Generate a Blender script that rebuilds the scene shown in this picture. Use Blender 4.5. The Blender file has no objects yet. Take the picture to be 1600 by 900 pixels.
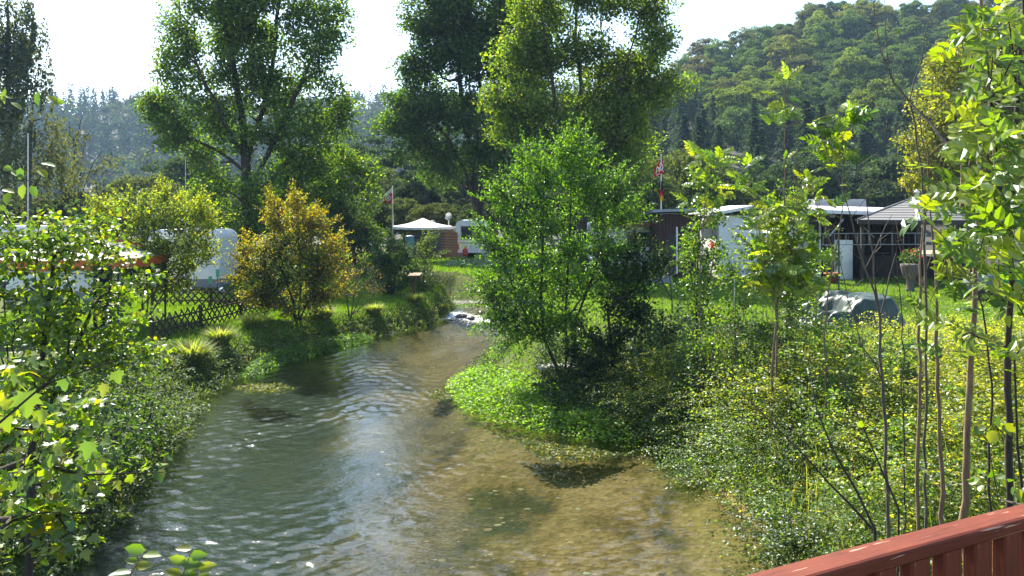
import bpy, math, random
import numpy as np
from mathutils import Vector

# ------------------------------------------------------------------ camera, sky, sun, exposure
scene = bpy.context.scene
EYE, FPX, HOR = 4.0, 1256.0, 330.0          # eye height over the water, focal length and horizon row of the 1600x900 photograph
cam_data = bpy.data.cameras.new("camera")
cam = bpy.data.objects.new("camera", cam_data)
scene.collection.objects.link(cam)
cam.location = (0, 0, EYE)
cam.rotation_euler = (math.radians(90), 0, 0)
cam_data.sensor_width = 36.0
cam_data.lens = 36.0 * FPX / 1600.0
cam_data.shift_y = -(450.0 - HOR) / 1600.0
cam_data.clip_start = 0.05
cam_data.clip_end = 6000
scene.camera = cam

SUN_AZ, SUN_EL = math.radians(-28), math.radians(47)     # ahead and a little to the left
world = bpy.data.worlds.new("World")
scene.world = world
world.use_nodes = True
wn = world.node_tree
sky = wn.nodes.new("ShaderNodeTexSky")
sky.sky_type = 'NISHITA'
sky.sun_disc = False
sky.sun_elevation = SUN_EL
sky.sun_rotation = SUN_AZ
sky.air_density = 1.0
sky.dust_density = .7
sky.ozone_density = 1.0
wn.links.new(sky.outputs[0], wn.nodes["Background"].inputs[0])
wn.nodes["Background"].inputs[1].default_value = 0.1

sun_data = bpy.data.lights.new("sun", 'SUN')
sun_data.energy = 5.0
sun_data.angle = math.radians(0.5)
sun_data.color = (1.0, 0.93, 0.80)
sun = bpy.data.objects.new("sun", sun_data)
scene.collection.objects.link(sun)
sdir = Vector((math.sin(SUN_AZ) * math.cos(SUN_EL), math.cos(SUN_AZ) * math.cos(SUN_EL), math.sin(SUN_EL)))
sun.rotation_euler = sdir.to_track_quat('Z', 'Y').to_euler()
sun.location = (0, 0, 50)

scene.view_settings.view_transform = 'Standard'
scene.view_settings.look = 'None'
scene.view_settings.exposure = 1.72
scene.view_settings.gamma = 1.0
scene.view_settings.use_curve_mapping = False
cy = scene.cycles
cy.use_denoising = True
cy.max_bounces = 7
cy.diffuse_bounces = 3
cy.glossy_bounces = 3
cy.transmission_bounces = 5
cy.transparent_max_bounces = 8
cy.volume_bounces = 0
cy.caustics_reflective = False
cy.caustics_refractive = False
cy.sample_clamp_indirect = 6.0

# ------------------------------------------------------------------ helpers
rng = np.random.default_rng(7)
COL = scene.collection

def P(px, py, Y):
    """pixel of the photograph at distance Y -> world point"""
    return np.array([(px - 800.0) / FPX * Y, Y, EYE - (py - HOR) / FPX * Y])

def tag(o, label=None, cat=None, group=None, kind=None):
    if label: o["label"] = label
    if cat: o["category"] = cat
    if group: o["group"] = group
    if kind: o["kind"] = kind
    return o

class G:
    """collects geometry; build() links it as ONE mesh object"""
    def __init__(self):
        self.V, self.F, self.C, self.n, self.col = [], [], [], 0, False
    def add(self, V, F, c=None):
        V = np.asarray(V, float).reshape(-1, 3)
        if isinstance(F, (list, tuple)) and len(F) and not np.isscalar(F[0]) and len({len(f) for f in F}) > 1:
            for k in sorted({len(f) for f in F}):
                sub = np.array([f for f in F if len(f) == k], int)
                self.F.append(sub + self.n); self.C.append(np.ones((len(sub), 3)))
        else:
            F = np.asarray(F, int)
            self.F.append(F + self.n)
            if c is None: self.C.append(np.ones((len(F), 3)))
            else:
                self.C.append(np.broadcast_to(np.asarray(c, float), (len(F), 3))); self.col = True
        self.V.append(V); self.n += len(V)
        return self
    def mesh(self, name, mat=None, smooth=False, off=None):
        V = np.concatenate(self.V)
        if off is not None: V = V - np.asarray(off, float)
        me = bpy.data.meshes.new(name)
        me.vertices.add(len(V))
        me.vertices.foreach_set("co", V.astype(np.float32).ravel())
        loops = np.concatenate([f.ravel() for f in self.F]).astype(np.int32)
        cnt = np.concatenate([np.full(len(f), f.shape[1]) for f in self.F])
        start = np.concatenate([[0], np.cumsum(cnt)[:-1]]).astype(np.int32)
        me.loops.add(len(loops)); me.loops.foreach_set("vertex_index", loops)
        me.polygons.add(len(cnt)); me.polygons.foreach_set("loop_start", start)
        me.update(calc_edges=True)
        me.polygons.foreach_set("use_smooth", np.full(len(cnt), bool(smooth)))
        if self.col:
            a = me.attributes.new("tint", 'FLOAT_COLOR', 'FACE')
            C = np.concatenate(self.C)
            a.data.foreach_set("color", np.concatenate([C, np.ones((len(C), 1))], 1).astype(np.float32).ravel())
        if mat is not None: me.materials.append(mat)
        return me
    def build(self, name, mat=None, parent=None, smooth=False, off=None):
        if off is None and parent is not None:
            q = parent
            while q.parent is not None: q = q.parent
            off = ORIG.get(q.name, (0, 0, 0))
        o = bpy.data.objects.new(name, self.mesh(name, mat, smooth, off))
        COL.objects.link(o)
        if parent is not None: o.parent = parent
        return o

ORIG = {}
def thing(name, label, cat, loc, group=None, kind=None):
    """an Empty at a thing's base; parts are given in world coordinates"""
    o = bpy.data.objects.new(name, None)
    COL.objects.link(o)
    o.location = tuple(float(v) for v in loc)
    o.empty_display_size = 0.2
    ORIG[o.name] = np.array(loc, float)
    return tag(o, label, cat, group, kind)

def place(name, me, parent, M3, pos, color=None):
    """a piece sharing mesh data: M3 = 3x3 matrix, pos = world position"""
    o = bpy.data.objects.new(name, me)
    COL.objects.link(o)
    p = np.asarray(pos, float)
    if parent is not None:
        base = np.zeros(3); q = parent
        while q is not None:
            base = base + np.array(q.location); q = q.parent
        o.parent = parent; p = p - base
    M = [[M3[0][0], M3[0][1], M3[0][2], p[0]], [M3[1][0], M3[1][1], M3[1][2], p[1]], [M3[2][0], M3[2][1], M3[2][2], p[2]], [0, 0, 0, 1]]
    from mathutils import Matrix
    o.matrix_basis = Matrix(M)
    if color is not None: o.color = (*color, 1)
    return o

def box(g, x0, x1, y0, y1, z0, z1, rz=0.0, c=None, bev=0.0):
    cx, cy_, cz = (x0 + x1) / 2, (y0 + y1) / 2, (z0 + z1) / 2
    hx, hy, hz = abs(x1 - x0) / 2, abs(y1 - y0) / 2, abs(z1 - z0) / 2
    V = np.array([[sx * hx, sy * hy, sz * hz] for sz in (-1, 1) for sy in (-1, 1) for sx in (-1, 1)])
    if rz:
        ca, sa = math.cos(rz), math.sin(rz)
        V = V @ np.array([[ca, sa, 0], [-sa, ca, 0], [0, 0, 1]])
    g.add(V + (cx, cy_, cz), [[0, 2, 3, 1], [4, 5, 7, 6], [0, 1, 5, 4], [2, 6, 7, 3], [0, 4, 6, 2], [1, 3, 7, 5]], c)
    return g

def tube(g, pts, r, n=7, cap=True):
    pts = np.asarray(pts, float); m = len(pts)
    r = np.broadcast_to(np.asarray(r, float), (m,)) if np.ndim(r) == 0 or len(np.atleast_1d(r)) == m else np.linspace(r[0], r[-1], m)
    d = np.gradient(pts, axis=0); d /= np.linalg.norm(d, axis=1)[:, None] + 1e-9
    ref = np.array([0.0, 0.0, 1.0]) if abs(d[:, 2]).mean() < 0.8 else np.array([1.0, 0.0, 0.0])
    u = np.cross(d, ref); u /= np.linalg.norm(u, axis=1)[:, None] + 1e-9
    w = np.cross(d, u)
    a = np.linspace(0, 2 * math.pi, n, endpoint=False)
    V = pts[:, None] + r[:, None, None] * (np.cos(a)[None, :, None] * u[:, None] + np.sin(a)[None, :, None] * w[:, None])
    i = np.arange(n); j = (i + 1) % n
    F = np.concatenate([np.stack([k * n + i, k * n + j, (k + 1) * n + j, (k + 1) * n + i], 1) for k in range(m - 1)])
    g.add(V.reshape(-1, 3), F)
    if cap:
        g.add(V[-1], [list(range(n))]); g.add(V[0], [list(range(n))[::-1]])
    return g

def sticks(g, A, B, ra, rb, n=5):
    A, B = np.asarray(A, float), np.asarray(B, float); m = len(A)
    d = B - A; d /= np.linalg.norm(d, axis=1)[:, None] + 1e-9
    ref = np.where(np.abs(d[:, 2:3]) < 0.9, np.array([[0, 0, 1.0]]), np.array([[1.0, 0, 0]]))
    u = np.cross(d, ref); u /= np.linalg.norm(u, axis=1)[:, None] + 1e-9
    w = np.cross(d, u)
    a = np.linspace(0, 2 * math.pi, n, endpoint=False)
    ring = np.cos(a)[None, :, None] * u[:, None] + np.sin(a)[None, :, None] * w[:, None]
    V = np.concatenate([A[:, None] + np.asarray(ra)[:, None, None] * ring, B[:, None] + np.asarray(rb)[:, None, None] * ring], 1)
    i = np.arange(n); j = (i + 1) % n
    f = np.stack([i, j, n + j, n + i], 1)
    g.add(V.reshape(-1, 3), (f[None] + (np.arange(m) * 2 * n)[:, None, None]).reshape(-1, 4))
    return g

def lathe(g, prof, c, n=16):
    prof = np.asarray(prof, float); m = len(prof)
    a = np.linspace(0, 2 * math.pi, n, endpoint=False)
    V = np.stack([prof[:, None, 0] * np.cos(a), prof[:, None, 0] * np.sin(a), np.repeat(prof[:, 1:2], n, 1)], -1) + np.asarray(c)
    i = np.arange(n); j = (i + 1) % n
    F = np.concatenate([np.stack([k * n + i, k * n + j, (k + 1) * n + j, (k + 1) * n + i], 1) for k in range(m - 1)])
    g.add(V.reshape(-1, 3), F)
    return g

def norm(v): return v / (np.linalg.norm(v, axis=-1, keepdims=True) + 1e-9)

def frames(d, nrm):
    """3x3 matrices with columns x, y=d, z~nrm"""
    y = norm(d); x = norm(np.cross(y, nrm)); z = np.cross(x, y)
    return np.stack([x, y, z], -1)

# leaf templates: base at the origin, along +Y, face +Z
KITE = (np.array([[0, 0, 0], [.36, .48, .07], [0, 1, -.06], [-.36, .48, .07]]), np.array([[0, 1, 2, 3]]))
OVAL = (np.array([[0, 0, 0], [.27, .28, .07], [.24, .66, .06], [0, 1.02, -.08], [-.24, .66, .06], [-.27, .28, .07]]), np.array([[0, 1, 2, 3], [0, 3, 4, 5]]))
NARROW = (np.array([[0, 0, 0], [.11, .45, .03], [0, 1, -.1], [-.11, .45, .03]]), np.array([[0, 1, 2, 3]]))
def _maple():
    half = [(.0, .0), (.10, .02), (.34, -.10), (.30, .08), (.58, .20), (.42, .30), (.62, .58), (.36, .52), (.26, .60), (.20, .84), (.0, 1.04)]
    out = half + [(-x, y) for x, y in half[-2:0:-1]]
    V = np.array([[x, y, .16 * abs(x) - .10 * (y - .3) ** 2] for x, y in out] + [[0, .32, 0]])
    n = len(out); c = n
    return V, np.array([[c, i, (i + 1) % n] for i in range(n)])
MAPLE = _maple()

def scatter(g, tmpl, M, pos, size, col):
    V, F = tmpl; N = len(pos); k = len(V)
    W = np.einsum('nij,kj->nki', M, V) * np.asarray(size).reshape(-1, 1, 1) + pos[:, None]
    FF = (F[None] + (np.arange(N) * k)[:, None, None]).reshape(-1, F.shape[1])
    g.add(W.reshape(-1, 3), FF, np.repeat(col, len(F), 0))
    return g

def rand_dirs(n, r=None):
    r = r or rng
    return norm(r.normal(size=(n, 3)))

def pal(cols, n, jit=0.18):
    w = np.array([c[0] for c in cols], float); w /= w.sum()
    C = np.array([c[1] for c in cols], float)[rng.choice(len(cols), n, p=w)]
    return np.clip(C * (1 + jit * rng.normal(size=(n, 1))) * (1 + .06 * rng.normal(size=(n, 3))), .003, .9)

def blob(n, c, rad, flat=.7):
    d = rand_dirs(n) * (rng.random((n, 1)) ** .45) * rad
    d[:, 2] *= flat
    return c + d

# value noise
_NT = rng.random((64, 64))
def vnoise(x, y):
    x = np.asarray(x, float); y = np.asarray(y, float)
    xi, yi = np.floor(x).astype(int), np.floor(y).astype(int)
    fx, fy = x - xi, y - yi
    fx, fy = fx * fx * (3 - 2 * fx), fy * fy * (3 - 2 * fy)
    a, b = _NT[xi % 64, yi % 64], _NT[(xi + 1) % 64, yi % 64]
    c, d = _NT[xi % 64, (yi + 1) % 64], _NT[(xi + 1) % 64, (yi + 1) % 64]
    return (a * (1 - fx) + b * fx) * (1 - fy) + (c * (1 - fx) + d * fx) * fy
def fbm(x, y, o=3):
    return sum(vnoise(x * 2 ** k + 17 * k, y * 2 ** k - 9 * k) * .5 ** (k + 1) for k in range(o)) / (1 - .5 ** o)
def sstep(a, b, x):
    t = np.clip((np.asarray(x, float) - a) / (b - a), 0, 1); return t * t * (3 - 2 * t)

# ------------------------------------------------------------------ materials
def _new(name):
    m = bpy.data.materials.new(name); m.use_nodes = True
    nt = m.node_tree; b = nt.nodes["Principled BSDF"]
    return m, nt, b
def _n(nt, t, **kw):
    nd = nt.nodes.new(t)
    for k, v in kw.items():
        if k in nd.inputs: nd.inputs[k].default_value = v
        else: setattr(nd, k, v)
    return nd

def surf(name, c1, c2=None, scale=6.0, rough=.6, bump=.0, metal=0.0, stretch=(1, 1, 1), detail=5, lo=.35, hi=.65, spec=.5):
    """Principled with noise between two real colours and fine relief"""
    m, nt, b = _new(name)
    b.inputs["Roughness"].default_value = rough
    b.inputs["Metallic"].default_value = metal
    b.inputs["Specular IOR Level"].default_value = spec
    tc = _n(nt, "ShaderNodeTexCoord"); mp = _n(nt, "ShaderNodeMapping")
    mp.inputs["Scale"].default_value = stretch
    nt.links.new(tc.outputs["Object"], mp.inputs[0])
    no = _n(nt, "ShaderNodeTexNoise", Scale=scale, Detail=detail, Roughness=.62)
    nt.links.new(mp.outputs[0], no.inputs["Vector"])
    rp = _n(nt, "ShaderNodeValToRGB")
    c2 = c2 or tuple(v * .72 for v in c1)
    rp.color_ramp.elements[0].position = lo; rp.color_ramp.elements[0].color = (*c1, 1)
    rp.color_ramp.elements[1].position = hi; rp.color_ramp.elements[1].color = (*c2, 1)
    nt.links.new(no.outputs[0], rp.inputs[0]); nt.links.new(rp.outputs[0], b.inputs["Base Color"])
    if bump:
        bp = _n(nt, "ShaderNodeBump", Strength=bump, Distance=.02)
        nt.links.new(no.outputs[0], bp.inputs["Height"]); nt.links.new(bp.outputs[0], b.inputs["Normal"])
    return m

def leaf_mat(name, trans=.5, gloss=.10, rough=.38, tcol=(1.75, 1.6, .55)):
    """thin leaf: diffuse + light coming through + a waxy sheen; colour from the leaf's own tint and the object colour"""
    m = bpy.data.materials.new(name); m.use_nodes = True
    nt = m.node_tree; nt.nodes.clear()
    out = _n(nt, "ShaderNodeOutputMaterial")
    at = _n(nt, "ShaderNodeAttribute", attribute_name="tint")
    oi = _n(nt, "ShaderNodeObjectInfo")
    mul = _n(nt, "ShaderNodeMix", data_type='RGBA', blend_type='MULTIPLY'); mul.inputs[0].default_value = 1
    nt.links.new(at.outputs["Color"], mul.inputs[6]); nt.links.new(oi.outputs["Color"], mul.inputs[7])
    t2 = _n(nt, "ShaderNodeMix", data_type='RGBA', blend_type='MULTIPLY'); t2.inputs[0].default_value = 1
    nt.links.new(mul.outputs[2], t2.inputs[6]); t2.inputs[7].default_value = (*tcol, 1)
    di = _n(nt, "ShaderNodeBsdfDiffuse"); tr = _n(nt, "ShaderNodeBsdfTranslucent")
    nt.links.new(mul.outputs[2], di.inputs[0]); nt.links.new(t2.outputs[2], tr.inputs[0])
    mx = _n(nt, "ShaderNodeMixShader"); mx.inputs[0].default_value = trans
    nt.links.new(di.outputs[0], mx.inputs[1]); nt.links.new(tr.outputs[0], mx.inputs[2])
    gl = _n(nt, "ShaderNodeBsdfGlossy"); gl.inputs["Roughness"].default_value = rough
    gl.inputs["Color"].default_value = (.9, .95, 1, 1)
    mg = _n(nt, "ShaderNodeMixShader"); mg.inputs[0].default_value = gloss
    nt.links.new(mx.outputs[0], mg.inputs[1]); nt.links.new(gl.outputs[0], mg.inputs[2])
    nt.links.new(mg.outputs[0], out.inputs[0])
    return m

LEAF = leaf_mat("leaf", trans=.56, gloss=.035, rough=.42, tcol=(2.0, 2.1, .4))
LEAF_DULL = leaf_mat("leaf_dull", trans=.45, gloss=.025, rough=.5)
LEAF_FAR = leaf_mat("leaf_far", trans=.42, gloss=.015, rough=.6, tcol=(1.75, 1.8, .55))
LEAF_SHINY = leaf_mat("leaf_shiny", trans=.56, gloss=.045, rough=.36, tcol=(2.0, 2.1, .35))
GRASS = leaf_mat("grass_blade", trans=.5, gloss=.02, rough=.5, tcol=(1.9, 2.0, .4))
BARK = surf("bark", (.055, .042, .03), (.022, .018, .014), scale=9, rough=.9, bump=.6, stretch=(1, 1, .25))
BARK_GREY = surf("bark_grey", (.13, .11, .085), (.055, .045, .035), scale=14, rough=.85, bump=.5, stretch=(1, 1, .3))
BARK_TAN = surf("bark_tan", (.24, .16, .09), (.11, .075, .042), scale=18, rough=.8, bump=.4, stretch=(1, 1, .3))
# ------------------------------------------------------------------ river outline and land heights
LEFT_BANK = [(-4.4, -14), (-4.6, 0), (-4.9, 8.8), (-5.44, 11.7), (-5.75, 13.6), (-6.75, 16.8), (-6.85, 18.5), (-6.5, 20.9), (-5.58, 23.4), (-4.5, 25.8), (-3.1, 27.9),
             (-2.35, 30.3), (-2.2, 32.2), (-2.5, 34.2), (-3.6, 36.2), (-6.5, 38.2), (-12, 40.2), (-24, 41.5)]
RIGHT_BANK = [(-24, 45), (-12, 43.6), (-6, 41.4), (-3, 38.9), (-1.7, 36), (-.55, 32), (-.2, 28), (-.4, 24.5), (-.75, 21.5), (-1.15, 19.8), (-1.0, 17.6), (-.2, 15.9),
              (1.1, 14.7), (2.25, 13.9), (2.6, 12.8), (2.75, 11), (2.95, 9), (3.3, 4), (3.4, -14)]
POLY = np.array(LEFT_BANK + RIGHT_BANK, float)

def river_sd(x, y):
    """signed distance to the river's edge, negative on the water"""
    x = np.asarray(x, float); y = np.asarray(y, float)
    d = np.full(x.shape, 1e9); ins = np.zeros(x.shape, bool)
    for (ax, ay), (bx, by) in zip(POLY, np.roll(POLY, -1, 0)):
        ex, ey = bx - ax, by - ay
        t = np.clip(((x - ax) * ex + (y - ay) * ey) / (ex * ex + ey * ey), 0, 1)
        d = np.minimum(d, np.hypot(x - ax - t * ex, y - ay - t * ey))
        c = ((ay > y) != (by > y)) & (x < (bx - ax) * (y - ay) / (by - ay + 1e-12) + ax)
        ins ^= c
    return np.where(ins, -d, d)

def hill_z(x, y):
    """wooded slopes beyond the valley floor"""
    x = np.asarray(x, float); y = np.asarray(y, float)
    u = x / np.maximum(y, 30) * FPX + 800
    uu = np.array([-900, 300, 800, 900, 1000, 1060, 1150, 1250, 1400, 1600, 2600])
    top = np.array([330, 330, 312, 250, 168, 128, 85, 55, 35, 18, 5])
    s = (HOR - np.interp(u, uu, top)) / FPX
    t = np.clip((y - 92) / (235 - 92), 0, 1)
    right = np.minimum(y, 235) * s * (t ** .8)
    right = right + sstep(240, 700, y) * 25 * (s > .02)
    tl = np.array([200, 190, 172, 166, 176, 172, 160, 165, 140, 140])
    ul = np.array([-1500, -400, 90, 250, 380, 520, 620, 800, 1100, 2600])
    sl = (HOR - np.interp(u, ul, tl)) / FPX
    t2 = np.clip((y - 300) / (560 - 300), 0, 1)
    left = np.minimum(y, 560) * sl * (t2 ** .85)
    return np.maximum(right, left)

def land_z(x, y, sd=None):
    x = np.asarray(x, float); y = np.asarray(y, float)
    if sd is None: sd = river_sd(x, y)
    side = sstep(-1.5, 1.5, x - np.interp(y, [0, 14, 20, 30, 36, 40], [0, -1, -3, -2, -4, -9]))     # 0 left bank, 1 right bank
    lvl_l = .72 + .1 * sstep(24, 34, y) + .5 * sstep(38, 60, y)
    lvl_r = 1.0 + .55 * (1 - sstep(5, 14, y)) + .15 * sstep(38, 60, y)
    low = np.exp(-(((x - .8) / 2.0) ** 2 + ((y - 17.2) / 3.2) ** 2))          # the low tongue under the alder
    lvl = lvl_l * (1 - side) + lvl_r * side - .75 * low
    lvl = lvl + (fbm(x * .35, y * .35) - .5) * .18
    wdt = .55 + 1.6 * side * (1 - sstep(18, 30, y)) + .5 * (1 - side)
    up = -.12 + (lvl + .12) * sstep(-.08, 1, sd / wdt)
    deep = .5 - .3 * sstep(-2.0, 2.2, x + .12 * (y - 12)) + .12 * fbm(x * .6, y * .6)
    dn = -.12 - (deep - .12) * sstep(0, 1.5, -sd) + (fbm(x * 2.2, y * 2.2, 2) - .5) * .016
    z = np.where(sd > 0, up, dn)
    return z + np.where(y > 60, hill_z(x, y), 0)

def zl(x, y): return float(land_z(np.array([x]), np.array([y]))[0])

def grid(xs, ys, zf):
    X, Y = np.meshgrid(xs, ys)
    V = np.stack([X.ravel(), Y.ravel(), zf(X.ravel(), Y.ravel())], 1)
    nx, ny = len(xs), len(ys)
    i = (np.arange(ny - 1)[:, None] * nx + np.arange(nx - 1)[None]).ravel()
    return V, np.stack([i, i + 1, i + nx + 1, i + nx], 1)

def ground_mat():
    m, nt, b = _new("earth")
    b.inputs["Roughness"].default_value = .95
    b.inputs["Specular IOR Level"].default_value = .15
    tc = _n(nt, "ShaderNodeTexCoord")
    n1 = _n(nt, "ShaderNodeTexNoise", Scale=.9, Detail=6, Roughness=.6)
    n2 = _n(nt, "ShaderNodeTexNoise", Scale=14, Detail=4, Roughness=.6)
    for n in (n1, n2): nt.links.new(tc.outputs["Object"], n.inputs["Vector"])
    r = _n(nt, "ShaderNodeValToRGB"); e = r.color_ramp.elements
    e[0].position = .3; e[0].color = (.055, .085, .016, 1)
    e[1].position = .7; e[1].color = (.10, .125, .025, 1)
    nt.links.new(n1.outputs[0], r.inputs[0])
    r2 = _n(nt, "ShaderNodeValToRGB"); e = r2.color_ramp.elements
    e[0].position = .35; e[0].color = (.6, .55, .5, 1); e[1].position = .65; e[1].color = (1, 1, 1, 1)
    nt.links.new(n2.outputs[0], r2.inputs[0])
    mu = _n(nt, "ShaderNodeMix", data_type='RGBA', blend_type='MULTIPLY'); mu.inputs[0].default_value = 1
    nt.links.new(r.outputs[0], mu.inputs[6]); nt.links.new(r2.outputs[0], mu.inputs[7])
    # river bed below the water line: ochre gravel, silt and dark weed
    sp = _n(nt, "ShaderNodeSeparateXYZ"); nt.links.new(tc.outputs["Object"], sp.inputs[0])
    vo = _n(nt, "ShaderNodeTexVoronoi", Scale=16.0); nt.links.new(tc.outputs["Object"], vo.inputs["Vector"])
    n3 = _n(nt, "ShaderNodeTexNoise", Scale=.75, Detail=7, Roughness=.68, Distortion=.6)
    mp = _n(nt, "ShaderNodeMapping"); mp.inputs["Scale"].default_value = (1.0, .6, 1)
    nt.links.new(tc.outputs["Object"], mp.inputs[0]); nt.links.new(mp.outputs[0], n3.inputs["Vector"])
    r3 = _n(nt, "ShaderNodeValToRGB"); e = r3.color_ramp.elements
    e[0].position = .36; e[0].color = (.06, .05, .018, 1); e[1].position = .52; e[1].color = (.27, .175, .08, 1)
    x = e.new(.44); x.color = (.18, .115, .045, 1); x = e.new(.66); x.color = (.33, .22, .11, 1)
    nt.links.new(n3.outputs[0], r3.inputs[0])
    r4 = _n(nt, "ShaderNodeValToRGB"); e = r4.color_ramp.elements
    e[0].position = 0; e[0].color = (.55, .52, .48, 1); e[1].position = 1; e[1].color = (1.15, 1.1, 1.0, 1)
    nt.links.new(vo.outputs["Color"], r4.inputs[0])
    mb = _n(nt, "ShaderNodeMix", data_type='RGBA', blend_type='MULTIPLY'); mb.inputs[0].default_value = 1
    # the gravel bar lies on the right; the main channel is floored with dark green silt and weed
    cb = _n(nt, "ShaderNodeVectorMath", operation='DOT_PRODUCT'); nt.links.new(tc.outputs["Object"], cb.inputs[0]); cb.inputs[1].default_value = (1, .17, 0)
    n5 = _n(nt, "ShaderNodeTexNoise", Scale=.5, Detail=5, Roughness=.6); nt.links.new(tc.outputs["Object"], n5.inputs["Vector"])
    ad = _n(nt, "ShaderNodeMath", operation='MULTIPLY_ADD'); nt.links.new(n5.outputs[0], ad.inputs[0]); ad.inputs[1].default_value = 5.0; nt.links.new(cb.outputs["Value"], ad.inputs[2])
    mr5 = _n(nt, "ShaderNodeMapRange"); mr5.inputs[1].default_value = 1.5; mr5.inputs[2].default_value = 4.3; nt.links.new(ad.outputs[0], mr5.inputs[0])
    ch = _n(nt, "ShaderNodeMix", data_type='RGBA'); nt.links.new(mr5.outputs[0], ch.inputs[0]); ch.inputs[6].default_value = (.036, .054, .046, 1); nt.links.new(r3.outputs[0], ch.inputs[7])
    nt.links.new(ch.outputs[2], mb.inputs[6]); nt.links.new(r4.outputs[0], mb.inputs[7])
    mr = _n(nt, "ShaderNodeMapRange"); mr.inputs[1].default_value = -.06; mr.inputs[2].default_value = .10
    nt.links.new(sp.outputs[2], mr.inputs[0])
    fin = _n(nt, "ShaderNodeMix", data_type='RGBA'); nt.links.new(mr.outputs[0], fin.inputs[0])
    nt.links.new(mb.outputs[2], fin.inputs[6]); nt.links.new(mu.outputs[2], fin.inputs[7])
    nt.links.new(fin.outputs[2], b.inputs["Base Color"])
    bp = _n(nt, "ShaderNodeBump", Strength=.5, Distance=.03)
    nt.links.new(vo.outputs["Distance"], bp.inputs["Height"]); nt.links.new(bp.outputs[0], b.inputs["Normal"])
    return m
EARTH = ground_mat()
FOREST_FLOOR = surf("forest_floor", (.018, .026, .011), (.026, .024, .013), scale=.15, rough=.95)

g = G(); V, F = grid(np.arange(-26, 26.01, .2), np.arange(-6, 62.01, .2), land_z); g.add(V, F)
tag(g.build("ground", EARTH, smooth=True), "grassy valley floor with the gravel river bed cut into it", "ground", kind="structure")
g = G()
xs = np.concatenate([np.linspace(-1500, -60, 30), np.linspace(-50, -26, 7)])
for xs_ in (xs, -xs[::-1]):
    V, F = grid(xs_, np.arange(-60, 62.01, 4), lambda x, y: np.full(x.shape, .8)); g.add(V, F)
V, F = grid(np.linspace(-1500, 1500, 231), np.concatenate([np.arange(61.9, 300, 6), np.arange(300, 760, 14), np.linspace(780, 3000, 20)]),
            lambda x, y: np.where(y < 62, 1.0, 1.1 + hill_z(x, y))); g.add(V, F)
tag(g.build("hills", FOREST_FLOOR, smooth=True), "hillsides that close the valley behind the campsite", "hills", kind="structure")

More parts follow.
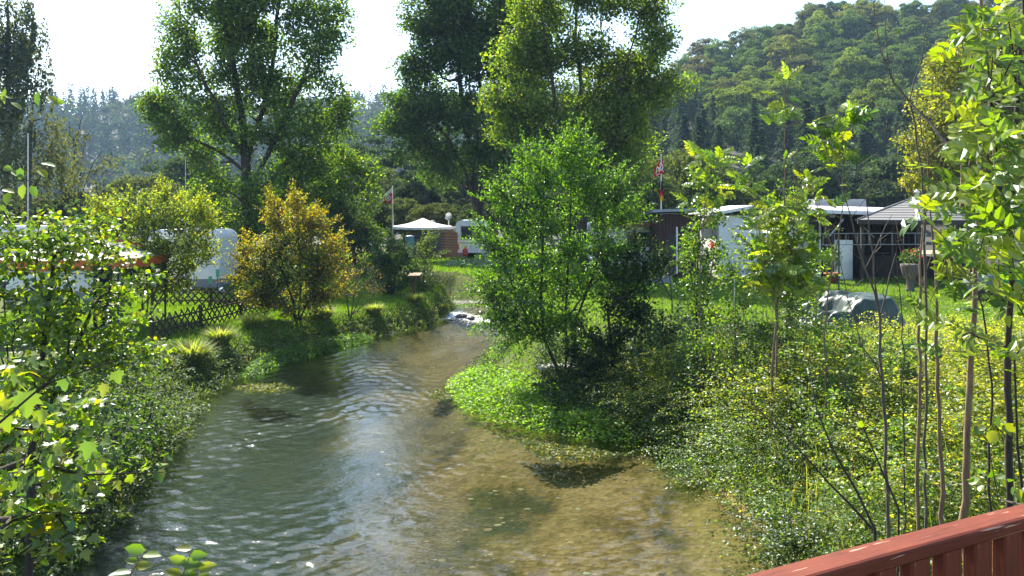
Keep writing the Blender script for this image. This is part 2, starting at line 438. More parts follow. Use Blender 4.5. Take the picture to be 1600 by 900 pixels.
# ------------------------------------------------------------------ water
def water_mat():
    m = bpy.data.materials.new("river_water"); m.use_nodes = True
    nt = m.node_tree; nt.nodes.clear()
    out = _n(nt, "ShaderNodeOutputMaterial")
    tc = _n(nt, "ShaderNodeTexCoord")
    mp = _n(nt, "ShaderNodeMapping"); mp.inputs["Scale"].default_value = (1, 1.5, 1); mp.inputs["Rotation"].default_value = (0, 0, .3)
    nt.links.new(tc.outputs["Object"], mp.inputs[0])
    n1 = _n(nt, "ShaderNodeTexNoise", Scale=4.2, Detail=3, Roughness=.55, Distortion=.9)
    n2 = _n(nt, "ShaderNodeTexNoise", Scale=16, Detail=2, Roughness=.55, Distortion=1.0)
    n3 = _n(nt, "ShaderNodeTexNoise", Scale=.45, Detail=3, Roughness=.6)
    for n in (n1, n2): nt.links.new(mp.outputs[0], n.inputs["Vector"])
    nt.links.new(tc.outputs["Object"], n3.inputs["Vector"])
    r3 = _n(nt, "ShaderNodeMapRange"); r3.inputs[1].default_value = .38; r3.inputs[2].default_value = .62; r3.inputs[3].default_value = .35; r3.inputs[4].default_value = 1.0
    nt.links.new(n3.outputs[0], r3.inputs[0])
    b1 = _n(nt, "ShaderNodeBump", Distance=.008); b2 = _n(nt, "ShaderNodeBump", Distance=.006)
    nt.links.new(r3.outputs[0], b1.inputs["Strength"]); nt.links.new(r3.outputs[0], b2.inputs["Strength"])
    nt.links.new(n1.outputs[0], b1.inputs["Height"]); nt.links.new(n2.outputs[0], b2.inputs["Height"])
    nt.links.new(b1.outputs[0], b2.inputs["Normal"])
    ge = _n(nt, "ShaderNodeNewGeometry")                    # Schlick reflectance, alike from above and below
    dt = _n(nt, "ShaderNodeVectorMath", operation='DOT_PRODUCT'); nt.links.new(b2.outputs[0], dt.inputs[0]); nt.links.new(ge.outputs["Incoming"], dt.inputs[1])
    ab = _n(nt, "ShaderNodeMath", operation='ABSOLUTE'); nt.links.new(dt.outputs["Value"], ab.inputs[0])
    om = _n(nt, "ShaderNodeMath", operation='SUBTRACT', use_clamp=True); om.inputs[0].default_value = 1.0; nt.links.new(ab.outputs[0], om.inputs[1])
    pw = _n(nt, "ShaderNodeMath", operation='POWER'); nt.links.new(om.outputs[0], pw.inputs[0]); pw.inputs[1].default_value = 4.0
    fr = _n(nt, "ShaderNodeMath", operation='MULTIPLY_ADD', use_clamp=True); nt.links.new(pw.outputs[0], fr.inputs[0]); fr.inputs[1].default_value = .97; fr.inputs[2].default_value = .03
    tp = _n(nt, "ShaderNodeBsdfTransparent"); tp.inputs[0].default_value = (.62, .70, .64, 1)
    gl = _n(nt, "ShaderNodeBsdfGlossy"); gl.inputs["Roughness"].default_value = .03
    nt.links.new(b2.outputs[0], gl.inputs["Normal"])
    mx = _n(nt, "ShaderNodeMixShader"); nt.links.new(fr.outputs[0], mx.inputs[0])
    nt.links.new(tp.outputs[0], mx.inputs[1]); nt.links.new(gl.outputs[0], mx.inputs[2])
    # broken white water where the stream drops over stones (mask stored on the mesh)
    at = _n(nt, "ShaderNodeAttribute", attribute_name="foam")
    n4 = _n(nt, "ShaderNodeTexNoise", Scale=9, Detail=6, Roughness=.7); nt.links.new(mp.outputs[0], n4.inputs["Vector"])
    mm = _n(nt, "ShaderNodeMath", operation='MULTIPLY_ADD'); nt.links.new(at.outputs["Fac"], mm.inputs[0]); mm.inputs[1].default_value = .5
    nt.links.new(n4.outputs[0], mm.inputs[2])
    fr2 = _n(nt, "ShaderNodeMapRange"); fr2.inputs[1].default_value = .80; fr2.inputs[2].default_value = .95
    nt.links.new(mm.outputs[0], fr2.inputs[0])
    df = _n(nt, "ShaderNodeBsdfDiffuse"); df.inputs[0].default_value = (.75, .78, .8, 1)
    m2 = _n(nt, "ShaderNodeMixShader"); nt.links.new(fr2.outputs[0], m2.inputs[0])
    nt.links.new(mx.outputs[0], m2.inputs[1]); nt.links.new(df.outputs[0], m2.inputs[2])
    nt.links.new(m2.outputs[0], out.inputs[0])
    return m

def water():
    xs = np.arange(-8.2, 4.0, .035)
    ys = [2.0]
    while ys[-1] < 37.5: ys.append(ys[-1] + max(.03, .0032 * ys[-1]))
    ys = np.concatenate([np.arange(-6, 1.9, .4), ys])
    rw = np.random.default_rng(3)
    comps = []                                             # short ripples travelling mostly down the stream
    for lam in np.geomspace(.08, .5, 36):
        th = rw.normal() * .75 - math.pi / 2 + .15; comps.append((6.283 / lam * math.cos(th), 6.283 / lam * math.sin(th), rw.random() * 6.283, .0037 * lam ** .9 * rw.uniform(.6, 1.3)))
    rap = lambda y: np.exp(-((y - 30.3) / 1.6) ** 2)
    def zf(x, y):
        wx_, wy_ = x + .35 * (fbm(x * .9, y * .9, 2) - .5), y + .5 * (fbm(x * .8 + 30, y * .8, 2) - .5)
        z = sum(a * np.sin(kx * wx_ + ky * wy_ + p) for kx, ky, p, a in comps)
        calm = .2 + 1.25 * sstep(.34, .68, fbm(x * .45 + 9, y * .28, 2))
        z = z * calm + .012 * (fbm(x * .7, y * .5, 2) - .5)
        z = z + rap(y) * .16 * (fbm(x * 3, y * 3.4, 3) - .45)
        return z * (.35 + .65 * sstep(0, .8, -river_sd(x, y))) + .10 * sstep(28.5, 33, y)
    V, F = grid(xs, ys, zf)
    sd = river_sd(V[:, 0], V[:, 1])
    F = F[(sd[F] < .45).any(1)]
    g = G(); g.add(V, F)
    yl = ys[-1]                                            # the reach beyond the bend
    for xs2, ys2 in ((np.linspace(-24, xs[0], 60), np.linspace(33, 47, 57)), (np.linspace(xs[0], -.5, 90), np.linspace(yl, 47, 100))):
        V2, F2 = grid(xs2, ys2, lambda x, y: .10 + 1.2 * sum(a * np.sin(kx * x + ky * y + p) for kx, ky, p, a in comps[18:])); s2 = river_sd(V2[:, 0], V2[:, 1]); g.add(V2, F2[(s2[F2] < .45).any(1)])
    o = g.build("river_water", water_mat(), smooth=True)
    me = o.data
    co = np.zeros(len(me.vertices) * 3, np.float32); me.vertices.foreach_get("co", co); co = co.reshape(-1, 3)
    edge = river_sd(co[:, 0], co[:, 1])
    foam = np.exp(-((co[:, 1] - 30.0 - .6 * np.sin(co[:, 0] * 2)) / 1.3) ** 2) * .95 + .6 * np.exp(-((co[:, 1] - 34.5) / 1.6) ** 2)
    foam = foam + .5 * np.exp(-((co[:, 1] - 26.5) / 1.2) ** 2 - ((co[:, 0] + 4.0) / .6) ** 2)
    a = me.attributes.new("foam", 'FLOAT', 'POINT'); a.data.foreach_set("value", np.clip(foam, 0, 1).astype(np.float32))
    tag(o, "clear shallow stream rippling over brown gravel", "river", kind="structure")
water()
# ------------------------------------------------------------------ woods on the slopes
def broadleaf_mesh(name, seed, H=13.0, W=5.0, nl=34, per=170, size=.40, bare=0.0):
    """crown of leaf clumps on a trunk, 1 unit = 1 m, base at the origin; returns trunk and crown meshes"""
    r = np.random.default_rng(seed)
    g = G(); t = G()
    d = rand_dirs(nl, r); d[:, 2] = d[:, 2] * .9 + .1
    rad = .62 + .38 * r.random((nl, 1))
    C = d * rad * np.array([W, W, H * .42]) + np.array([0, 0, H * .54])
    low = C[:, 2] < H * .3; C[low, :2] *= .85
    for c in C:
        R = W * (.22 + .16 * r.random())
        dd = rand_dirs(per, r); dd[:, 2] = np.abs(dd[:, 2]) * .5 + dd[:, 2] * .6
        dd = norm(dd + .35 * norm(c - np.array([0, 0, H * .5])))
        pos = c + dd * R * (.72 + .34 * r.random((per, 1))) * np.array([1, 1, .78])
        nr = norm(dd + .55 * r.normal(size=(per, 3)))
        M = frames(norm(np.cross(nr, rand_dirs(per, r))), nr)
        tint = (.82 + .36 * r.random()) * (1 + .16 * r.normal(size=(per, 1))) * np.ones((1, 3))
        tint = tint * (1 + .05 * r.normal(size=(per, 3)))
        scatter(g, KITE, M, pos, size * (.6 + .8 * r.random(per)), np.clip(tint, .3, 1.6))
    tube(t, [(0, 0, -1), (.1, 0, H * .3), (0, .1, H * .6), (.1, .1, H * .85)], [.26, .2, .12, .04], 6)
    sel = C[r.choice(nl, min(nl, 14), replace=False)]
    root = np.stack([np.zeros(len(sel)), np.zeros(len(sel)), np.clip(sel[:, 2] - 2.5, H * .2, H * .7)], 1)
    sticks(t, root, sel, np.full(len(sel), .09), np.full(len(sel), .03), 4)
    return t.mesh(name + "_trunk", BARK), g.mesh(name + "_crown", LEAF_FAR)

def conifer_mesh(name, seed, H=17.0, W=3.0, tiers=26, nb=11):
    r = np.random.default_rng(seed); g = G(); t = G()
    for k in range(tiers):
        f = k / (tiers - 1); z = H * (.10 + .88 * f); L = W * (1 - f) ** 1.05 + .15
        for b in range(nb):
            a = r.random() * 6.283; L2 = L * (.75 + .4 * r.random())
            dirv = np.array([math.cos(a), math.sin(a), 0.0]); side = np.array([-dirv[1], dirv[0], 0])
            n = 7
            s = (np.arange(n) + .7) / n
            pos = np.array([0, 0, z]) + dirv * (s * L2)[:, None] + np.array([0, 0, 1.0]) * ((.12 - .42 * s ** 1.2) * L2 * (1.1 - .5 * f))[:, None]
            pos = pos + .10 * r.normal(size=pos.shape)
            sd = np.where(np.arange(n) % 2 == 0, 1, -1)[:, None] * side * .8
            dd = norm(dirv + sd + np.array([0, 0, -.35]) + .25 * r.normal(size=(n, 3)))
            nr = norm(np.array([0, 0, 1.0]) + .45 * r.normal(size=(n, 3)) + .4 * dirv)
            tint = np.clip((.9 + .25 * r.normal(size=(n, 1))) * np.ones((1, 3)), .45, 1.5)
            scatter(g, KITE, frames(dd, nr), pos, (.34 + .26 * L2 / W) * (.8 + .5 * r.random(n)) * 1.25, tint)
    tube(t, [(0, 0, -1), (0, 0, H * .5), (0, 0, H * .98)], [.24, .15, .02], 6)
    return t.mesh(name + "_trunk", BARK), g.mesh(name + "_crown", LEAF_FAR)

BROAD = [broadleaf_mesh("broadleaf_%d" % k, 30 + k, H=(12.5, 14, 11.5, 13)[k], W=(4.8, 4.2, 5.4, 4.4)[k], nl=(62, 66, 60, 70)[k]) for k in range(4)]
CONI = [conifer_mesh("conifer_%d" % k, 60 + k, H=(15, 16.5, 13.5)[k], W=(3.8, 4.0, 3.4)[k]) for k in range(3)]

def inst_tree(kind, idx, pos, s, rz, color, name, label, cat, group=None, sz=1.0):
    tm, cm = (BROAD if kind == 'b' else CONI)[idx]
    o = thing(name, label, cat, pos, group)
    o.rotation_euler = (0, 0, rz); o.scale = (s, s, s * sz)
    for nm, me, c in (("trunk", tm, (1, 1, 1)), ("crown", cm, color)):
        ch = bpy.data.objects.new(nm, me); COL.objects.link(ch); ch.parent = o; ch.color = (*c, 1)
    return o

def hill_wood():
    r = np.random.default_rng(11)
    pts = []
    tries = 0
    while len(pts) < 330 and tries < 40000:
        tries += 1
        Y = math.sqrt(r.uniform(96 ** 2, 262 ** 2)); px = r.uniform(850, 1690)
        x = (px - 800) / FPX * Y
        if px < 1000 and Y < 150: continue
        if all((x - a) ** 2 + (Y - b) ** 2 > (6.1 + .006 * Y) ** 2 for a, b in pts): pts.append((x, Y))
    greens = [(.082, .132, .026), (.125, .165, .028), (.058, .098, .028), (.135, .148, .034), (.088, .098, .040), (.105, .096, .045)]
    names = ["fresh green", "yellow green", "dull green", "olive green", "grey brown", "russet"]
    nb = nc = 0
    def where(x, Y):
        px = x / Y * FPX + 800
        a = "at the foot of the slope" if Y < 125 else "low on the slope" if Y < 160 else "halfway up the slope" if Y < 200 else "high on the slope" if Y < 232 else "on the crest"
        b = ("behind the tall yellow green tree", "above the red flag", "above the brown shed", "above the clapboard cabin", "above the long white roof", "above the tarpaulin", "above the pavilion", "behind the near ash leaves")[int(np.searchsorted([1000, 1055, 1110, 1200, 1290, 1390, 1500], px))]
        return a + " " + b
    for x, Y in sorted(pts, key=lambda p: p[1]):
        z = 1.1 + float(hill_z(np.array([x]), np.array([Y]))[0])
        cl = vnoise(x / 26 + 5, Y / 22)                              # stands of spruce between the broadleaves
        if cl > .62 and nc < 110 and Y < 185:
            nc += 1
            inst_tree('c', int(r.integers(3)), (x, Y, z - .3), r.uniform(.62, .95), r.uniform(0, 6.28), np.array((.030, .056, .028)) * r.uniform(.8, 1.25),
                      "spruce_tree", "dark spruce %s" % where(x, Y), "tree", "spruces on the wooded hillside")
        elif nb < 290:
            nb += 1
            k = int(r.choice(6, p=[.28, .24, .24, .14, .07, .03]))
            inst_tree('b', int(r.integers(4)), (x, Y, z - .4), r.uniform(.66, 1.02), r.uniform(0, 6.28), np.array(greens[k]) * r.uniform(.8, 1.2),
                      "hillside_tree", "%s broadleaf tree %s" % (names[k], where(x, Y)), "tree", "%s broadleaf trees on the wooded hillside" % names[k], sz=r.uniform(.85, 1.1))
hill_wood()

def far_wood():
    """the hazy wood on the far ridge reads as one mass"""
    r = np.random.default_rng(5); g = G()
    n = 1900
    px = r.uniform(-250, 1050, n); Y = np.sqrt(r.uniform(305 ** 2, 590 ** 2, n))
    x = (px - 800) / FPX * Y
    z = 1.1 + hill_z(x, Y)
    cl = vnoise(x / 60, Y / 50)
    for i in range(n):
        m = 90
        if cl[i] > .52:
            H, W = r.uniform(15, 23), r.uniform(2.6, 3.6); c = np.array((.016, .032, .022))
            f = r.random(m) ** 1.25; a = r.random(m) * 6.283; R = W * (1 - f) * (.6 + .4 * r.random(m)) + .1
            pos = np.stack([R * np.cos(a), R * np.sin(a), H * (.12 + .88 * f)], 1)
            nr = norm(np.stack([np.cos(a), np.sin(a), .8 + 0 * a], 1) + .4 * r.normal(size=(m, 3)))
            sz = 1.1 + .9 * (1 - f)
        else:
            H, W = r.uniform(11, 17), r.uniform(3.6, 5.6); c = np.array(((.038, .06, .022), (.03, .052, .022), (.05, .06, .024))[int(r.integers(3))])
            d = rand_dirs(m, r); d[:, 2] = np.abs(d[:, 2]) * .8 + d[:, 2] * .2
            k = rand_dirs(9, r); lump = (d @ k.T).max(1)
            pos = d * (W * (.62 + .42 * lump))[:, None] * np.array([1, 1, H / W * .42]) + np.array([0, 0, H * .55])
            nr = norm(d + .5 * r.normal(size=(m, 3))); sz = 1.5 + .9 * r.random(m)
        M = frames(norm(np.cross(nr, rand_dirs(m, r))), nr)
        col = np.clip(c * r.uniform(.75, 1.3) * (1 + .22 * r.normal(size=(m, 1))), .008, .4)
        scatter(g, KITE, M, pos + (x[i], Y[i], z[i] - .4), sz * (.7 + .6 * r.random(m)) if cl[i] > .52 else sz, col)
    o = g.build("far_wood", LEAF_FAR)
    tag(o, "hazy blue wood covering the far ridge across the valley", "wood", kind="stuff")
far_wood()
# ------------------------------------------------------------------ trees grown from limbs towards leaf clumps
def grow(stems, clumps, bf=.32, jit=.10):
    Pn, par, plen = [], [], []
    for st in stems:
        st = np.asarray(st, float)
        p0 = -1; l0 = 0.0
        if Pn:
            dd = np.linalg.norm(np.array(Pn) - st[0], axis=1); k = int(dd.argmin())
            if dd[k] < 1.2: p0, l0 = k, plen[k]
        for i, p in enumerate(st):
            if i: l0 += float(np.linalg.norm(p - st[i - 1]))
            Pn.append(p); par.append(p0); plen.append(l0); p0 = len(Pn) - 1
    S = np.array(Pn)
    dmin = np.linalg.norm(clumps[:, None] - S[None], axis=2).min(1)
    tips = []
    for ci in np.argsort(dmin):
        p = clumps[ci]; A = np.array(Pn)
        d = np.linalg.norm(A - p, axis=1)
        cost = d + bf * np.array(plen) + .8 * np.maximum(0, A[:, 2] - p[2] + .1 * d)
        k = int(cost.argmin()); L = d[k]
        mid = A[k] * .5 + p * .5 + rng.normal(size=3) * jit * L - np.array([0, 0, .06 * L])
        Pn.append(mid); par.append(k); plen.append(plen[k] + L / 2)
        Pn.append(p); par.append(len(Pn) - 2); plen.append(plen[k] + L); tips.append(len(Pn) - 1)
    return np.array(Pn), np.array(par), tips

def limb_mesh(Pn, par, r0, rbase, ex=2.3, n=6):
    N = len(Pn); acc = np.zeros(N); kids = np.zeros(N, int)
    for i in range(N):
        if par[i] >= 0: kids[par[i]] += 1
    for i in range(N - 1, -1, -1):
        if kids[i] == 0: acc[i] += r0 ** ex
        if par[i] >= 0: acc[par[i]] += acc[i]
    rad = acc ** (1 / ex)
    roots = [i for i in range(N) if par[i] < 0]
    s = rbase / max(rad[roots].max(), 1e-6)
    rad = np.maximum(r0, rad * np.where(rad > 3 * r0, s, 1 + (s - 1) * np.clip((rad / r0 - 1) / 2, 0, 1)))
    for i in range(N):
        if par[i] >= 0: rad[i] = min(rad[i], rad[par[i]])
    ch = np.array([i for i in range(N) if par[i] >= 0])
    g = G(); sticks(g, Pn[par[ch]], Pn[ch], rad[par[ch]] * np.where(kids[par[ch]] > 1, .9, 1.0), rad[ch], n)
    for i in roots:                                   # root flare into the soil
        sticks(g, [Pn[i] - (0, 0, .4)], [Pn[i]], [rad[i] * 1.25], [rad[i] * 1.0], n)
    return g

def lobe_points(lobes, Y0, dens, depth=1.0):
    out = []
    for lb in lobes:
        px, py, rx, ry = lb[:4]; dy = lb[4] if len(lb) > 4 else 0.0
        c = P(px, py, Y0 + dy); sx, sz = rx / FPX * Y0, ry / FPX * Y0
        sy = max(sx, sz) * depth
        n = max(2, int(dens * sx * sz))
        d = rand_dirs(n) * (.25 + .75 * rng.random((n, 1)) ** .5)
        out.append(c + d * (sx, sy, sz))
    return np.concatenate(out)

def make_tree(name, label, cat, stems_px, lobes, Y0, rbase, palette, dens=2.2, per=70, rc=.6, size=.16, tmpl=KITE, mat=None, r0=.012, depth=1.0, group=None,
              flat=.75, bark=None, up=.55, colfn=None, bf=.32, ground=None, rz_n=6, jit=.18, shoots=0, shoot_len=.6):
    mat = mat or LEAF
    stems = [np.array([P(q[0], q[1], Y0 + (q[2] if len(q) > 2 else 0)) for q in st]) for st in stems_px]
    for st in stems[:1]:
        gz = ground if ground is not None else zl(st[0][0], st[0][1])
        if st[0][2] > gz: stems[0] = np.concatenate([[[st[0][0], st[0][1], gz]], st])
        else: st[0][2] = gz
    # bend long stem segments a little
    for k, st in enumerate(stems):
        out = [st[0]]
        for a, b in zip(st[:-1], st[1:]):
            L = np.linalg.norm(b - a); m = max(1, int(L / 1.1))
            for j in range(1, m + 1):
                q = a + (b - a) * j / m
                out.append(q + (rng.normal(size=3) * .05 * min(L, 2) if j < m else 0))
        stems[k] = np.array(out)
    cl = lobe_points(lobes, Y0, dens, depth)
    Pn, par, tips = grow(stems, cl, bf)
    base = stems[0][0]
    o = thing(name, label, cat, base, group)
    lm = limb_mesh(Pn, par, r0, rbase, n=rz_n)
    g = G()
    cen = cl.mean(0); ext = np.abs(cl - cen).max(0)
    rel = np.linalg.norm((cl - cen) / (ext + .01), axis=1); outer = cl[rel > np.quantile(rel, .45)]
    for k in range(shoots):                               # leading shoots that break the outline
        c = outer[int(rng.integers(len(outer)))]; L = shoot_len * rng.uniform(.5, 1.3)
        d = norm(norm(c - cen) * (1, 1, .8) + np.array([0, 0, .55]) + .35 * rng.normal(size=3))
        m = max(8, int(L / size * 3.2)); t = np.linspace(.15, 1, m)
        pos = c + d * (L * t)[:, None] + np.array([0, 0, -.12 * L]) * (t ** 2)[:, None] + rng.normal(size=(m, 3)) * size * .35
        dd = norm(d + 1.0 * rng.normal(size=(m, 3))); nr = norm(rng.normal(size=(m, 3)) * .8 + np.array([0, 0, up]))
        col = (colfn(pos) if colfn else pal(palette, m)) * (1 + jit * rng.normal())
        scatter(g, tmpl, frames(dd, nr), pos, size * rng.uniform(.6, 1.15, m) * (1.1 - .4 * t), np.clip(col, .004, .8))
        sticks(lm, [c], [c + d * L], [r0 * 1.1], [r0 * .4], 3)
    lm.build("trunk", bark or BARK, o, smooth=True)
    for c in cl:
        m = int(per * rng.uniform(.6, 1.35)); rr = rc * rng.uniform(.7, 1.3)
        pos = blob(m, c, rr, flat)
        nr = norm(rng.normal(size=(m, 3)) * .75 + np.array([0, 0, up]) + .35 * norm(pos - cen))
        dd = norm(rng.normal(size=(m, 3)) + .6 * norm(pos - c) + np.array([0, 0, -.25]))
        tone = 1 + jit * rng.normal()
        col = (colfn(pos) if colfn else pal(palette, m)) * tone
        scatter(g, tmpl, frames(dd, nr), pos, size * rng.uniform(.65, 1.25, m), np.clip(col, .004, .8))
    g.build("crown", mat, o)
    return o

MID = [(5, (.065, .125, .016)), (3, (.10, .16, .018)), (1.6, (.16, .20, .02)), (2, (.04, .085, .015))]
DARKG = [(5, (.042, .085, .02)), (3, (.062, .115, .022)), (1.5, (.095, .15, .022))]
YELG = [(4, (.10, .155, .02)), (3, (.145, .195, .02)), (2.6, (.065, .115, .02)), (.9, (.19, .205, .02))]
OLIVE = [(4, (.075, .095, .028)), (3, (.055, .075, .024)), (2, (.11, .12, .03))]
LIME = [(5, (.08, .17, .016)), (3, (.12, .22, .02)), (2, (.05, .11, .014))]

# the tall maple by the caravan
make_tree("maple_tree", "tall spreading maple with a dark forked trunk behind the white caravan", "tree",
    [[(386, 420), (385, 330), (384, 250), (378, 180), (366, 110), (352, 40), (340, -40)], [(384, 250), (355, 200, -1), (320, 130, -1.5), (295, 70, -1)],
     [(385, 265), (405, 190, 1), (425, 110, 1), (432, 30, 1), (440, -40, 1)], [(386, 300), (430, 215, -.5), (465, 140, 0), (492, 80, 1)],
     [(384, 270), (340, 235, .5), (290, 212, .5)], [(386, 320), (440, 260, 1), (500, 200, .6)]],
    [(330, 35, 72, 52), (425, 5, 88, 50), (380, -70, 110, 60), (288, 105, 40, 36), (480, 60, 46, 52), (385, 105, 62, 46), (262, 203, 34, 30), (310, 165, 46, 28),
     (425, 150, 62, 42, 1), (505, 120, 24, 26), (512, 178, 36, 34), (300, 225, 44, 26), (365, 205, 50, 32), (455, 215, 60, 36), (330, 285, 36, 30), (430, 285, 66, 40), (395, 345, 60, 28), (330, 340, 36, 24), (490, 250, 34, 30), (380, 60, 50, 40, 1.5), (250, 160, 26, 30), (270, 60, 30, 34), (520, 30, 24, 40), (530, 150, 20, 24)],
    45, .34, MID, dens=9, per=150, rc=.85, size=.185, r0=.016, shoots=420, shoot_len=1.1)

make_tree("round_tree", "bushy mid green tree with a yellowing edge right behind the tall maple", "tree", [[(520, 405), (518, 330), (515, 270)], [(518, 340), (560, 300), (580, 270)]],
    [(470, 280, 46, 46), (520, 250, 46, 34), (560, 290, 40, 40), (500, 330, 56, 44), (565, 345, 40, 36), (460, 350, 40, 34)], 50, .2, MID, dens=7, per=140, rc=.8, size=.2, shoots=120, shoot_len=.9)
make_tree("yew_tree", "dense dark green evergreen bush standing left of the far flagpole", "tree", [[(553, 405), (553, 330)]],
    [(552, 330, 30, 40), (535, 365, 34, 34), (575, 370, 30, 30)], 44, .14, DARKG, dens=14, per=150, rc=.5, size=.15, mat=LEAF_DULL)

make_tree("dark_tree", "tall dark green tree with several black trunks in the middle", "tree",
    [[(745, 405), (744, 330), (738, 250), (722, 160), (712, 60), (705, -40)], [(746, 360), (764, 260, 1), (770, 160, 1), (780, 60, 1), (785, -30, 1)],
     [(744, 330), (728, 270, -1), (700, 215, -1), (665, 180, -1)], [(746, 340), (756, 250, 1.5), (752, 150, 1.5), (748, 40, 1)], [(745, 380), (775, 300, -1), (800, 200, -1), (815, 110, -1)]],
    [(690, 20, 52, 50), (775, 0, 56, 60), (720, -70, 90, 50), (672, 90, 36, 40), (738, 90, 56, 48), (805, 100, 40, 52), (640, 175, 40, 34), (690, 170, 52, 40), (760, 175, 56, 44), (815, 180, 34, 44),
     (650, 225, 44, 30), (712, 240, 44, 30), (790, 245, 44, 40), (690, 275, 30, 16), (820, 40, 50, 60, 2), (815, 140, 46, 60, 2), (740, 60, 50, 50, 2), (655, 130, 34, 40), (615, 195, 26, 24), (665, 20, 34, 50)], 52, .30, DARKG, dens=8.5, per=170, rc=.95, size=.205, r0=.016, bark=BARK, shoots=380, shoot_len=1.1)

make_tree("ash_tree", "tall loose yellow green tree with upright stems behind the alder", "tree",
    [[(915, 420), (912, 330), (906, 220), (905, 100), (902, -60)], [(912, 320), (932, 240, .6), (938, 120, .6), (948, 0, .6)], [(913, 340), (955, 240, -.6), (972, 130, -.6), (1000, 20, -.6)],
     [(912, 300), (880, 210, -.6), (862, 120, -.6), (850, 40, -.6)], [(938, 160, .6), (1000, 110, .6), (1060, 62, .6)], [(950, 250), (1010, 180), (1055, 100)]],
    [(830, 30, 42, 40), (880, 0, 56, 46), (960, -20, 66, 44), (1020, 20, 40, 30), (1046, 66, 30, 22), (850, 85, 38, 34), (910, 80, 40, 40), (985, 90, 44, 40), (820, 160, 46, 26), (860, 190, 48, 40),
     (930, 180, 48, 46), (990, 180, 44, 44), (1040, 130, 24, 26), (900, 260, 70, 40), (960, 260, 40, 44), (960, 320, 36, 34), (800, 200, 34, 24), (940, 150, 70, 50, 2), (815, 90, 40, 46), (790, 150, 30, 26), (1000, 130, 50, 50, 1), (940, 240, 90, 60, 2)],
    38, .24, YELG + [(3, (.055, .10, .018))], dens=13, per=150, rc=.85, size=.16, r0=.012, shoots=420, shoot_len=1.0)

make_tree("golden_tree", "large golden green tree rising behind the pavilion roof", "tree", [[(1500, 420), (1500, 300), (1505, 200), (1515, 90)], [(1500, 320), (1470, 240), (1455, 190)], [(1503, 260), (1550, 180), (1580, 110)]],
    [(1470, 165, 36, 34), (1500, 110, 40, 40), (1545, 90, 44, 50), (1590, 60, 40, 50), (1450, 225, 40, 40), (1500, 200, 50, 44), (1560, 180, 50, 50), (1470, 280, 48, 36), (1535, 270, 60, 40), (1600, 250, 50, 60), (1600, 150, 50, 60), (1440, 265, 24, 24)],
    42, .25, [(4, (.15, .16, .022)), (3, (.20, .195, .024)), (2, (.10, .125, .022)), (1, (.25, .21, .024))], dens=11, per=130, rc=.8, size=.16, r0=.012, shoots=200, shoot_len=.8)

# left edge: weeping birch and its neighbours
def weeping(name, label, lobes, stems_px, Y0, palette, ns, L, mat, size, rbase=.18):
    stems = [np.array([P(q[0], q[1], Y0) for q in st]) for st in stems_px]
    stems[0][0][2] = zl(stems[0][0][0], stems[0][0][1]) if Y0 < 60 else 1.2
    cl = lobe_points(lobes, Y0, 1.6)
    Pn, par, tips = grow(stems, cl)
    o = thing(name, label, "tree", stems[0][0])
    limb_mesh(Pn, par, .012, rbase).build("trunk", BARK_GREY, o, smooth=True)
    g = G()
    for c in cl:
        for s in range(ns):
            m = 26; l = L * rng.uniform(.5, 1.2)
            t = np.sort(rng.random(m))
            off = rng.normal(size=3) * .55
            out = rng.normal(size=3) * .25; out[2] = 0
            pos = c + off + np.stack([out[0] * t, out[1] * t, -l * t], 1) + .09 * rng.normal(size=(m, 3))
            nr = rand_dirs(m); dd = norm(np.array([0, 0, -1.0]) + .55 * rng.normal(size=(m, 3)))
            scatter(g, KITE, frames(dd, nr), pos, size * rng.uniform(.7, 1.2, m), pal(palette, m))
    g.build("crown", mat, o)
    return o
weeping("birch_tree", "tall weeping birch with drooping grey green foliage in the top corner", [(10, 20, 50, 50), (25, 90, 50, 36), (60, 118, 22, 18), (0, 150, 50, 40), (30, 60, 40, 40), (-40, 80, 60, 90)],
    [[(8, 420), (10, 250), (14, 60), (10, -40)]], 58, [(3, (.045, .07, .035)), (2, (.065, .09, .04)), (1, (.10, .12, .05))], 12, 2.2, LEAF_DULL, .24)
weeping("willow_tree", "olive weeping willow below the birch at the edge", [(30, 200, 40, 30), (75, 190, 30, 20), (10, 230, 46, 30), (90, 215, 22, 18), (60, 250, 44, 26)],
    [[(45, 420), (45, 300), (48, 190)]], 54, [(3, (.085, .105, .03)), (2, (.11, .125, .035)), (1, (.06, .08, .03))], 14, 3.6, LEAF_DULL, .2)
make_tree("thin_tree", "sparse leggy tree with bare upright stems in front of the hazy ridge", "tree",
    [[(92, 420), (94, 345), (98, 300), (104, 240), (108, 190)], [(96, 325), (110, 280), (122, 210), (128, 180)], [(100, 290), (92, 250), (90, 215)], [(94, 400, .2), (118, 330, 1), (122, 300, 1), (128, 250, 1), (140, 205, 1)], [(122, 320, 1), (136, 280, 1), (160, 235, 1)], [(93, 390, .2), (72, 340, 1), (66, 320, 1), (58, 292, 1)]],
    [(140, 225, 24, 22), (150, 262, 30, 20), (165, 290, 26, 20), (130, 290, 26, 22), (168, 250, 18, 14), (100, 322, 44, 18), (150, 328, 40, 16), (118, 215, 12, 22)], 60, .13, OLIVE, dens=1.9, per=38, rc=.7, size=.24, r0=.022, mat=LEAF_DULL)

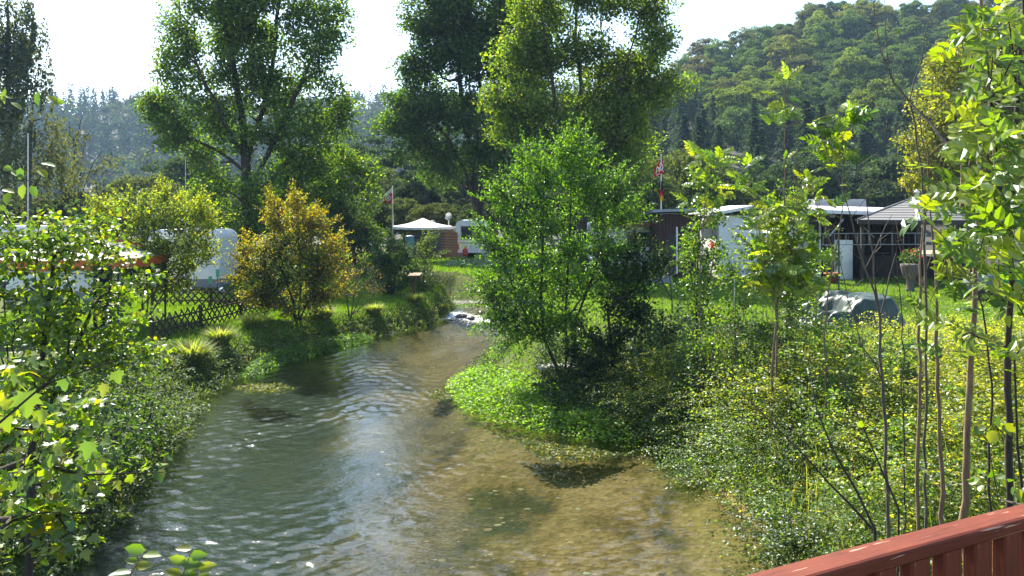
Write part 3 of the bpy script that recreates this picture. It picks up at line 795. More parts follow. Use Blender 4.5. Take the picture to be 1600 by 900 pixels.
# trees along the foot of the slopes
r = np.random.default_rng(21)
for px, py_top, Y, s, col, lab in [
    (590, 262, 78, .72, (.075, .095, .035), "pale olive bush left of the white flag behind the tent"),
    (632, 222, 84, .82, (.055, .085, .040), "greyish willow bush right behind the white flag"),
    (680, 225, 88, .85, (.036, .062, .032), "dark thicket tree behind the white tent roof"),
    (722, 235, 80, .75, (.065, .09, .038), "pale green bush beside the black trunks of the dark tree"),
    (650, 270, 70, .50, (.030, .052, .028), "low dark bush directly behind the tent's satellite dishes"),
    (560, 205, 110, 1.0, (.05, .085, .03), "round green tree on the slope right of the tall maple"),
    (790, 240, 84, .8, (.04, .065, .03), "dark tree behind the trunks in the middle"),
    (1010, 262, 62, .52, (.045, .075, .030), "dark rounded bush behind the flags and the brown shed"),
    (1062, 225, 66, .66, (.090, .115, .034), "light green bushy tree right of the red flag"),
    (1120, 245, 68, .62, (.070, .10, .030), "bushy tree behind the white clapboard cabin"),
    (1180, 255, 74, .62, (.040, .07, .028), "dark bushy tree above the cabin roof"),
    (1250, 235, 78, .75, (.036, .062, .03), "dark tree above the long white roof"),
    (1330, 250, 80, .7, (.030, .052, .030), "blackish green tree above the flat roof"),
    (1395, 235, 76, .72, (.05, .08, .03), "dull green tree left of the pavilion roof top"),
    (1570, 200, 56, .8, (.10, .125, .026), "green tree behind the pavilion's far side"),
    (225, 268, 72, .60, (.085, .105, .04), "rounded pale olive bush behind the yellow shrub"),
    (180, 285, 68, .50, (.075, .10, .03), "low green bush behind the left caravans"),
    (20, 300, 70, .50, (.060, .08, .035), "low olive bush behind the bare flagpole"),
    (90, 305, 74, .48, (.065, .09, .035), "low bush under the leggy tree"),
    (290, 235, 95, .9, (.05, .08, .03), "green tree half hidden by the tall maple's left side"),
]:
    H = (12.5, 14, 11.5, 13)
    k = int(r.integers(4)); ztop = EYE - (py_top - HOR) / FPX * Y
    hz = 1.2 if Y < 92 else 1.1 + float(hill_z(np.array([(px - 800) / FPX * Y]), np.array([Y]))[0])
    szz = (ztop - hz) / (H[k] * s * .98)
    if szz < .85:
        f = max(.6, math.sqrt(szz / .85)); s *= f; szz /= f
    inst_tree('b', k, ((px - 800) / FPX * Y, Y, hz - .2), s, float(r.uniform(0, 6.28)), col, "valley_tree", lab, "tree", "trees along the foot of the slope", sz=max(.5, szz))

for k in range(44):                                   # the hedge that closes the campsite
    px = -40 + k * 26 + float(r.uniform(-9, 9)); Y = float(r.uniform(58, 70)); hk = int(r.integers(3))
    inst_tree('b', int(r.integers(4)), ((px - 800) / FPX * Y, Y, 1.1), float(r.uniform(.26, .38)), float(r.uniform(0, 6.28)), np.array([(.05, .075, .028), (.075, .095, .03), (.035, .06, .025)][hk]) * float(r.uniform(.8, 1.2)),
              "hedge_bush", "%s low bush in the hedge row %s" % (("green", "olive", "dark")[hk], ("behind the left caravans", "behind the yellow shrub", "behind the tall maple's trunk", "behind the round tree", "behind the distant tent", "behind the distant caravan", "behind the alder")[min(6, int(np.searchsorted([130, 300, 440, 600, 700, 780], px)))]), "shrub", "hedge row behind the campsite", sz=float(r.uniform(.8, 1.05)))

# ------------------------------------------------------------------ shrubs of the left bank
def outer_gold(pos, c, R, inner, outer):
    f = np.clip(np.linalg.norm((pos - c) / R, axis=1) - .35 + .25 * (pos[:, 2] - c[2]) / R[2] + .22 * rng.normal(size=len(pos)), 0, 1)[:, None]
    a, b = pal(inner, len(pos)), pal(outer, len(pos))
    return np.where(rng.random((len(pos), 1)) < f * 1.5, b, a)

cA = P(235, 375, 24)
make_tree("yellow_shrub", "tall yellow green multi-stemmed shrub beside the lattice fence", "shrub",
    [[(226, 512), (222, 470), (205, 400), (190, 340)], [(228, 505), (235, 420), (245, 330)], [(230, 505), (250, 430), (285, 360)], [(226, 505), (215, 430), (175, 380)], [(230, 500), (260, 450), (300, 405)]],
    [(190, 340, 42, 34), (250, 322, 46, 30), (300, 350, 36, 28), (215, 375, 60, 40), (275, 395, 52, 34), (180, 400, 36, 36), (235, 430, 60, 34), (300, 325, 20, 18), (320, 380, 18, 20)],
    24, .05, None, dens=55, per=70, rc=.30, size=.085, shoots=320, shoot_len=.6, r0=.005, mat=LEAF, bark=BARK_GREY,
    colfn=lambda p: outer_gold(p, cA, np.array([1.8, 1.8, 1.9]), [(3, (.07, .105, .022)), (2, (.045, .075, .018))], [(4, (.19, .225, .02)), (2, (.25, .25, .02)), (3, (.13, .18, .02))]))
cB = P(455, 415, 24)
make_tree("golden_shrub", "golden orange dense shrub overhanging the bank in front of the tall maple", "shrub",
    [[(462, 502), (458, 470), (440, 420), (415, 380)], [(466, 500), (470, 440), (465, 350)], [(468, 500), (490, 450), (515, 400)], [(460, 495), (430, 450), (395, 430)]],
    [(455, 350, 40, 34), (410, 395, 36, 32), (500, 395, 38, 32), (455, 410, 62, 44), (400, 440, 36, 30), (505, 440, 36, 34), (455, 460, 66, 26), (455, 318, 14, 16), (430, 330, 14, 14), (488, 350, 22, 20)],
    24, .06, None, dens=72, per=74, rc=.25, size=.075, shoots=300, shoot_len=.6, r0=.005, bark=BARK,
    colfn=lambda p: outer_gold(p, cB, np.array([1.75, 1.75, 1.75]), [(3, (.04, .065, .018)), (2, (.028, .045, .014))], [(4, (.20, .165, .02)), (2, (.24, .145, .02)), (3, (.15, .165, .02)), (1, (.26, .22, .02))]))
make_tree("bare_shrub", "nearly bare grey brown twiggy shrub beside the golden shrub", "shrub",
    [[(545, 500), (542, 460), (525, 420)], [(548, 498), (555, 450), (560, 405)], [(548, 496), (570, 450), (592, 412)], [(546, 495), (580, 465), (603, 432)]],
    [(530, 425, 26, 24), (565, 415, 30, 22), (585, 440, 24, 22), (550, 445, 38, 26)], 26, .03, [(2, (.16, .12, .07)), (1, (.2, .15, .03)), (1, (.09, .10, .03))], dens=95, per=7, rc=.2, size=.05, r0=.007, bark=BARK_GREY, mat=LEAF_DULL)
make_tree("dark_shrub", "dark green shrub left of the bird table on the far lawn", "shrub", [[(610, 470), (610, 430)], [(612, 465), (622, 410)]],
    [(608, 400, 26, 24), (615, 430, 32, 28), (596, 440, 20, 20)], 31, .05, [(3, (.028, .06, .018)), (1, (.05, .09, .02))], dens=48, per=90, rc=.28, size=.085, shoots=70, shoot_len=.5, r0=.006)
make_tree("grey_shrub", "loose grey green shrub right of the bird table on the far lawn", "shrub", [[(655, 462), (652, 420), (645, 390)], [(658, 460), (665, 410), (668, 380)]],
    [(640, 400, 22, 20), (665, 395, 20, 22), (655, 425, 28, 24), (640, 430, 18, 14), (668, 375, 12, 10)], 32, .04, [(3, (.065, .09, .04)), (2, (.09, .12, .05)), (1, (.04, .07, .02))], dens=48, per=60, rc=.28, size=.08, shoots=90, shoot_len=.55, r0=.006)

# ------------------------------------------------------------------ alder and dark bushes on the tongue
make_tree("alder_tree", "bright green young alder with several thin stems leaning over the stream", "tree",
    [[(878, 606), (868, 570), (850, 530), (845, 470), (848, 390), (850, 300)], [(880, 604), (886, 550), (884, 480), (890, 380), (893, 270)], [(880, 604), (896, 560), (900, 500), (930, 420), (945, 350)], [(850, 530), (815, 480), (790, 420)], [(884, 500), (920, 450), (965, 410)]],
    [(890, 250, 36, 30), (840, 275, 46, 32), (930, 290, 38, 32), (800, 320, 40, 32), (875, 320, 66, 40), (955, 340, 34, 34), (785, 385, 38, 36), (850, 390, 70, 44), (930, 395, 52, 40), (790, 440, 40, 32),
     (860, 455, 64, 40), (940, 450, 48, 36), (815, 500, 44, 30), (880, 515, 50, 30), (780, 480, 24, 26), (905, 225, 18, 16)],
    17.6, .055, LIME + [(3, (.035, .075, .014))], dens=78, per=55, rc=.27, shoots=620, shoot_len=.65, size=.075, tmpl=OVAL, r0=.0045, mat=LEAF_SHINY, bark=BARK, depth=.8)
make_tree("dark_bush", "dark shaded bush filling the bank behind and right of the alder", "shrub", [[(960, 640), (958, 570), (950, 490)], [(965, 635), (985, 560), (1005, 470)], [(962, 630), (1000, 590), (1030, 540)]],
    [(960, 500, 44, 44), (1000, 470, 40, 44), (1030, 520, 40, 40), (940, 560, 46, 36), (990, 570, 54, 44), (1035, 590, 40, 40), (950, 620, 46, 32), (1000, 640, 44, 34), (980, 420, 36, 30), (1010, 410, 30, 30)],
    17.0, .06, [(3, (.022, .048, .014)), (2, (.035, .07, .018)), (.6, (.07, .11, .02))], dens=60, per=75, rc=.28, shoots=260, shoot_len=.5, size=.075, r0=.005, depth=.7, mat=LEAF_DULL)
make_tree("trailing_bush", "pale leaved bush trailing beside the brown shed's deck", "shrub", [[(1050, 470), (1045, 420), (1020, 390)], [(1050, 470), (1030, 430), (1000, 400)]],
    [(1000, 385, 34, 14), (1010, 415, 34, 12), (1040, 400, 24, 16), (985, 350, 16, 14)], 24, .03, [(3, (.10, .14, .03)), (2, (.06, .10, .02))], dens=16, per=46, rc=.22, size=.075, shoots=60, shoot_len=.5, r0=.005)
# ------------------------------------------------------------------ campsite
WHITE = surf("white_paint", (.78, .78, .76), (.66, .67, .66), scale=3, rough=.4)
CREAM = surf("cream_canvas", (.72, .68, .60), (.62, .57, .49), scale=5, rough=.75, bump=.15)
GREYP = surf("grey_panel", (.22, .24, .27), (.16, .17, .19), scale=6, rough=.5)
ORANGE = surf("orange_canvas", (.52, .13, .03), (.42, .09, .025), scale=6, rough=.7)
NAVY = surf("navy_cloth", (.012, .016, .04), (.02, .022, .045), scale=8, rough=.8)
BROWNW = surf("brown_boards", (.055, .022, .016), (.032, .014, .011), scale=7, rough=.75, bump=.3, stretch=(1, 1, 6))
DARKW = surf("dark_boards", (.05, .038, .03), (.028, .022, .018), scale=7, rough=.8, bump=.3, stretch=(6, 1, 1))
ORANGEW = surf("orange_boards", (.30, .13, .06), (.20, .085, .04), scale=7, rough=.7, bump=.25, stretch=(1, 1, 5))
RAWW = surf("raw_timber", (.34, .19, .09), (.24, .13, .06), scale=9, rough=.75, stretch=(.2, 1, 1))
FENCEW = surf("fence_wood", (.075, .05, .032), (.042, .028, .019), scale=14, rough=.85, bump=.4)
METAL = surf("pale_metal", (.55, .56, .57), (.45, .46, .47), scale=10, rough=.35, metal=.7)
ROOFM = surf("roof_sheet", (.30, .32, .36), (.22, .24, .27), scale=4, rough=.45)
ROOFW = surf("white_roof", (.72, .73, .74), (.58, .59, .6), scale=2, rough=.5)
SHINGLE = surf("grey_shingle", (.16, .16, .165), (.10, .10, .105), scale=20, rough=.85, bump=.4)
GLASS = surf("dark_window", (.02, .025, .03), (.035, .04, .045), scale=2, rough=.08)
TARP = surf("green_tarp", (.020, .042, .028), (.034, .058, .044), scale=5, rough=.42, spec=.5)
GREENM = surf("green_metal", (.02, .07, .05), (.015, .05, .035), scale=6, rough=.5)
GREENP = surf("green_plastic", (.03, .22, .07), (.025, .17, .05), scale=6, rough=.4)
MINT = surf("mint_plastic", (.12, .42, .24), (.1, .36, .2), scale=6, rough=.4)
TEAL = surf("teal_plastic", (.10, .26, .28), (.08, .2, .22), scale=6, rough=.45)
TERRA = surf("terracotta", (.30, .10, .05), (.24, .08, .04), scale=10, rough=.8)
STONE = surf("pale_stone", (.42, .40, .36), (.28, .27, .25), scale=8, rough=.9, bump=.5)
REDP = surf("red_plastic", (.45, .02, .015), (.36, .015, .012), scale=6, rough=.35)
REDC = surf("red_cloth", (.42, .012, .025), (.36, .01, .02), scale=8, rough=.75)
WHITEC = surf("white_cloth", (.74, .72, .72), (.66, .64, .64), scale=8, rough=.75)
BLACKC = surf("black_cloth", (.015, .015, .015), (.02, .02, .02), scale=8, rough=.8)
GOLDC = surf("gold_cloth", (.62, .40, .02), (.55, .35, .02), scale=8, rough=.75)
BLACKM = surf("black_metal", (.015, .015, .016), (.03, .03, .03), scale=8, rough=.4)
DARKIN = surf("dark_plank_wall", (.04, .03, .024), (.024, .018, .015), scale=6, rough=.85, bump=.3, stretch=(5, 5, 1))

def rot2(p, a): return np.array([p[0] * math.cos(a) - p[1] * math.sin(a), p[0] * math.sin(a) + p[1] * math.cos(a)])

def caravan(label, c, L, W, H, rz, z, skirt=None, window=None, lights=False, name="caravan"):
    """rounded box on wheels, length along local x, the end facing -y of the scene chosen by rz"""
    o = thing(name, label, "caravan", (c[0], c[1], z)); o.rotation_euler[2] = rz
    ORIG[o.name] = np.zeros(3)
    # side profile rounded at the top edges, extruded along y
    prof = []
    R = .38; zb = .42
    prof += [(-L / 2, zb), (-L / 2, H - R)]
    prof += [(-L / 2 + R - R * math.cos(t), H - R + R * math.sin(t)) for t in np.linspace(.2, math.pi / 2, 6)]
    prof += [(L / 2 - R + R * math.sin(t), H - R + R * math.cos(t)) for t in np.linspace(0, math.pi / 2 - .2, 6)]
    prof += [(L / 2, H - R), (L / 2, zb)]
    n = len(prof); V = []
    for s, ins in ((-1, .05), (-1, .0), (1, .0), (1, .05)):
        yy = s * (W / 2 - (0.0 if ins else .06))
        for x, zz in prof:
            k = 1 - ins / 1.4
            V.append((x * k, yy, zb + (zz - zb) * k))
    F = [[a * n + i, a * n + (i + 1) % n, (a + 1) * n + (i + 1) % n, (a + 1) * n + i] for a in range(3) for i in range(n)]
    g = G(); g.add(V, F); g.add(V[:n], [list(range(n))]); g.add(V[3 * n:], [list(range(n))[::-1]])
    g.build("body", WHITE, o)
    g = G(); e = .03
    box(g, -L / 2 + .02, L / 2 - .02, -W / 2 + .02, W / 2 - .02, -.15, zb + (skirt or .02)); g.build("skirt", GREYP, o)
    g = G()
    for y in (-W / 2 - .012, W / 2 + .012):
        box(g, -L / 2 + .05, L / 2 - .05, y - .012, y + .012, 1.02, 1.06)
    g.build("trim_strip", GREYP, o)
    if window:
        for (face, a, b, z0, z1) in window:
            w = G(); f = G()
            if face in '-+':
                s = -1 if face == '-' else 1; y = s * (W / 2 + .01)
                box(w, a, b, min(y, y + s * .02), max(y, y + s * .02), z0, z1); box(f, a - .05, b + .05, min(y - s * .012, y + s * .01), max(y - s * .012, y + s * .01), z0 - .05, z1 + .05)
            else:
                x = -L / 2 - .01 if face == 'l' else L / 2 + .01
                box(w, x - .02, x + .02, a, b, z0, z1); box(f, x - .012, x + .012, a - .05, b + .05, z0 - .05, z1 + .05)
            wo = w.build("window", GLASS, o); f.build("window_frame", GREYP, wo)
    if lights:
        for s in (-1, 1):
            g = G(); box(g, s * (L / 2 - .15) - .07, s * (L / 2 - .15) + .07, -W / 2 - .05, -W / 2 - .01, .62, .95); g.build("tail_light", REDP, o)
        g = G(); box(g, -.26, .26, -W / 2 - .04, -W / 2 - .012, .62, .74); g.build("number_plate", WHITEC, o)
        g = G(); box(g, -L / 2, L / 2, -W / 2 - .07, -W / 2 + .05, .42, .56); g.build("bumper", WHITE, o)
    g = G(); box(g, -.25, .25, -.2, .2, H - .02, H + .06); box(g, -.21, .21, -.16, .16, H + .061, H + .09); g.build("roof_vent", GREYP, o)
    for s in (-1, 1):
        g = G(); tube(g, [(-L / 2 + .3, s * (W / 2 - .05), H - .02), (L / 2 - .3, s * (W / 2 - .05), H - .02)], .018, 5); g.build("awning_rail", METAL, o)
    for s in (-1, 1):
        g = G(); a = np.linspace(0, 6.283, 18, endpoint=False)
        ring = np.stack([.32 * np.cos(a), np.full(18, s * (W / 2 - .02)), .32 + .32 * np.sin(a)], 1); ring2 = ring - (0, s * .2, 0)
        g.add(np.concatenate([ring, ring2]), [[i, (i + 1) % 18, 18 + (i + 1) % 18, 18 + i] for i in range(18)]); g.add(ring, [list(range(18))])
        g.build("wheel", BLACKM, o)
    return o

# white caravan seen end-on behind the yellow shrub
caravan("plain white caravan with a grey lower edge between the yellow and the golden shrub", ((-13.55), 34.3), 2.95, 2.3, 2.45, 0.0, .78, skirt=.38, window=[('+', -.8, .8, 1.2, 1.9)])
caravan("white caravan whose long roof shows at the frame's edge behind the tent", (-20.5, 33.5), 5.2, 2.3, 2.62, .08, .78, window=[('-', -1.6, -.4, 1.2, 1.9), ('-', .5, 1.6, 1.2, 1.9)])
caravan("pale caravan roof showing between the orange tent and the yellow shrub", (-16.2, 29.6), 3.6, 2.2, 2.35, -.1, .76, window=[('-', -.9, .8, 1.15, 1.75)])

def hip_tent(label, name, cat, c, w, d, z0, ze, za, rz, canvas, valance, posts, vh=.24, ridge=None):
    o = thing(name, label, cat, (c[0], c[1], z0)); o.rotation_euler[2] = rz; ORIG[o.name] = np.zeros(3)
    ze -= z0; za -= z0
    k = [(-w / 2, -d / 2), (w / 2, -d / 2), (w / 2, d / 2), (-w / 2, d / 2)]
    g = G(); n = 6
    for i in range(4):                                    # four panels that sag a little
        a, b = np.array(k[i]), np.array(k[(i + 1) % 4])
        V = []
        for j in range(n + 1):
            f = j / n
            for s in range(n + 1):
                t = s / n; q = (a + (b - a) * t) * (1 - f)
                V.append((q[0], q[1], ze + (za - ze) * f - .10 * math.sin(math.pi * f) - .05 * math.sin(math.pi * t) * (1 - f)))
        F = [[j * (n + 1) + s, j * (n + 1) + s + 1, (j + 1) * (n + 1) + s + 1, (j + 1) * (n + 1) + s] for j in range(n) for s in range(n)]
        g.add(V, F)
    g.build("roof", canvas, o, smooth=True)
    for i in range(4):
        a, b = np.array(k[i]), np.array(k[(i + 1) % 4]); V = []
        m = 14
        for s in range(m + 1):
            q = (a + (b - a) * s / m) * 1.004; dz = -.05 * math.sin(math.pi * s / m)
            V += [(q[0], q[1], ze + dz + .005), (q[0], q[1], ze + dz - vh - .03 * (s % 2))]
        g = G(); g.add(V, [[2 * s, 2 * s + 2, 2 * s + 3, 2 * s + 1] for s in range(m)]); g.build("valance", valance, o)
    for x, y in k:
        g = G(); tube(g, [(x * .96, y * .96, -.1), (x * .96, y * .96, ze)], .03, 8); g.build("post", posts, o)
    if ridge is not None:
        for x, y in k:
            g = G(); tube(g, [(x, y, ze + .03), (x * .5, y * .5, (ze + za) / 2 - .03), (0, 0, za + .03)], .05, 6); g.build("ridge_strip", ridge, o)
    return o

hip_tent("white garden tent with an orange valance among the bushes at the frame's edge", "garden_tent", "tent", (-12.0, 22.2), 3.7, 3.4, .72, 2.78, 3.5, .06, CREAM, ORANGE, NAVY, ridge=ORANGE)
# dark side curtain gathered at the tent's post
g = G(); xs = np.linspace(-10.72, -10.25, 15)
V = []
for i, x in enumerate(xs):
    y = 20.55 + .04 * (-1) ** i; V += [(x, y, .75), (x, y, 2.6)]
g.add(V, [[2 * i, 2 * i + 2, 2 * i + 3, 2 * i + 1] for i in range(14)]); V2 = np.array(V) + (0, .012, 0); g.add(V2, [[2 * i, 2 * i + 1, 2 * i + 3, 2 * i + 2] for i in range(14)])
tag(g.build("side_curtain", NAVY), "navy curtain hanging below the orange valance of the garden tent", "curtain")

# ---- lattice fences: every slat is a piece of its own
def lattice_fence(label, A, B, h=.60, pitch=.26, group=None, zoff=.05):
    A, B = np.array(A, float), np.array(B, float); L = np.linalg.norm(B - A); d = (B - A) / L
    o = thing("lattice_fence", label, "fence", (A[0], A[1], zl(A[0], A[1])))
    nrm = np.array([d[1], -d[0]])
    if nrm[1] > 0: nrm = -nrm
    gs = G(); Ls = h / math.cos(math.radians(43)); hw = .027
    a = np.linspace(0, math.pi, 6)                        # half-round slat
    ring = [(hw * math.cos(t), .018 * math.sin(t)) for t in a]
    V = [(x, y, z) for z in (-Ls / 2, Ls / 2) for x, y in ring]
    gs.add(V, [[i, i + 1, 7 + i - 1 + 0, 6 + i] for i in range(5)] + [[5, 0, 6, 11]]); gs.add(V[:6], [list(range(6))[::-1]]); gs.add(V[6:], [list(range(6))])
    me = gs.mesh("slat", FENCEW)
    n = int(L / pitch)
    for i in range(n + 1):
        for s in (-1, 1):
            q = A + d * (i * pitch + .03); z = zl(q[0], q[1]) + zoff + h / 2 + .015 * rng.normal()
            ang = math.radians(43) * s + .02 * rng.normal()
            ax = np.array([d[0], d[1], 0]); up = np.array([0, 0, 1.0]); nv = np.array([nrm[0], nrm[1], 0])
            zc = up * math.cos(ang) + ax * math.sin(ang); xc = ax * math.cos(ang) - up * math.sin(ang)
            off = nv * (.022 if s > 0 else .001)
            place("slat", me, o, np.stack([xc, nv, zc], 1), np.array([q[0], q[1], z]) + off)
    for f in (.25, .72):
        g = G(); m = max(2, int(L / 1.0))
        pts = [A + d * L * t / m for t in range(m + 1)]
        tube(g, [(q[0] - nrm[0] * .03, q[1] - nrm[1] * .03, zl(q[0], q[1]) + zoff + h * f) for q in pts], .026, 6); g.build("rail", FENCEW, o)
    for t in np.arange(0, L + .1, 2.1):
        q = A + d * t - nrm * .09; z = zl(q[0], q[1])
        g = G(); tube(g, [(q[0], q[1], z - .3), (q[0], q[1], z + h + .02), (q[0], q[1], z + h + .06)], [.05, .05, .02], 8); g.build("post", FENCEW, o)
    return o
lattice_fence("low crossed lattice fence running along the stream bank beside the yellow shrub", (-9.05, 20.4), (-7.55, 27.6))
lattice_fence("low crossed lattice fence across the lawn in front of the white caravan", (-12.4, 27.6), (-8.9, 27.3))

# markers, lamp and stacked posts near the caravan
for px, pt, pb, lab in [(328, 432, 463, "left of the three mint green markers on the caravan lawn"), (339.5, 421, 462, "tallest middle one of the three mint green markers on the caravan lawn"),
                        (365, 431, 470, "right of the three mint green markers beside the golden shrub")]:
    Y = 29.5; b = P(px, pb, Y); z0 = zl(b[0], b[1]); t = P(px, pt, Y)
    o = thing("garden_marker", lab, "marker", (b[0], b[1], z0), "mint green garden markers")
    g = G(); tube(g, [(b[0], b[1], z0 - .1), (b[0], b[1], t[2])], .014, 6); g.build("stick", GREENM, o)
    g = G(); box(g, b[0] - .05, b[0] + .075, Y - .012, Y + .012, t[2] - .27, t[2] + .01, rz=.4); g.build("flag_panel", MINT, o)
b = P(347, 464, 29); z0 = zl(b[0], b[1])
o = thing("path_lamp", "small mushroom shaped path lamp on the caravan lawn", "lamp", (b[0], b[1], z0))
g = G(); tube(g, [(b[0], b[1], z0 - .05), (b[0], b[1], z0 + .38)], .025, 8); g.build("stem", METAL, o)
g = G(); lathe(g, [(.001, .52), (.07, .50), (.13, .44), (.14, .40), (.05, .38), (.001, .38)], (b[0], b[1], z0), 14); g.build("lamp_shade", WHITE, o, smooth=True)
o = thing("stacked_chair", "folded grey garden chair leaning by the yellow shrub and the lattice fence", "chair", (-11.9, 29.3, .8))
for i in range(5):
    g = G(); x = -12.3 + .16 * i; tube(g, [(x, 29.3, .78), (x + .05, 29.35, 1.62), (x + .07, 29.37, 1.66)], .02, 6); g.build("slat", METAL, o)
for zz in (1.0, 1.5):
    g = G(); tube(g, [(-12.36, 29.29, zz), (-11.58, 29.34, zz)], .018, 6); g.build("crossbar", METAL, o)
g = G(); box(g, -12.3, -11.6, 28.95, 29.25, 1.16, 1.20); g.build("seat", GREYP, o)

# ---- flag poles and flags
def cloth(g, outline_fn, n=14, m=10):
    V = [outline_fn(i / n, j / m) for j in range(m + 1) for i in range(n + 1)]
    F = [[j * (n + 1) + i, j * (n + 1) + i + 1, (j + 1) * (n + 1) + i + 1, (j + 1) * (n + 1) + i] for j in range(m) for i in range(n)]
    g.add(V, F); return g

def pole(o, x, y, z0, z1, r=.035):
    g = G(); tube(g, [(x, y, z0 - .3), (x, y, (z0 + z1) / 2), (x, y, z1)], [r, r * .9, r * .7], 8); g.build("pole", METAL, o, smooth=True)
    g = G(); lathe(g, [(.001, -.03), (r, 0), (r * 1.1, .03), (.001, .07)], (x, y, z1), 10); g.build("finial", METAL, o, smooth=True)

Yf = 52.0; b = P(613.5, 400, Yf); zt = P(613, 292, Yf)[2]
o = thing("flagpole", "white flagpole beside the white tent in the distance", "flagpole", (b[0], b[1], 1.2)); pole(o, b[0], b[1], 1.2, zt, .055)
A, Bq, Cq = P(612.5, 292, Yf - .2), P(612.5, 316, Yf - .2), P(588, 316, Yf - .2)          # the flag hangs as a drooping triangle
def flag_pt(u, v):
    top = A * (1 - u) + Cq * u; bot = Bq * (1 - u) + (Cq + np.array([.12, 0, -.02])) * u
    p = top * (1 - v) + bot * v
    return p + np.array([0, .10 * math.sin(7 * u + 3 * v) * u, -.05 * math.sin(math.pi * u) * v])
o = thing("hanging_flag", "red and white flag drooping from the distant white flagpole", "flag", A)
for nm, mt, v0, v1, dy in (("white_edge", WHITEC, 0, .34, 0), ("red_field", REDC, .34, 1, 0)):
    g = G(); cloth(g, lambda u, t: flag_pt(u * (1 if v0 == 0 else .62), v0 + (v1 - v0) * t)); g.build(nm, mt, o, smooth=True)
g = G(); cloth(g, lambda u, t: flag_pt(.62 + .38 * u, .34 + .66 * t)); g.build("white_tip", WHITEC, o, smooth=True)
ec = flag_pt(.27, .60) - np.array([0, .03, 0])
g = G(); a = np.linspace(0, 6.283, 20, endpoint=False)
for r0_, r1_ in ((.15, .19), (.045, .075)):
    V = [ec + (r_ * math.cos(t), -.01 - .14 * math.sin(7 * .27) * 0, r_ * math.sin(t)) for r_ in (r0_, r1_) for t in a]
    g.add(V, [[i, (i + 1) % 20, 20 + (i + 1) % 20, 20 + i] for i in range(20)])
for s in (-1, 1):
    d = np.array([.03 * 1, 0, 0]); g.add([ec + (-.12, -.012, .12 * s), ec + (-.09, -.012, .13 * s), ec + (.12, -.012, -.10 * s), ec + (.09, -.012, -.12 * s)], [[0, 1, 2, 3]])
g.build("emblem", WHITEC, o)

Yf = 46.0; b = P(1033, 330, Yf); zt = P(1035, 243, Yf)[2]
o = thing("flagpole", "flagpole with two flags behind the brown shed", "flagpole", (b[0], b[1], 1.1)); pole(o, b[0], b[1], 1.1, zt, .05)
A, Bq, Cq, Dq = P(1035.5, 247, Yf), P(1037, 269, Yf), P(1022, 262, Yf), P(1022, 279, Yf)
def flag2(u, v):
    p = (A * (1 - u) + Cq * u) * (1 - v) + (Bq * (1 - u) + Dq * u) * v
    return p + np.array([0, -.06 + .08 * math.sin(6 * u + 4 * v), 0])
o = thing("hanging_flag", "red flag with white lettering at the top of the pole behind the brown shed", "flag", A)
g = G(); cloth(g, flag2); g.build("cloth", REDC, o, smooth=True)
def strokes(g, fn, segs, w=.03):
    for (u0, v0, u1, v1) in segs:
        p, q = fn(u0, v0) + np.array([0, -.03, 0]), fn(u1, v1) + np.array([0, -.03, 0])
        d = q - p; d /= np.linalg.norm(d) + 1e-9; s = np.array([-d[2], 0, d[0]]) * w
        g.add([p - s, q - s, q + s, p + s], [[0, 1, 2, 3]])
    return g
g = strokes(G(), flag2, [(.12, .38, .12, .72), (.12, .38, .34, .38), (.34, .38, .34, .72), (.12, .72, .34, .72), (.46, .40, .46, .75), (.46, .40, .62, .42), (.46, .58, .58, .58), (.05, .9, .75, .86), (.72, .12, .8, .7), (.2, .14, .44, .24)], .022)
g.build("lettering", WHITEC, o)
o = thing("hanging_flag", "black red and gold striped flag hanging limp below the red flag", "flag", P(1034, 284, Yf))
for nm, mt, y0, y1, w0, w1 in (("black_stripe", BLACKC, 283, 298, .4, 2.2), ("red_stripe", REDC, 296.5, 307, 2.3, 3.6), ("gold_stripe", GOLDC, 305.5, 314, 3.4, 2.4)):
    g = G(); cloth(g, lambda u, t: P(1033.6 + (u - .45) * 2 * (w0 + (w1 - w0) * t), y0 + (y1 - y0) * t, Yf - .08 + .05 * math.sin(9 * u + 3 * t)), 8, 5); g.build(nm, mt, o, smooth=True)
for px, pt, Y, lab in [(44, 210, 47, "bare white flagpole in front of the weeping willow"), (290, 247, 47, "thin bare flagpole beside the tall maple's lower branches")]:
    b = P(px, 400, Y); o = thing("flagpole", lab, "flagpole", (b[0], b[1], 1.0)); pole(o, b[0], b[1], 1.0, P(px, pt, Y)[2], .05 if px < 100 else .035)

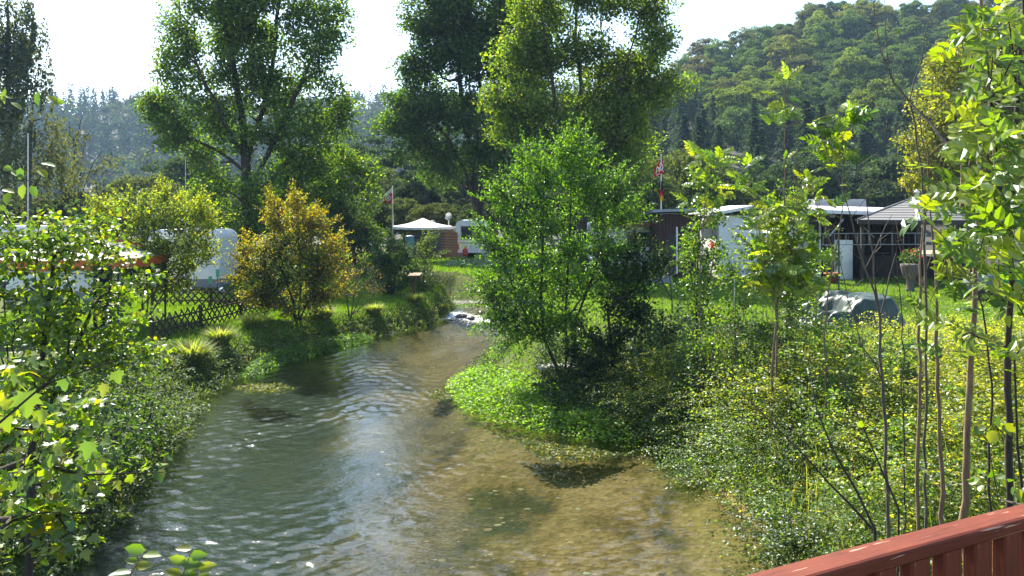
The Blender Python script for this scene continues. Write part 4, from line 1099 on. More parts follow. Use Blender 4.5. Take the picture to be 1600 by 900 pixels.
# ---- distant tent, screens, dishes, caravan
hip_tent("white pavilion tent in the distance beside the flagpole", "pavilion_tent", "tent", (-5.95, 53.6), 3.9, 3.6, 1.25, 3.0, 3.55, .12, ROOFW, ROOFW, DARKW, vh=.14)
g = G(); box(g, -4.9, -2.4, 53.0, 55.5, 2.86, 2.93); box(g, -4.9, -2.4, 52.94, 52.99, 2.70, 2.95)
o = tag(g.build("awning_roof", ROOFM), "flat grey awning roof right of the distant white tent", "awning")
for i, x in enumerate((-4.8, -3.6, -2.5)):
    g = G(); box(g, x - .04, x + .04, 53.1, 53.18, 1.2, 2.86); g.build("post", DARKW, o)
g = G(); box(g, -4.9, -2.5, 55.3, 55.4, 1.1, 2.86); g.build("back_wall", CREAM, o)
def screen(label, x0, x1, y, z0, z1, mat, arch=.14):
    o = thing("fence_screen", label, "fence", ((x0 + x1) / 2, y, z0), "wooden privacy screens")
    nb = 9; W = x1 - x0
    for k in range(nb):
        za, zb = z0 + (z1 - z0) * k / nb, z0 + (z1 - z0) * (k + 1) / nb - .012
        g = G(); m = 10; V = []
        for i in range(m + 1):
            t = i / m; lift = arch * math.sin(math.pi * t) if k == nb - 1 else 0
            V += [(x0 + W * t, y + .01 * (k % 2), za), (x0 + W * t, y + .01 * (k % 2), zb + lift), (x0 + W * t, y + .03, za), (x0 + W * t, y + .03, zb + lift)]
        F = [[4 * i, 4 * i + 4, 4 * i + 5, 4 * i + 1] for i in range(m)] + [[4 * i + 1, 4 * i + 5, 4 * i + 7, 4 * i + 3] for i in range(m)] + [[4 * i + 2, 4 * i + 3, 4 * i + 7, 4 * i + 6] for i in range(m)]
        g.add(V, F); g.build("board", mat, o)
    for x in (x0 - .04, x1 + .0):
        g = G(); box(g, x, x + .05, y - .02, y + .06, z0 - .3, z1 + .04); g.build("post", mat, o)
Ys = 50.0
def wx(px, Y): return (px - 800) / FPX * Y
screen("dark brown arched wooden screen under the distant tent", wx(648, Ys), wx(679, Ys), Ys, 1.15, 2.62, DARKW)
screen("narrow grey wooden screen between the dark and the orange brown one", wx(681, Ys), wx(694, Ys), Ys + .3, 1.15, 2.66, surf("grey_boards", (.12, .10, .09), (.08, .07, .06), scale=8, rough=.8), .1)
screen("orange brown wooden screen beside the distant caravan", wx(695, Ys), wx(714, Ys), Ys - .2, 1.15, 2.66, ORANGEW, .12)
caravan("white caravan with red tail lights seen from behind in the distance", (wx(738, 51.5), 51.9), 2.0, 3.2, 2.45, 0.0, .98, window=[('-', -.62, .62, 1.3, 2.05)], lights=True, name="touring_caravan")
def dish(label, px, py, Y, r):
    c = P(px, py, Y); o = thing("satellite_dish", label, "dish", (c[0], Y, c[2] - .5), "satellite dishes")
    g = G(); n = 16; rings = 4; V = [(c[0], Y + .10, c[2])]
    for k in range(1, rings + 1):
        f = k / rings
        for t in np.linspace(0, 6.283, n, endpoint=False):
            V.append((c[0] + r * f * math.cos(t) * .8, Y + .10 - .10 * f * f + .04 * math.cos(t), c[2] + r * f * math.sin(t)))
    F = [[0, 1 + i, 1 + (i + 1) % n] for i in range(n)] + [[1 + k * n + i, 1 + (k + 1) * n + i, 1 + (k + 1) * n + (i + 1) % n, 1 + k * n + (i + 1) % n] for k in range(rings - 1) for i in range(n)]
    g.add(V, F); g.build("reflector", GREYP if r > .3 else METAL, o, smooth=True)
    g = G(); tube(g, [(c[0], Y + .1, c[2] - .1), (c[0], Y + .15, c[2] - .9)], .03, 6); g.build("mast", METAL, o)
    g = G(); tube(g, [(c[0], Y + .05, c[2] - r * .9), (c[0] - .18, Y - .3, c[2] - r * .5)], .015, 5); box(g, c[0] - .22, c[0] - .14, Y - .36, Y - .27, c[2] - r * .5 - .04, c[2] - r * .5 + .05); g.build("receiver_arm", METAL, o)
dish("larger grey satellite dish above the distant awning", 701, 338, 53, .26)
dish("smaller pale satellite dish right of the tent's peak", 676, 348, 55, .2)
c = P(643.5, 370, 50.6); o = thing("rain_barrel", "turquoise rain barrel in front of the dark wooden screen", "barrel", (c[0], 49.6, 1.2))
g = G(); lathe(g, [(.001, 0), (.27, 0), (.31, .4), (.30, 1.0), (.27, 1.22), (.001, 1.22)], (c[0], 49.6, 1.2), 16); g.build("body", TEAL, o, smooth=True)
g = G(); lathe(g, [(.29, 1.225), (.29, 1.27), (.12, 1.31), (.001, 1.31)], (c[0], 49.6, 1.2), 16); g.build("lid", METAL, o, smooth=True)
c = (wx(727, 49), 48.9, 1.28); o = thing("gas_bottle", "small red gas bottle on the ground behind the distant caravan", "gas bottle", c)
g = G(); lathe(g, [(.001, 0), (.16, 0), (.17, .08), (.17, .36), (.10, .46), (.05, .5), (.001, .5)], c, 14); g.build("body", REDP, o, smooth=True)
g = G(); lathe(g, [(.09, .5), (.10, .6), (.09, .6)], c, 12); g.build("collar", REDP, o)
# paved slope in front of the caravan
g = G()
for i in range(16):
    for j in range(9):
        x = -3.6 + .34 * i + .12 * rng.random(); y = 43.6 + .55 * j + .15 * rng.random()
        z = zl(x, y) + .02; s = .11 + .06 * rng.random(); a = np.sort(rng.random(6) * 6.283)
        top = [(x + s * math.cos(t) * rng.uniform(.8, 1.2), y + s * 1.3 * math.sin(t), z + .03) for t in a]; bot = [(p[0], p[1], z - .06) for p in top]
        g.add(top + bot, [list(range(6))] ); g.add(top + bot, [[k, 6 + k, 6 + (k + 1) % 6, (k + 1) % 6] for k in range(6)])
tag(g.build("gravel", STONE), "scattered pale stones on the slope below the distant caravan", "gravel", kind="stuff")

# ornamental bamboo in a tub, with table
c = P(596, 400, 40); zc = zl(c[0], c[1])
o = thing("potted_bamboo", "round bright green clump of ornamental grass in a green tub", "plant", (c[0], c[1], zc))
g = G(); lathe(g, [(.001, 0), (.26, 0), (.33, .75), (.30, .75), (.28, .7), (.001, .68)], (c[0], c[1], zc), 18); g.build("tub", GREENP, o, smooth=True)
g = G(); m = 2600; az = rng.random(m) * 6.283; el = rng.random(m) ** .7
pos = np.stack([c[0] + .62 * np.sqrt(el) * np.cos(az), c[1] + .62 * np.sqrt(el) * np.sin(az), zc + .72 + 1.1 * (1 - .55 * el) * rng.random(m) ** .5], 1)
dd = norm(np.stack([np.cos(az) * .8, np.sin(az) * .8, .3 - .9 * el + .2 * rng.normal(size=m)], 1)); scatter(g, NARROW, frames(dd, rand_dirs(m)), pos, rng.uniform(.18, .36, m), pal([(3, (.10, .20, .02)), (2, (.15, .25, .025))], m))
g.build("foliage", LEAF, o)
c = P(592, 392, 39.2); z0 = zl(c[0], c[1])
o = thing("garden_table", "white topped garden table in front of the ornamental grass", "table", (c[0], c[1], z0))
g = G(); box(g, c[0] - .35, c[0] + .35, c[1] - .3, c[1] + .3, z0 + .98, z0 + 1.02); g.build("table_top", WHITE, o)
for sx in (-1, 1):
    for sy in (-1, 1):
        g = G(); tube(g, [(c[0] + sx * .3, c[1] + sy * .25, z0 - .02), (c[0] + sx * .28, c[1] + sy * .22, z0 + .98)], .02, 6); g.build("leg", GREENP, o)

# bird table on the far lawn
c = P(648, 430, 29.5); z0 = zl(c[0], c[1])
o = thing("bird_table", "small tilted board on a post at the edge of the far lawn", "bird table", (c[0], c[1], z0))
g = G(); tube(g, [(c[0], c[1], z0 - .2), (c[0], c[1], c[2])], .04, 8); g.build("post", FENCEW, o)
g = G(); V = []
for dz in (0, .03):
    V += [(c[0] - .24, c[1] - .16, c[2] - .03 + dz), (c[0] + .20, c[1] - .16, c[2] - .02 + dz), (c[0] + .25, c[1] + .2, c[2] + .05 + dz), (c[0] - .19, c[1] + .2, c[2] + .04 + dz)]
g.add(V, [[3, 2, 1, 0], [4, 5, 6, 7], [0, 1, 5, 4], [1, 2, 6, 5], [2, 3, 7, 6], [3, 0, 4, 7]]); g.build("board", RAWW, o)

# ---- right side buildings
def zr(y): return 1.0
# caravan under a timber roof, brown shed
caravan("white caravan parked under a timber roof left of the brown shed", (wx(985, 40), 40.2), 4.6, 2.2, 2.45, 0, 1.0, window=[('-', -.2, 1.2, 1.3, 1.95)])
g = G(); box(g, wx(940, 39), wx(1031, 39), 38.2, 41.4, 3.42, 3.50); o = tag(g.build("timber_roof", ROOFM), "flat roof with a raw timber edge over the caravan by the brown shed", "roof shelter")
g = G(); box(g, wx(940, 38.1), wx(1030, 38.1), 38.1, 38.19, 3.30, 3.51); g.build("fascia_board", RAWW, o)
for px in (942, 1024):
    g = G(); box(g, wx(px, 38.3), wx(px, 38.3) + .1, 38.25, 38.35, .9, 3.42); g.build("post", BROWNW, o)

x0, x1 = wx(1030, 36), wx(1088, 36)
o = thing("brown_shed", "dark red brown timber shed with a flat grey roof below the flags", "shed", ((x0 + x1) / 2, 37.2, 1.0))
nb = 11
for i in range(nb):
    a, b_ = x0 + (x1 - x0) * i / nb, x0 + (x1 - x0) * (i + 1) / nb - .012
    g = G(); box(g, a, b_, 36.0 + .012 * (i % 2), 36.05, .9, 3.86 - .0 * i); g.build("plank", BROWNW, o)
for x in (x0 + .03, x1 - .03):
    g = G(); box(g, x - .03, x + .03, 36.052, 38.6, .9, 3.84); g.build("wall", BROWNW, o)
g = G(); box(g, x0 + .06, x1 - .06, 38.5, 38.56, .9, 3.8); g.build("wall", BROWNW, o)
g = G(); V = [(x0 - .35, 35.6, 3.95), (x1 + .3, 35.6, 4.02), (x1 + .3, 39, 3.9), (x0 - .35, 39, 3.84)]; V += [(p[0], p[1], p[2] + .12) for p in V]
g.add(V, [[3, 2, 1, 0], [4, 5, 6, 7], [0, 1, 5, 4], [1, 2, 6, 5], [2, 3, 7, 6], [3, 0, 4, 7]]); g.build("roof", ROOFM, o)
g = G(); box(g, x0 + .75, x0 + .82, 35.94, 35.99, 1.2, 3.3); g.build("door_post", WHITE, o)
g = G(); box(g, x0 + .25, x0 + .7, 35.96, 35.99, 1.1, 3.0); g.build("door", DARKW, o)

# deck and chairs left of the shed
o = thing("timber_deck", "low dark timber deck with a pale edge in front of the caravan", "deck", (wx(1000, 33), 34, 1.0))
for i in range(14):
    y = 32.6 + .16 * i; g = G(); box(g, wx(960, 33), wx(1046, 33), y, y + .148, 1.32, 1.36); g.build("plank", DARKW, o)
g = G(); box(g, wx(960, 33), wx(1046, 33), 32.55, 32.597, 1.1, 1.37); g.build("edge_board", GREYP, o)
for k, (px, Y) in enumerate([(1007, 33.6), (1022, 33.9), (992, 34.0)]):
    x = wx(px, Y); z = 1.36
    o = thing("garden_chair", ("grey garden chair on the deck, middle of three", "grey garden chair on the deck nearest the brown shed", "grey garden chair on the deck farthest from the brown shed")[k], "chair", (x, Y, z), "grey garden chairs on the deck")
    g = G(); box(g, x - .24, x + .24, Y - .22, Y + .22, z + .42, z + .46); g.build("seat", GREYP, o)
    g = G(); pts = [(x - .24, Y - .24, z + .46), (x - .25, Y - .32, z + .85), (x - .15, Y - .35, z + 1.0), (x + .15, Y - .35, z + 1.0), (x + .25, Y - .32, z + .85), (x + .24, Y - .24, z + .46)]
    tube(g, pts, .022, 6)
    for s in (-.12, 0, .12): tube(g, [(x + s, Y - .24, z + .46), (x + s, Y - .35, z + .99)], .014, 5)
    g.build("backrest", GREYP, o)
    for sx in (-1, 1):
        for sy in (-1, 1):
            g = G(); tube(g, [(x + sx * .21, Y + sy * .19, z + .42), (x + sx * .25, Y + sy * .24, z)], .018, 6); g.build("leg", GREYP, o)

# clapboard cabin
x0, x1 = wx(1122, 37), wx(1205, 37)
o = thing("clapboard_cabin", "white clapboard cabin with a pale roof behind the leafy saplings", "cabin", ((x0 + x1) / 2, 38, 1.0))
for k in range(14):
    z0 = 1.3 + .17 * k; g = G(); box(g, x0, x1, 36.9 - .0, 37.0 + .02 * 0, z0, z0 + .166)
    V = g.V[0]; V[:4, 1] -= .022 * (V[:4, 1] < 36.95)
    g.build("plank", WHITE, o)
g = G(); box(g, x0 - .02, x1 + 2.3, 37.005, 40.5, .95, 3.66); g.build("wall", WHITE, o)
g = G(); V = [(x0 - .5, 36.4, 3.92), (wx(1180, 36.4), 36.4, 4.28), (wx(1305, 36.4), 36.4, 3.85)]; V = V + [(p[0], p[1], p[2] - .14) for p in V]
W = V + [(p[0], 41.0, p[2]) for p in V]
g.add(W, [[0, 1, 4, 3], [1, 2, 5, 4], [0, 6, 7, 1], [1, 7, 8, 2], [3, 4, 10, 9], [4, 5, 11, 10], [0, 3, 9, 6], [2, 8, 11, 5]]); g.build("roof", ROOFW, o)
g = G(); box(g, x0 + .1, x1 + 2.2, 36.96, 37.06, 3.66, 3.80); g.build("gable_board", WHITE, o)
g = G(); box(g, x0 + 1.92, x0 + 2.05, 36.8, 36.88, .95, 3.6); g.build("corner_post", WHITE, o)
g = G(); box(g, x0 + 2.45, x0 + 3.3, 36.96, 36.99, 1.0, 2.9); g.build("door", GREYP, o)

# open store with a long pale roof
x0, x1 = wx(1278, 36), wx(1432, 36)
o = thing("open_store", "dark open fronted store under a long white roof edge", "shed", ((x0 + x1) / 2, 38, 1.0))
g = G(); V = [(wx(1255, 35.2), 35.2, 3.93), (wx(1412, 35.2), 35.2, 3.80), (wx(1412, 40.5), 40.5, 4.0), (wx(1255, 40.5), 40.5, 4.13)]; V += [(p[0], p[1], p[2] + .16) for p in V]
g.add(V, [[3, 2, 1, 0], [4, 5, 6, 7], [0, 1, 5, 4], [1, 2, 6, 5], [2, 3, 7, 6], [3, 0, 4, 7]]); g.build("roof", ROOFW, o)
nb = 22
for i in range(nb):
    a = x0 + (x1 - x0) * i / nb; g = G(); box(g, a, a + (x1 - x0) / nb - .015, 39.4 + .015 * (i % 2), 39.45, .9, 3.9); g.build("plank", DARKIN, o)
for x in (x0, x1):
    g = G(); box(g, x - .04, x + .04, 36.0, 39.39, .9, 3.8); g.build("wall", DARKIN, o)
for px in (1291, 1342, 1392):
    g = G(); box(g, wx(px, 35.5), wx(px, 35.5) + .12, 35.45, 35.57, .9, 3.82); g.build("post", DARKW, o)
for (a, za, b_, zb) in ((1336, 3.65, 1366, 2.85), (1296, 2.9, 1318, 3.65)):
    g = G(); tube(g, [(wx(a, 35.4), 35.4, za), (wx(b_, 35.4), 35.4, zb)], .035, 6); g.build("brace", METAL, o)
g = G(); box(g, wx(1300, 39), wx(1385, 39), 41.2, 43.2, 3.4, 4.62)
tag(g.build("flat_roof_block", ROOFM), "grey flat roofed block showing above the long white roof", "building")

# fridge-like cupboard, pot, bicycles
x = wx(1312, 34.5)
o = thing("white_cupboard", "tall white cupboard at the open store's front", "cupboard", (x + .3, 34.8, 1.0))
g = G(); box(g, x, x + .58, 34.55, 35.1, .95, 2.75); g.build("body", WHITE, o)
g = G(); box(g, x + .02, x + .56, 34.52, 34.547, 1.02, 2.70); d = g.build("door", WHITE, o)
g = G(); box(g, x + .06, x + .09, 34.49, 34.518, 1.6, 2.0); g.build("handle", METAL, d)
c = np.array([wx(1300, 33.4), 33.4, zl(wx(1300, 33.4), 33.4)])
o = thing("flower_pot", "terracotta pot with a leafy plant in front of the white cupboard", "plant pot", c)
g = G(); lathe(g, [(.001, 0), (.22, 0), (.30, .36), (.33, .36), (.33, .44), (.28, .44), (.26, .38), (.001, .36)], c, 18); g.build("pot", TERRA, o, smooth=True)
g = G(); m = 420; pos = blob(m, c + (0, 0, 1.1), .42, 1.3); scatter(g, OVAL, frames(rand_dirs(m), norm(rng.normal(size=(m, 3)) + (0, 0, .8))), pos, rng.uniform(.07, .14, m), pal([(2, (.05, .11, .03)), (1, (.10, .16, .04))], m)); g.build("foliage", LEAF, o)
g = G(); [tube(g, [c + (0, 0, .36), c + (.1 * s, .05 * s, .9), c + (.22 * s, -.1 * s, 1.35)], [.012, .008, .004], 5) for s in (-1, .3, 1)]; g.build("stem", GREENM, o)

def bicycle(label, x, y, z, rz, mat):
    o = thing("bicycle", label, "bicycle", (x, y, z), "bicycles in the open store"); o.rotation_euler[2] = rz; ORIG[o.name] = np.zeros(3)
    for cx in (-.52, .52):
        a = np.linspace(0, 6.2832, 25); ring = np.stack([cx + .33 * np.cos(a), 0 * a, .34 + .33 * np.sin(a)], 1)
        g = G(); tube(g, ring, .018, 6, cap=False); w = g.build("wheel", BLACKM, o)
        g = G(); [tube(g, [(cx, 0, .34), (cx + .32 * math.cos(t), 0, .34 + .32 * math.sin(t))], .003, 3, cap=False) for t in np.linspace(0, 6.283, 14, endpoint=False)]; g.build("spokes", METAL, w)
    g = G()
    for p, q in (((-.52, 0, .34), (-.12, 0, .30)), ((-.12, 0, .30), (-.24, 0, .78)), ((-.52, 0, .34), (-.22, 0, .72)), ((-.23, 0, .74), (.34, 0, .80)), ((-.12, 0, .30), (.36, 0, .70)), ((.32, 0, .90), (.52, 0, .34))):
        tube(g, [p, q], .018, 6)
    g.build("frame", mat, o)
    g = G(); tube(g, [(.32, 0, .88), (.28, 0, 1.02), (.30, -.26, 1.05)], .013, 6); tube(g, [(.28, 0, 1.02), (.30, .26, 1.05)], .013, 6); g.build("handlebar", METAL, o)
    g = G(); tube(g, [(-.24, 0, .78), (-.26, 0, .90)], .013, 6); g.add([(-.40, -.09, .92), (-.40, .09, .92), (-.10, .02, .93), (-.10, -.02, .93), (-.38, -.08, .88), (-.38, .08, .88), (-.12, .02, .90), (-.12, -.02, .90)], [[0, 3, 2, 1], [4, 5, 6, 7], [0, 1, 5, 4], [1, 2, 6, 5], [2, 3, 7, 6], [3, 0, 4, 7]]); g.build("saddle", BLACKM, o)
    return o
bicycle("dark bicycle standing upright in the open store, the one with a pale rim", wx(1377, 36.6), 36.6, 1.05, .9, GREYP)
bicycle("dark bicycle in the open store beside the red flowers", wx(1408, 36.8), 36.8, 1.05, .5, BLACKM)

# shingled pavilion
Yp = 32.6; cx = wx(1458, Yp); cyp = 34.2
o = thing("shingle_pavilion", "open wooden pavilion with a grey shingled roof and white ridge", "pavilion", (cx, cyp, 1.0))
n = 6; Rr = 2.55; ze, za = 3.62, 4.55
ang = [math.radians(60 * k + 8) for k in range(n)]
rows = 9
for k in range(n):
    A_, B_ = (np.array([math.cos(ang[k]), math.sin(ang[k])]) * Rr), (np.array([math.cos(ang[(k + 1) % n]), math.sin(ang[(k + 1) % n])]) * Rr)
    pn = G()
    for j in range(rows):                                       # overlapping shingle courses
        f0, f1 = j / rows, min(1, (j + 1.12) / rows)
        q = [A_ * (1 - f0), B_ * (1 - f0), B_ * (1 - f1), A_ * (1 - f1)]
        zt_ = [ze + (za - ze) * f0 + .03, ze + (za - ze) * f0 + .03, ze + (za - ze) * f1 + .004, ze + (za - ze) * f1 + .004]
        V = [(cx + p[0], cyp + p[1], z) for p, z in zip(q, zt_)] + [(cx + q[0][0], cyp + q[0][1], zt_[0] - .025), (cx + q[1][0], cyp + q[1][1], zt_[0] - .025)]
        pn.add(V, [[0, 1, 2, 3]]); pn.add(V, [[4, 5, 1, 0]])
    pn.build("roof_panel", SHINGLE, o)
    g = G(); tube(g, [(cx + A_[0], cyp + A_[1], ze + .04), (cx, cyp, za + .03)], .06 if k in (4,) else .035, 6); g.build("ridge_cap", WHITE if k == 4 else SHINGLE, o)
    g = G(); p, q = A_ * .995, B_ * .995; g.add([(cx + p[0], cyp + p[1], ze), (cx + q[0], cyp + q[1], ze), (cx + q[0], cyp + q[1], ze - .16), (cx + p[0], cyp + p[1], ze - .16), (cx + p[0] * .985, cyp + p[1] * .985, ze), (cx + q[0] * .985, cyp + q[1] * .985, ze), (cx + q[0] * .985, cyp + q[1] * .985, ze - .16), (cx + p[0] * .985, cyp + p[1] * .985, ze - .16)], [[0, 1, 2, 3], [7, 6, 5, 4], [3, 2, 6, 7]]); g.build("fascia_board", DARKW, o)
    g = G(); p = A_ * .92; box(g, cx + p[0] - .06, cx + p[0] + .06, cyp + p[1] - .06, cyp + p[1] + .06, .85, ze + .01); g.build("post", DARKW, o)
    if k in (0, 1, 2):
        g = G(); p, q = A_ * .9, B_ * .9; V = [(cx + p[0], cyp + p[1], .9), (cx + q[0], cyp + q[1], .9), (cx + q[0], cyp + q[1], 2.0), (cx + p[0], cyp + p[1], 2.0)]; V += [(a * .99 + cx * .01, b_ * .99 + cyp * .01, c_) for a, b_, c_ in V]
        g.add(V, [[0, 1, 2, 3], [7, 6, 5, 4], [3, 2, 6, 7], [0, 4, 5, 1]]); g.build("side_panel", DARKIN, o)
g = G(); tube(g, [(cx + .55, cyp + .8, 4.0), (cx + .55, cyp + .8, 4.78)], .07, 10); lathe(g, [(.12, 4.8), (.12, 4.86), (.001, 4.95)], (cx + .55, cyp + .8, 0), 10); g.build("stove_pipe", METAL, o)

# metal rail in front, washing poles, stump, planter
o = thing("metal_railing", "thin pale metal railing in front of the open store and pavilion", "railing", (wx(1360, 31.5), 31.5, 1.0))
for zz in (3.12, 2.68):
    g = G(); tube(g, [(wx(1272, 31.5), 31.5, zz), (wx(1448, 31.5), 31.5, zz + .02)], .018, 6); g.build("rail", GREYP, o)
for px in np.arange(1286, 1448, 18.0):
    g = G(); tube(g, [(wx(px, 31.5), 31.5, 2.68), (wx(px, 31.5), 31.5, 3.13)], .011, 5); g.build("baluster", GREYP, o)
for px in (1274, 1281, 1446):
    g = G(); tube(g, [(wx(px, 31.5), 31.52, .8), (wx(px, 31.5), 31.52, 3.15)], .03, 6); g.build("post", METAL, o)
for px, pt, Y, mt, lab in [(1310.5, 372, 29.5, GREENM, "dark green washing pole on the lawn before the store"), (1277, 425, 19.5, METAL, "thin grey metal stake beside the tarpaulin"), (1147, 415, 24, METAL, "short pale stake beside the red flowered climber")]:
    x = wx(px, Y); z = zl(x, Y); t = P(px, pt, Y)[2]
    o = thing("garden_pole", lab, "pole", (x, Y, z))
    g = G(); tube(g, [(x, Y, z - .2), (x + .01, Y, (z + t) / 2), (x, Y, t)], .03 if mt is GREENM else .022, 7); g.build("pole", mt, o)
    g = G(); lathe(g, [(.001, .0), (.034, .0), (.034, .04), (.001, .06)], (x, Y, t), 8); g.build("cap", mt, o)
x, Y = wx(1236, 20), 20.0; z = zl(x, Y)
o = thing("wooden_post", "thick dark wooden post with a flat board and a pale stone on top", "post", (x, Y, z))
g = G(); tube(g, [(x, Y, z - .2), (x + .02, Y, z + .6), (x, Y, 1.95)], [.20, .17, .16], 10); g.build("post", FENCEW, o)
g = G(); box(g, x - .2, x + .42, Y - .2, Y + .2, 1.952, 1.985); g.build("board", STONE, o)
g = G(); lathe(g, [(.001, 0), (.12, .01), (.13, .06), (.07, .11), (.001, .12)], (x, Y, 1.987), 10); tag(g.build("garden_stone", STONE), "pale rounded stone lying on the dark wooden post", "stone")

x, Y = wx(1422, 30), 30.0; z = zl(x, Y)
o = thing("stone_planter", "grey stone planter with red flowers in front of the pavilion", "planter", (x, Y, z))
g = G(); lathe(g, [(.001, 0), (.2, 0), (.14, .1), (.12, .45), (.26, .62), (.34, .95), (.34, 1.02), (.28, 1.0), (.001, .95)], (x, Y, z), 14); g.build("urn", surf("dull_stone", (.13, .115, .10), (.08, .07, .06), scale=8, rough=.9, bump=.4), o, smooth=True)
g = G(); m = 260; pos = blob(m, np.array([x, Y, z + 1.32]), .38, .8); scatter(g, OVAL, frames(rand_dirs(m), rand_dirs(m)), pos, rng.uniform(.07, .12, m), pal([(2, (.05, .10, .02))], m)); g.build("foliage", LEAF, o)
g = G(); m = 22; pos = blob(m, np.array([x + .02, Y - .1, z + 1.45]), .34, .7); scatter(g, KITE, frames(rand_dirs(m), rand_dirs(m)), pos, rng.uniform(.07, .11, m), pal([(1, (.5, .02, .03))], m)); g.build("flowers", LEAF_DULL, o)

x, Y = wx(1538, 27), 27.0; z = zl(x, Y)
o = thing("lying_barrel", "blue grey barrel lying on its side in the grass by the near saplings", "barrel", (x, Y, z))
a = np.linspace(0, 6.283, 18, endpoint=False); V = []
for xx, rr in ((-.55, .001), (-.55, .30), (-.3, .34), (.3, .34), (.55, .30), (.55, .001)): V += [(x + xx, Y + rr * math.cos(t), 1.62 + rr * math.sin(t)) for t in a]
g = G(); g.add(V, [[k * 18 + i, k * 18 + (i + 1) % 18, (k + 1) * 18 + (i + 1) % 18, (k + 1) * 18 + i] for k in range(5) for i in range(18)]); g.build("body", GREYP, o, smooth=True)
g = G(); box(g, x - .5, x + .5, Y - .3, Y + .3, z - .1, 1.33); g.build("cradle", DARKW, o)
x, Y = wx(1598, 26), 26.0; z = zl(x, Y)
o = thing("green_cart", "bright green garden cart partly behind the leaves at the frame's edge", "cart", (x, Y, z))
g = G(); V = [(x - .45, Y - .3, 1.55), (x + .55, Y - .3, 1.55), (x + .55, Y + .3, 1.55), (x - .45, Y + .3, 1.55), (x - .62, Y - .4, 2.05), (x + .7, Y - .4, 2.05), (x + .7, Y + .4, 2.05), (x - .62, Y + .4, 2.05)]
g.add(V, [[3, 2, 1, 0], [0, 1, 5, 4], [1, 2, 6, 5], [2, 3, 7, 6], [3, 0, 4, 7]]); g.build("tray", GREENP, o)
for s in (-1, 1):
    t = np.linspace(0, 6.2832, 17); g = G(); tube(g, np.stack([x + .1 + .26 * np.cos(t), 0 * t + Y + s * .36, z + .27 + .26 * np.sin(t)], 1), .05, 6, cap=False); g.build("wheel", BLACKM, o)
g = G(); tube(g, [(x + .1, Y - .36, z + .27), (x + .1, Y + .36, z + .27)], .02, 6); tube(g, [(x + .1, Y, z + .27), (x + .1, Y, 1.56)], .03, 6); tube(g, [(x + .6, Y, 1.6), (x + 1.2, Y, 2.1)], .02, 6); g.build("frame", BLACKM, o)

# tarpaulin over garden furniture: a draped sheet with folds
def tarp():
    c = np.array([wx(1320, 21.3), 21.3]); z0 = zl(c[0], c[1]); N = 64
    g = G(); u = np.linspace(-1, 1, N)
    U, Vv = np.meshgrid(u, u)
    X = U * 1.35; Yy = Vv * 1.0
    d = np.maximum(np.abs(U) ** 1, np.abs(Vv))
    ztop = .40 + .36 * sstep(-.32, .02, U + .25 * Vv) - .10 * (U - .3) ** 2 - .10 * Vv ** 2
    drop = sstep(.70, 1.0, d) * .70
    ang = np.arctan2(Vv, U)
    fold = .07 * np.sin(ang * 17 + 2.5 * np.sin(ang * 4)) * sstep(.45, .95, d)
    ridge = lambda a_, b_, f: 1 - np.abs(2 * fbm(a_ * f + 3, b_ * f, 2) - 1) * 2
    wr = .26 * (ridge(U + .6 * Vv, Vv * .5, 2.2) - .5) + .12 * (ridge(U * .6 - Vv, U + Vv, 3.4) - .5) + (fbm(U * 12, Vv * 12, 2) - .5) * .02
    Z = z0 + np.maximum(.03, ztop - drop + wr * (.22 + .9 * sstep(.45, -.5, U)) - .12 * sstep(.1, -.9, U) * sstep(.5, -.7, Vv))
    k = 1 + fold
    V = np.stack([c[0] + X * k * (1 - .10 * sstep(.5, .9, d) * (1 - d)), c[1] + Yy * k, Z], -1).reshape(-1, 3)
    i = (np.arange(N - 1)[:, None] * N + np.arange(N - 1)[None]).ravel()
    g.add(V, np.stack([i, i + 1, i + N + 1, i + N], 1))
    o = g.build("tarpaulin", TARP, smooth=True)
    tag(o, "dark green crumpled tarpaulin covering a low heap on the lawn", "tarpaulin")
tarp()

# flat stone at the foot of the alder, stones in the rapids
def rock(name, label, c, s, mat, seed, cat="stone", group=None):
    r = np.random.default_rng(seed); n, m = 14, 9
    V = []; ph = np.linspace(.02, math.pi - .02, m); th = np.linspace(0, 6.283, n, endpoint=False)
    k = rand_dirs(7, r)
    for p in ph:
        for t in th:
            d = np.array([math.sin(p) * math.cos(t), math.sin(p) * math.sin(t), math.cos(p)])
            rr = 1 - .16 * np.max(d @ k.T) + .07 * r.normal() * math.sin(p)
            V.append(np.asarray(c) + d * rr * s)
    g = G(); g.add(V, [[j * n + i, (j + 1) * n + i, (j + 1) * n + (i + 1) % n, j * n + (i + 1) % n] for j in range(m - 1) for i in range(n)])
    g.add(V[:n], [list(range(n))]); g.add(V[-n:], [list(range(n))[::-1]])
    return tag(g.build(name, mat, smooth=False), label, cat, group)
c = P(868, 571, 17.9); rock("flat_stone", "pale flat stone slab behind the alder's foot", (c[0], c[1], c[2] - .05), np.array([.5, .25, .09]), surf("white_stone", (.42, .41, .38), (.3, .29, .27), scale=8, rough=.9, bump=.4), 3)
WET = surf("wet_stone", (.05, .045, .035), (.03, .028, .022), scale=9, rough=.35, bump=.5)
for k, (px, py, Y, s, lab) in enumerate([(722, 496, 30.0, .22, "dark wet stone breaking the rapids at the lawn's tip"), (735, 499, 29.6, .16, "small dark stone in the middle of the rapids"), (752, 489, 31.2, .14, "small stone near the far side of the rapids")]):
    c = P(px, py, Y); rock("river_stone", lab, (c[0], c[1], .06), np.array([s * 1.3, s, s * .6]), WET, 40 + k, group="stones in the rapids")
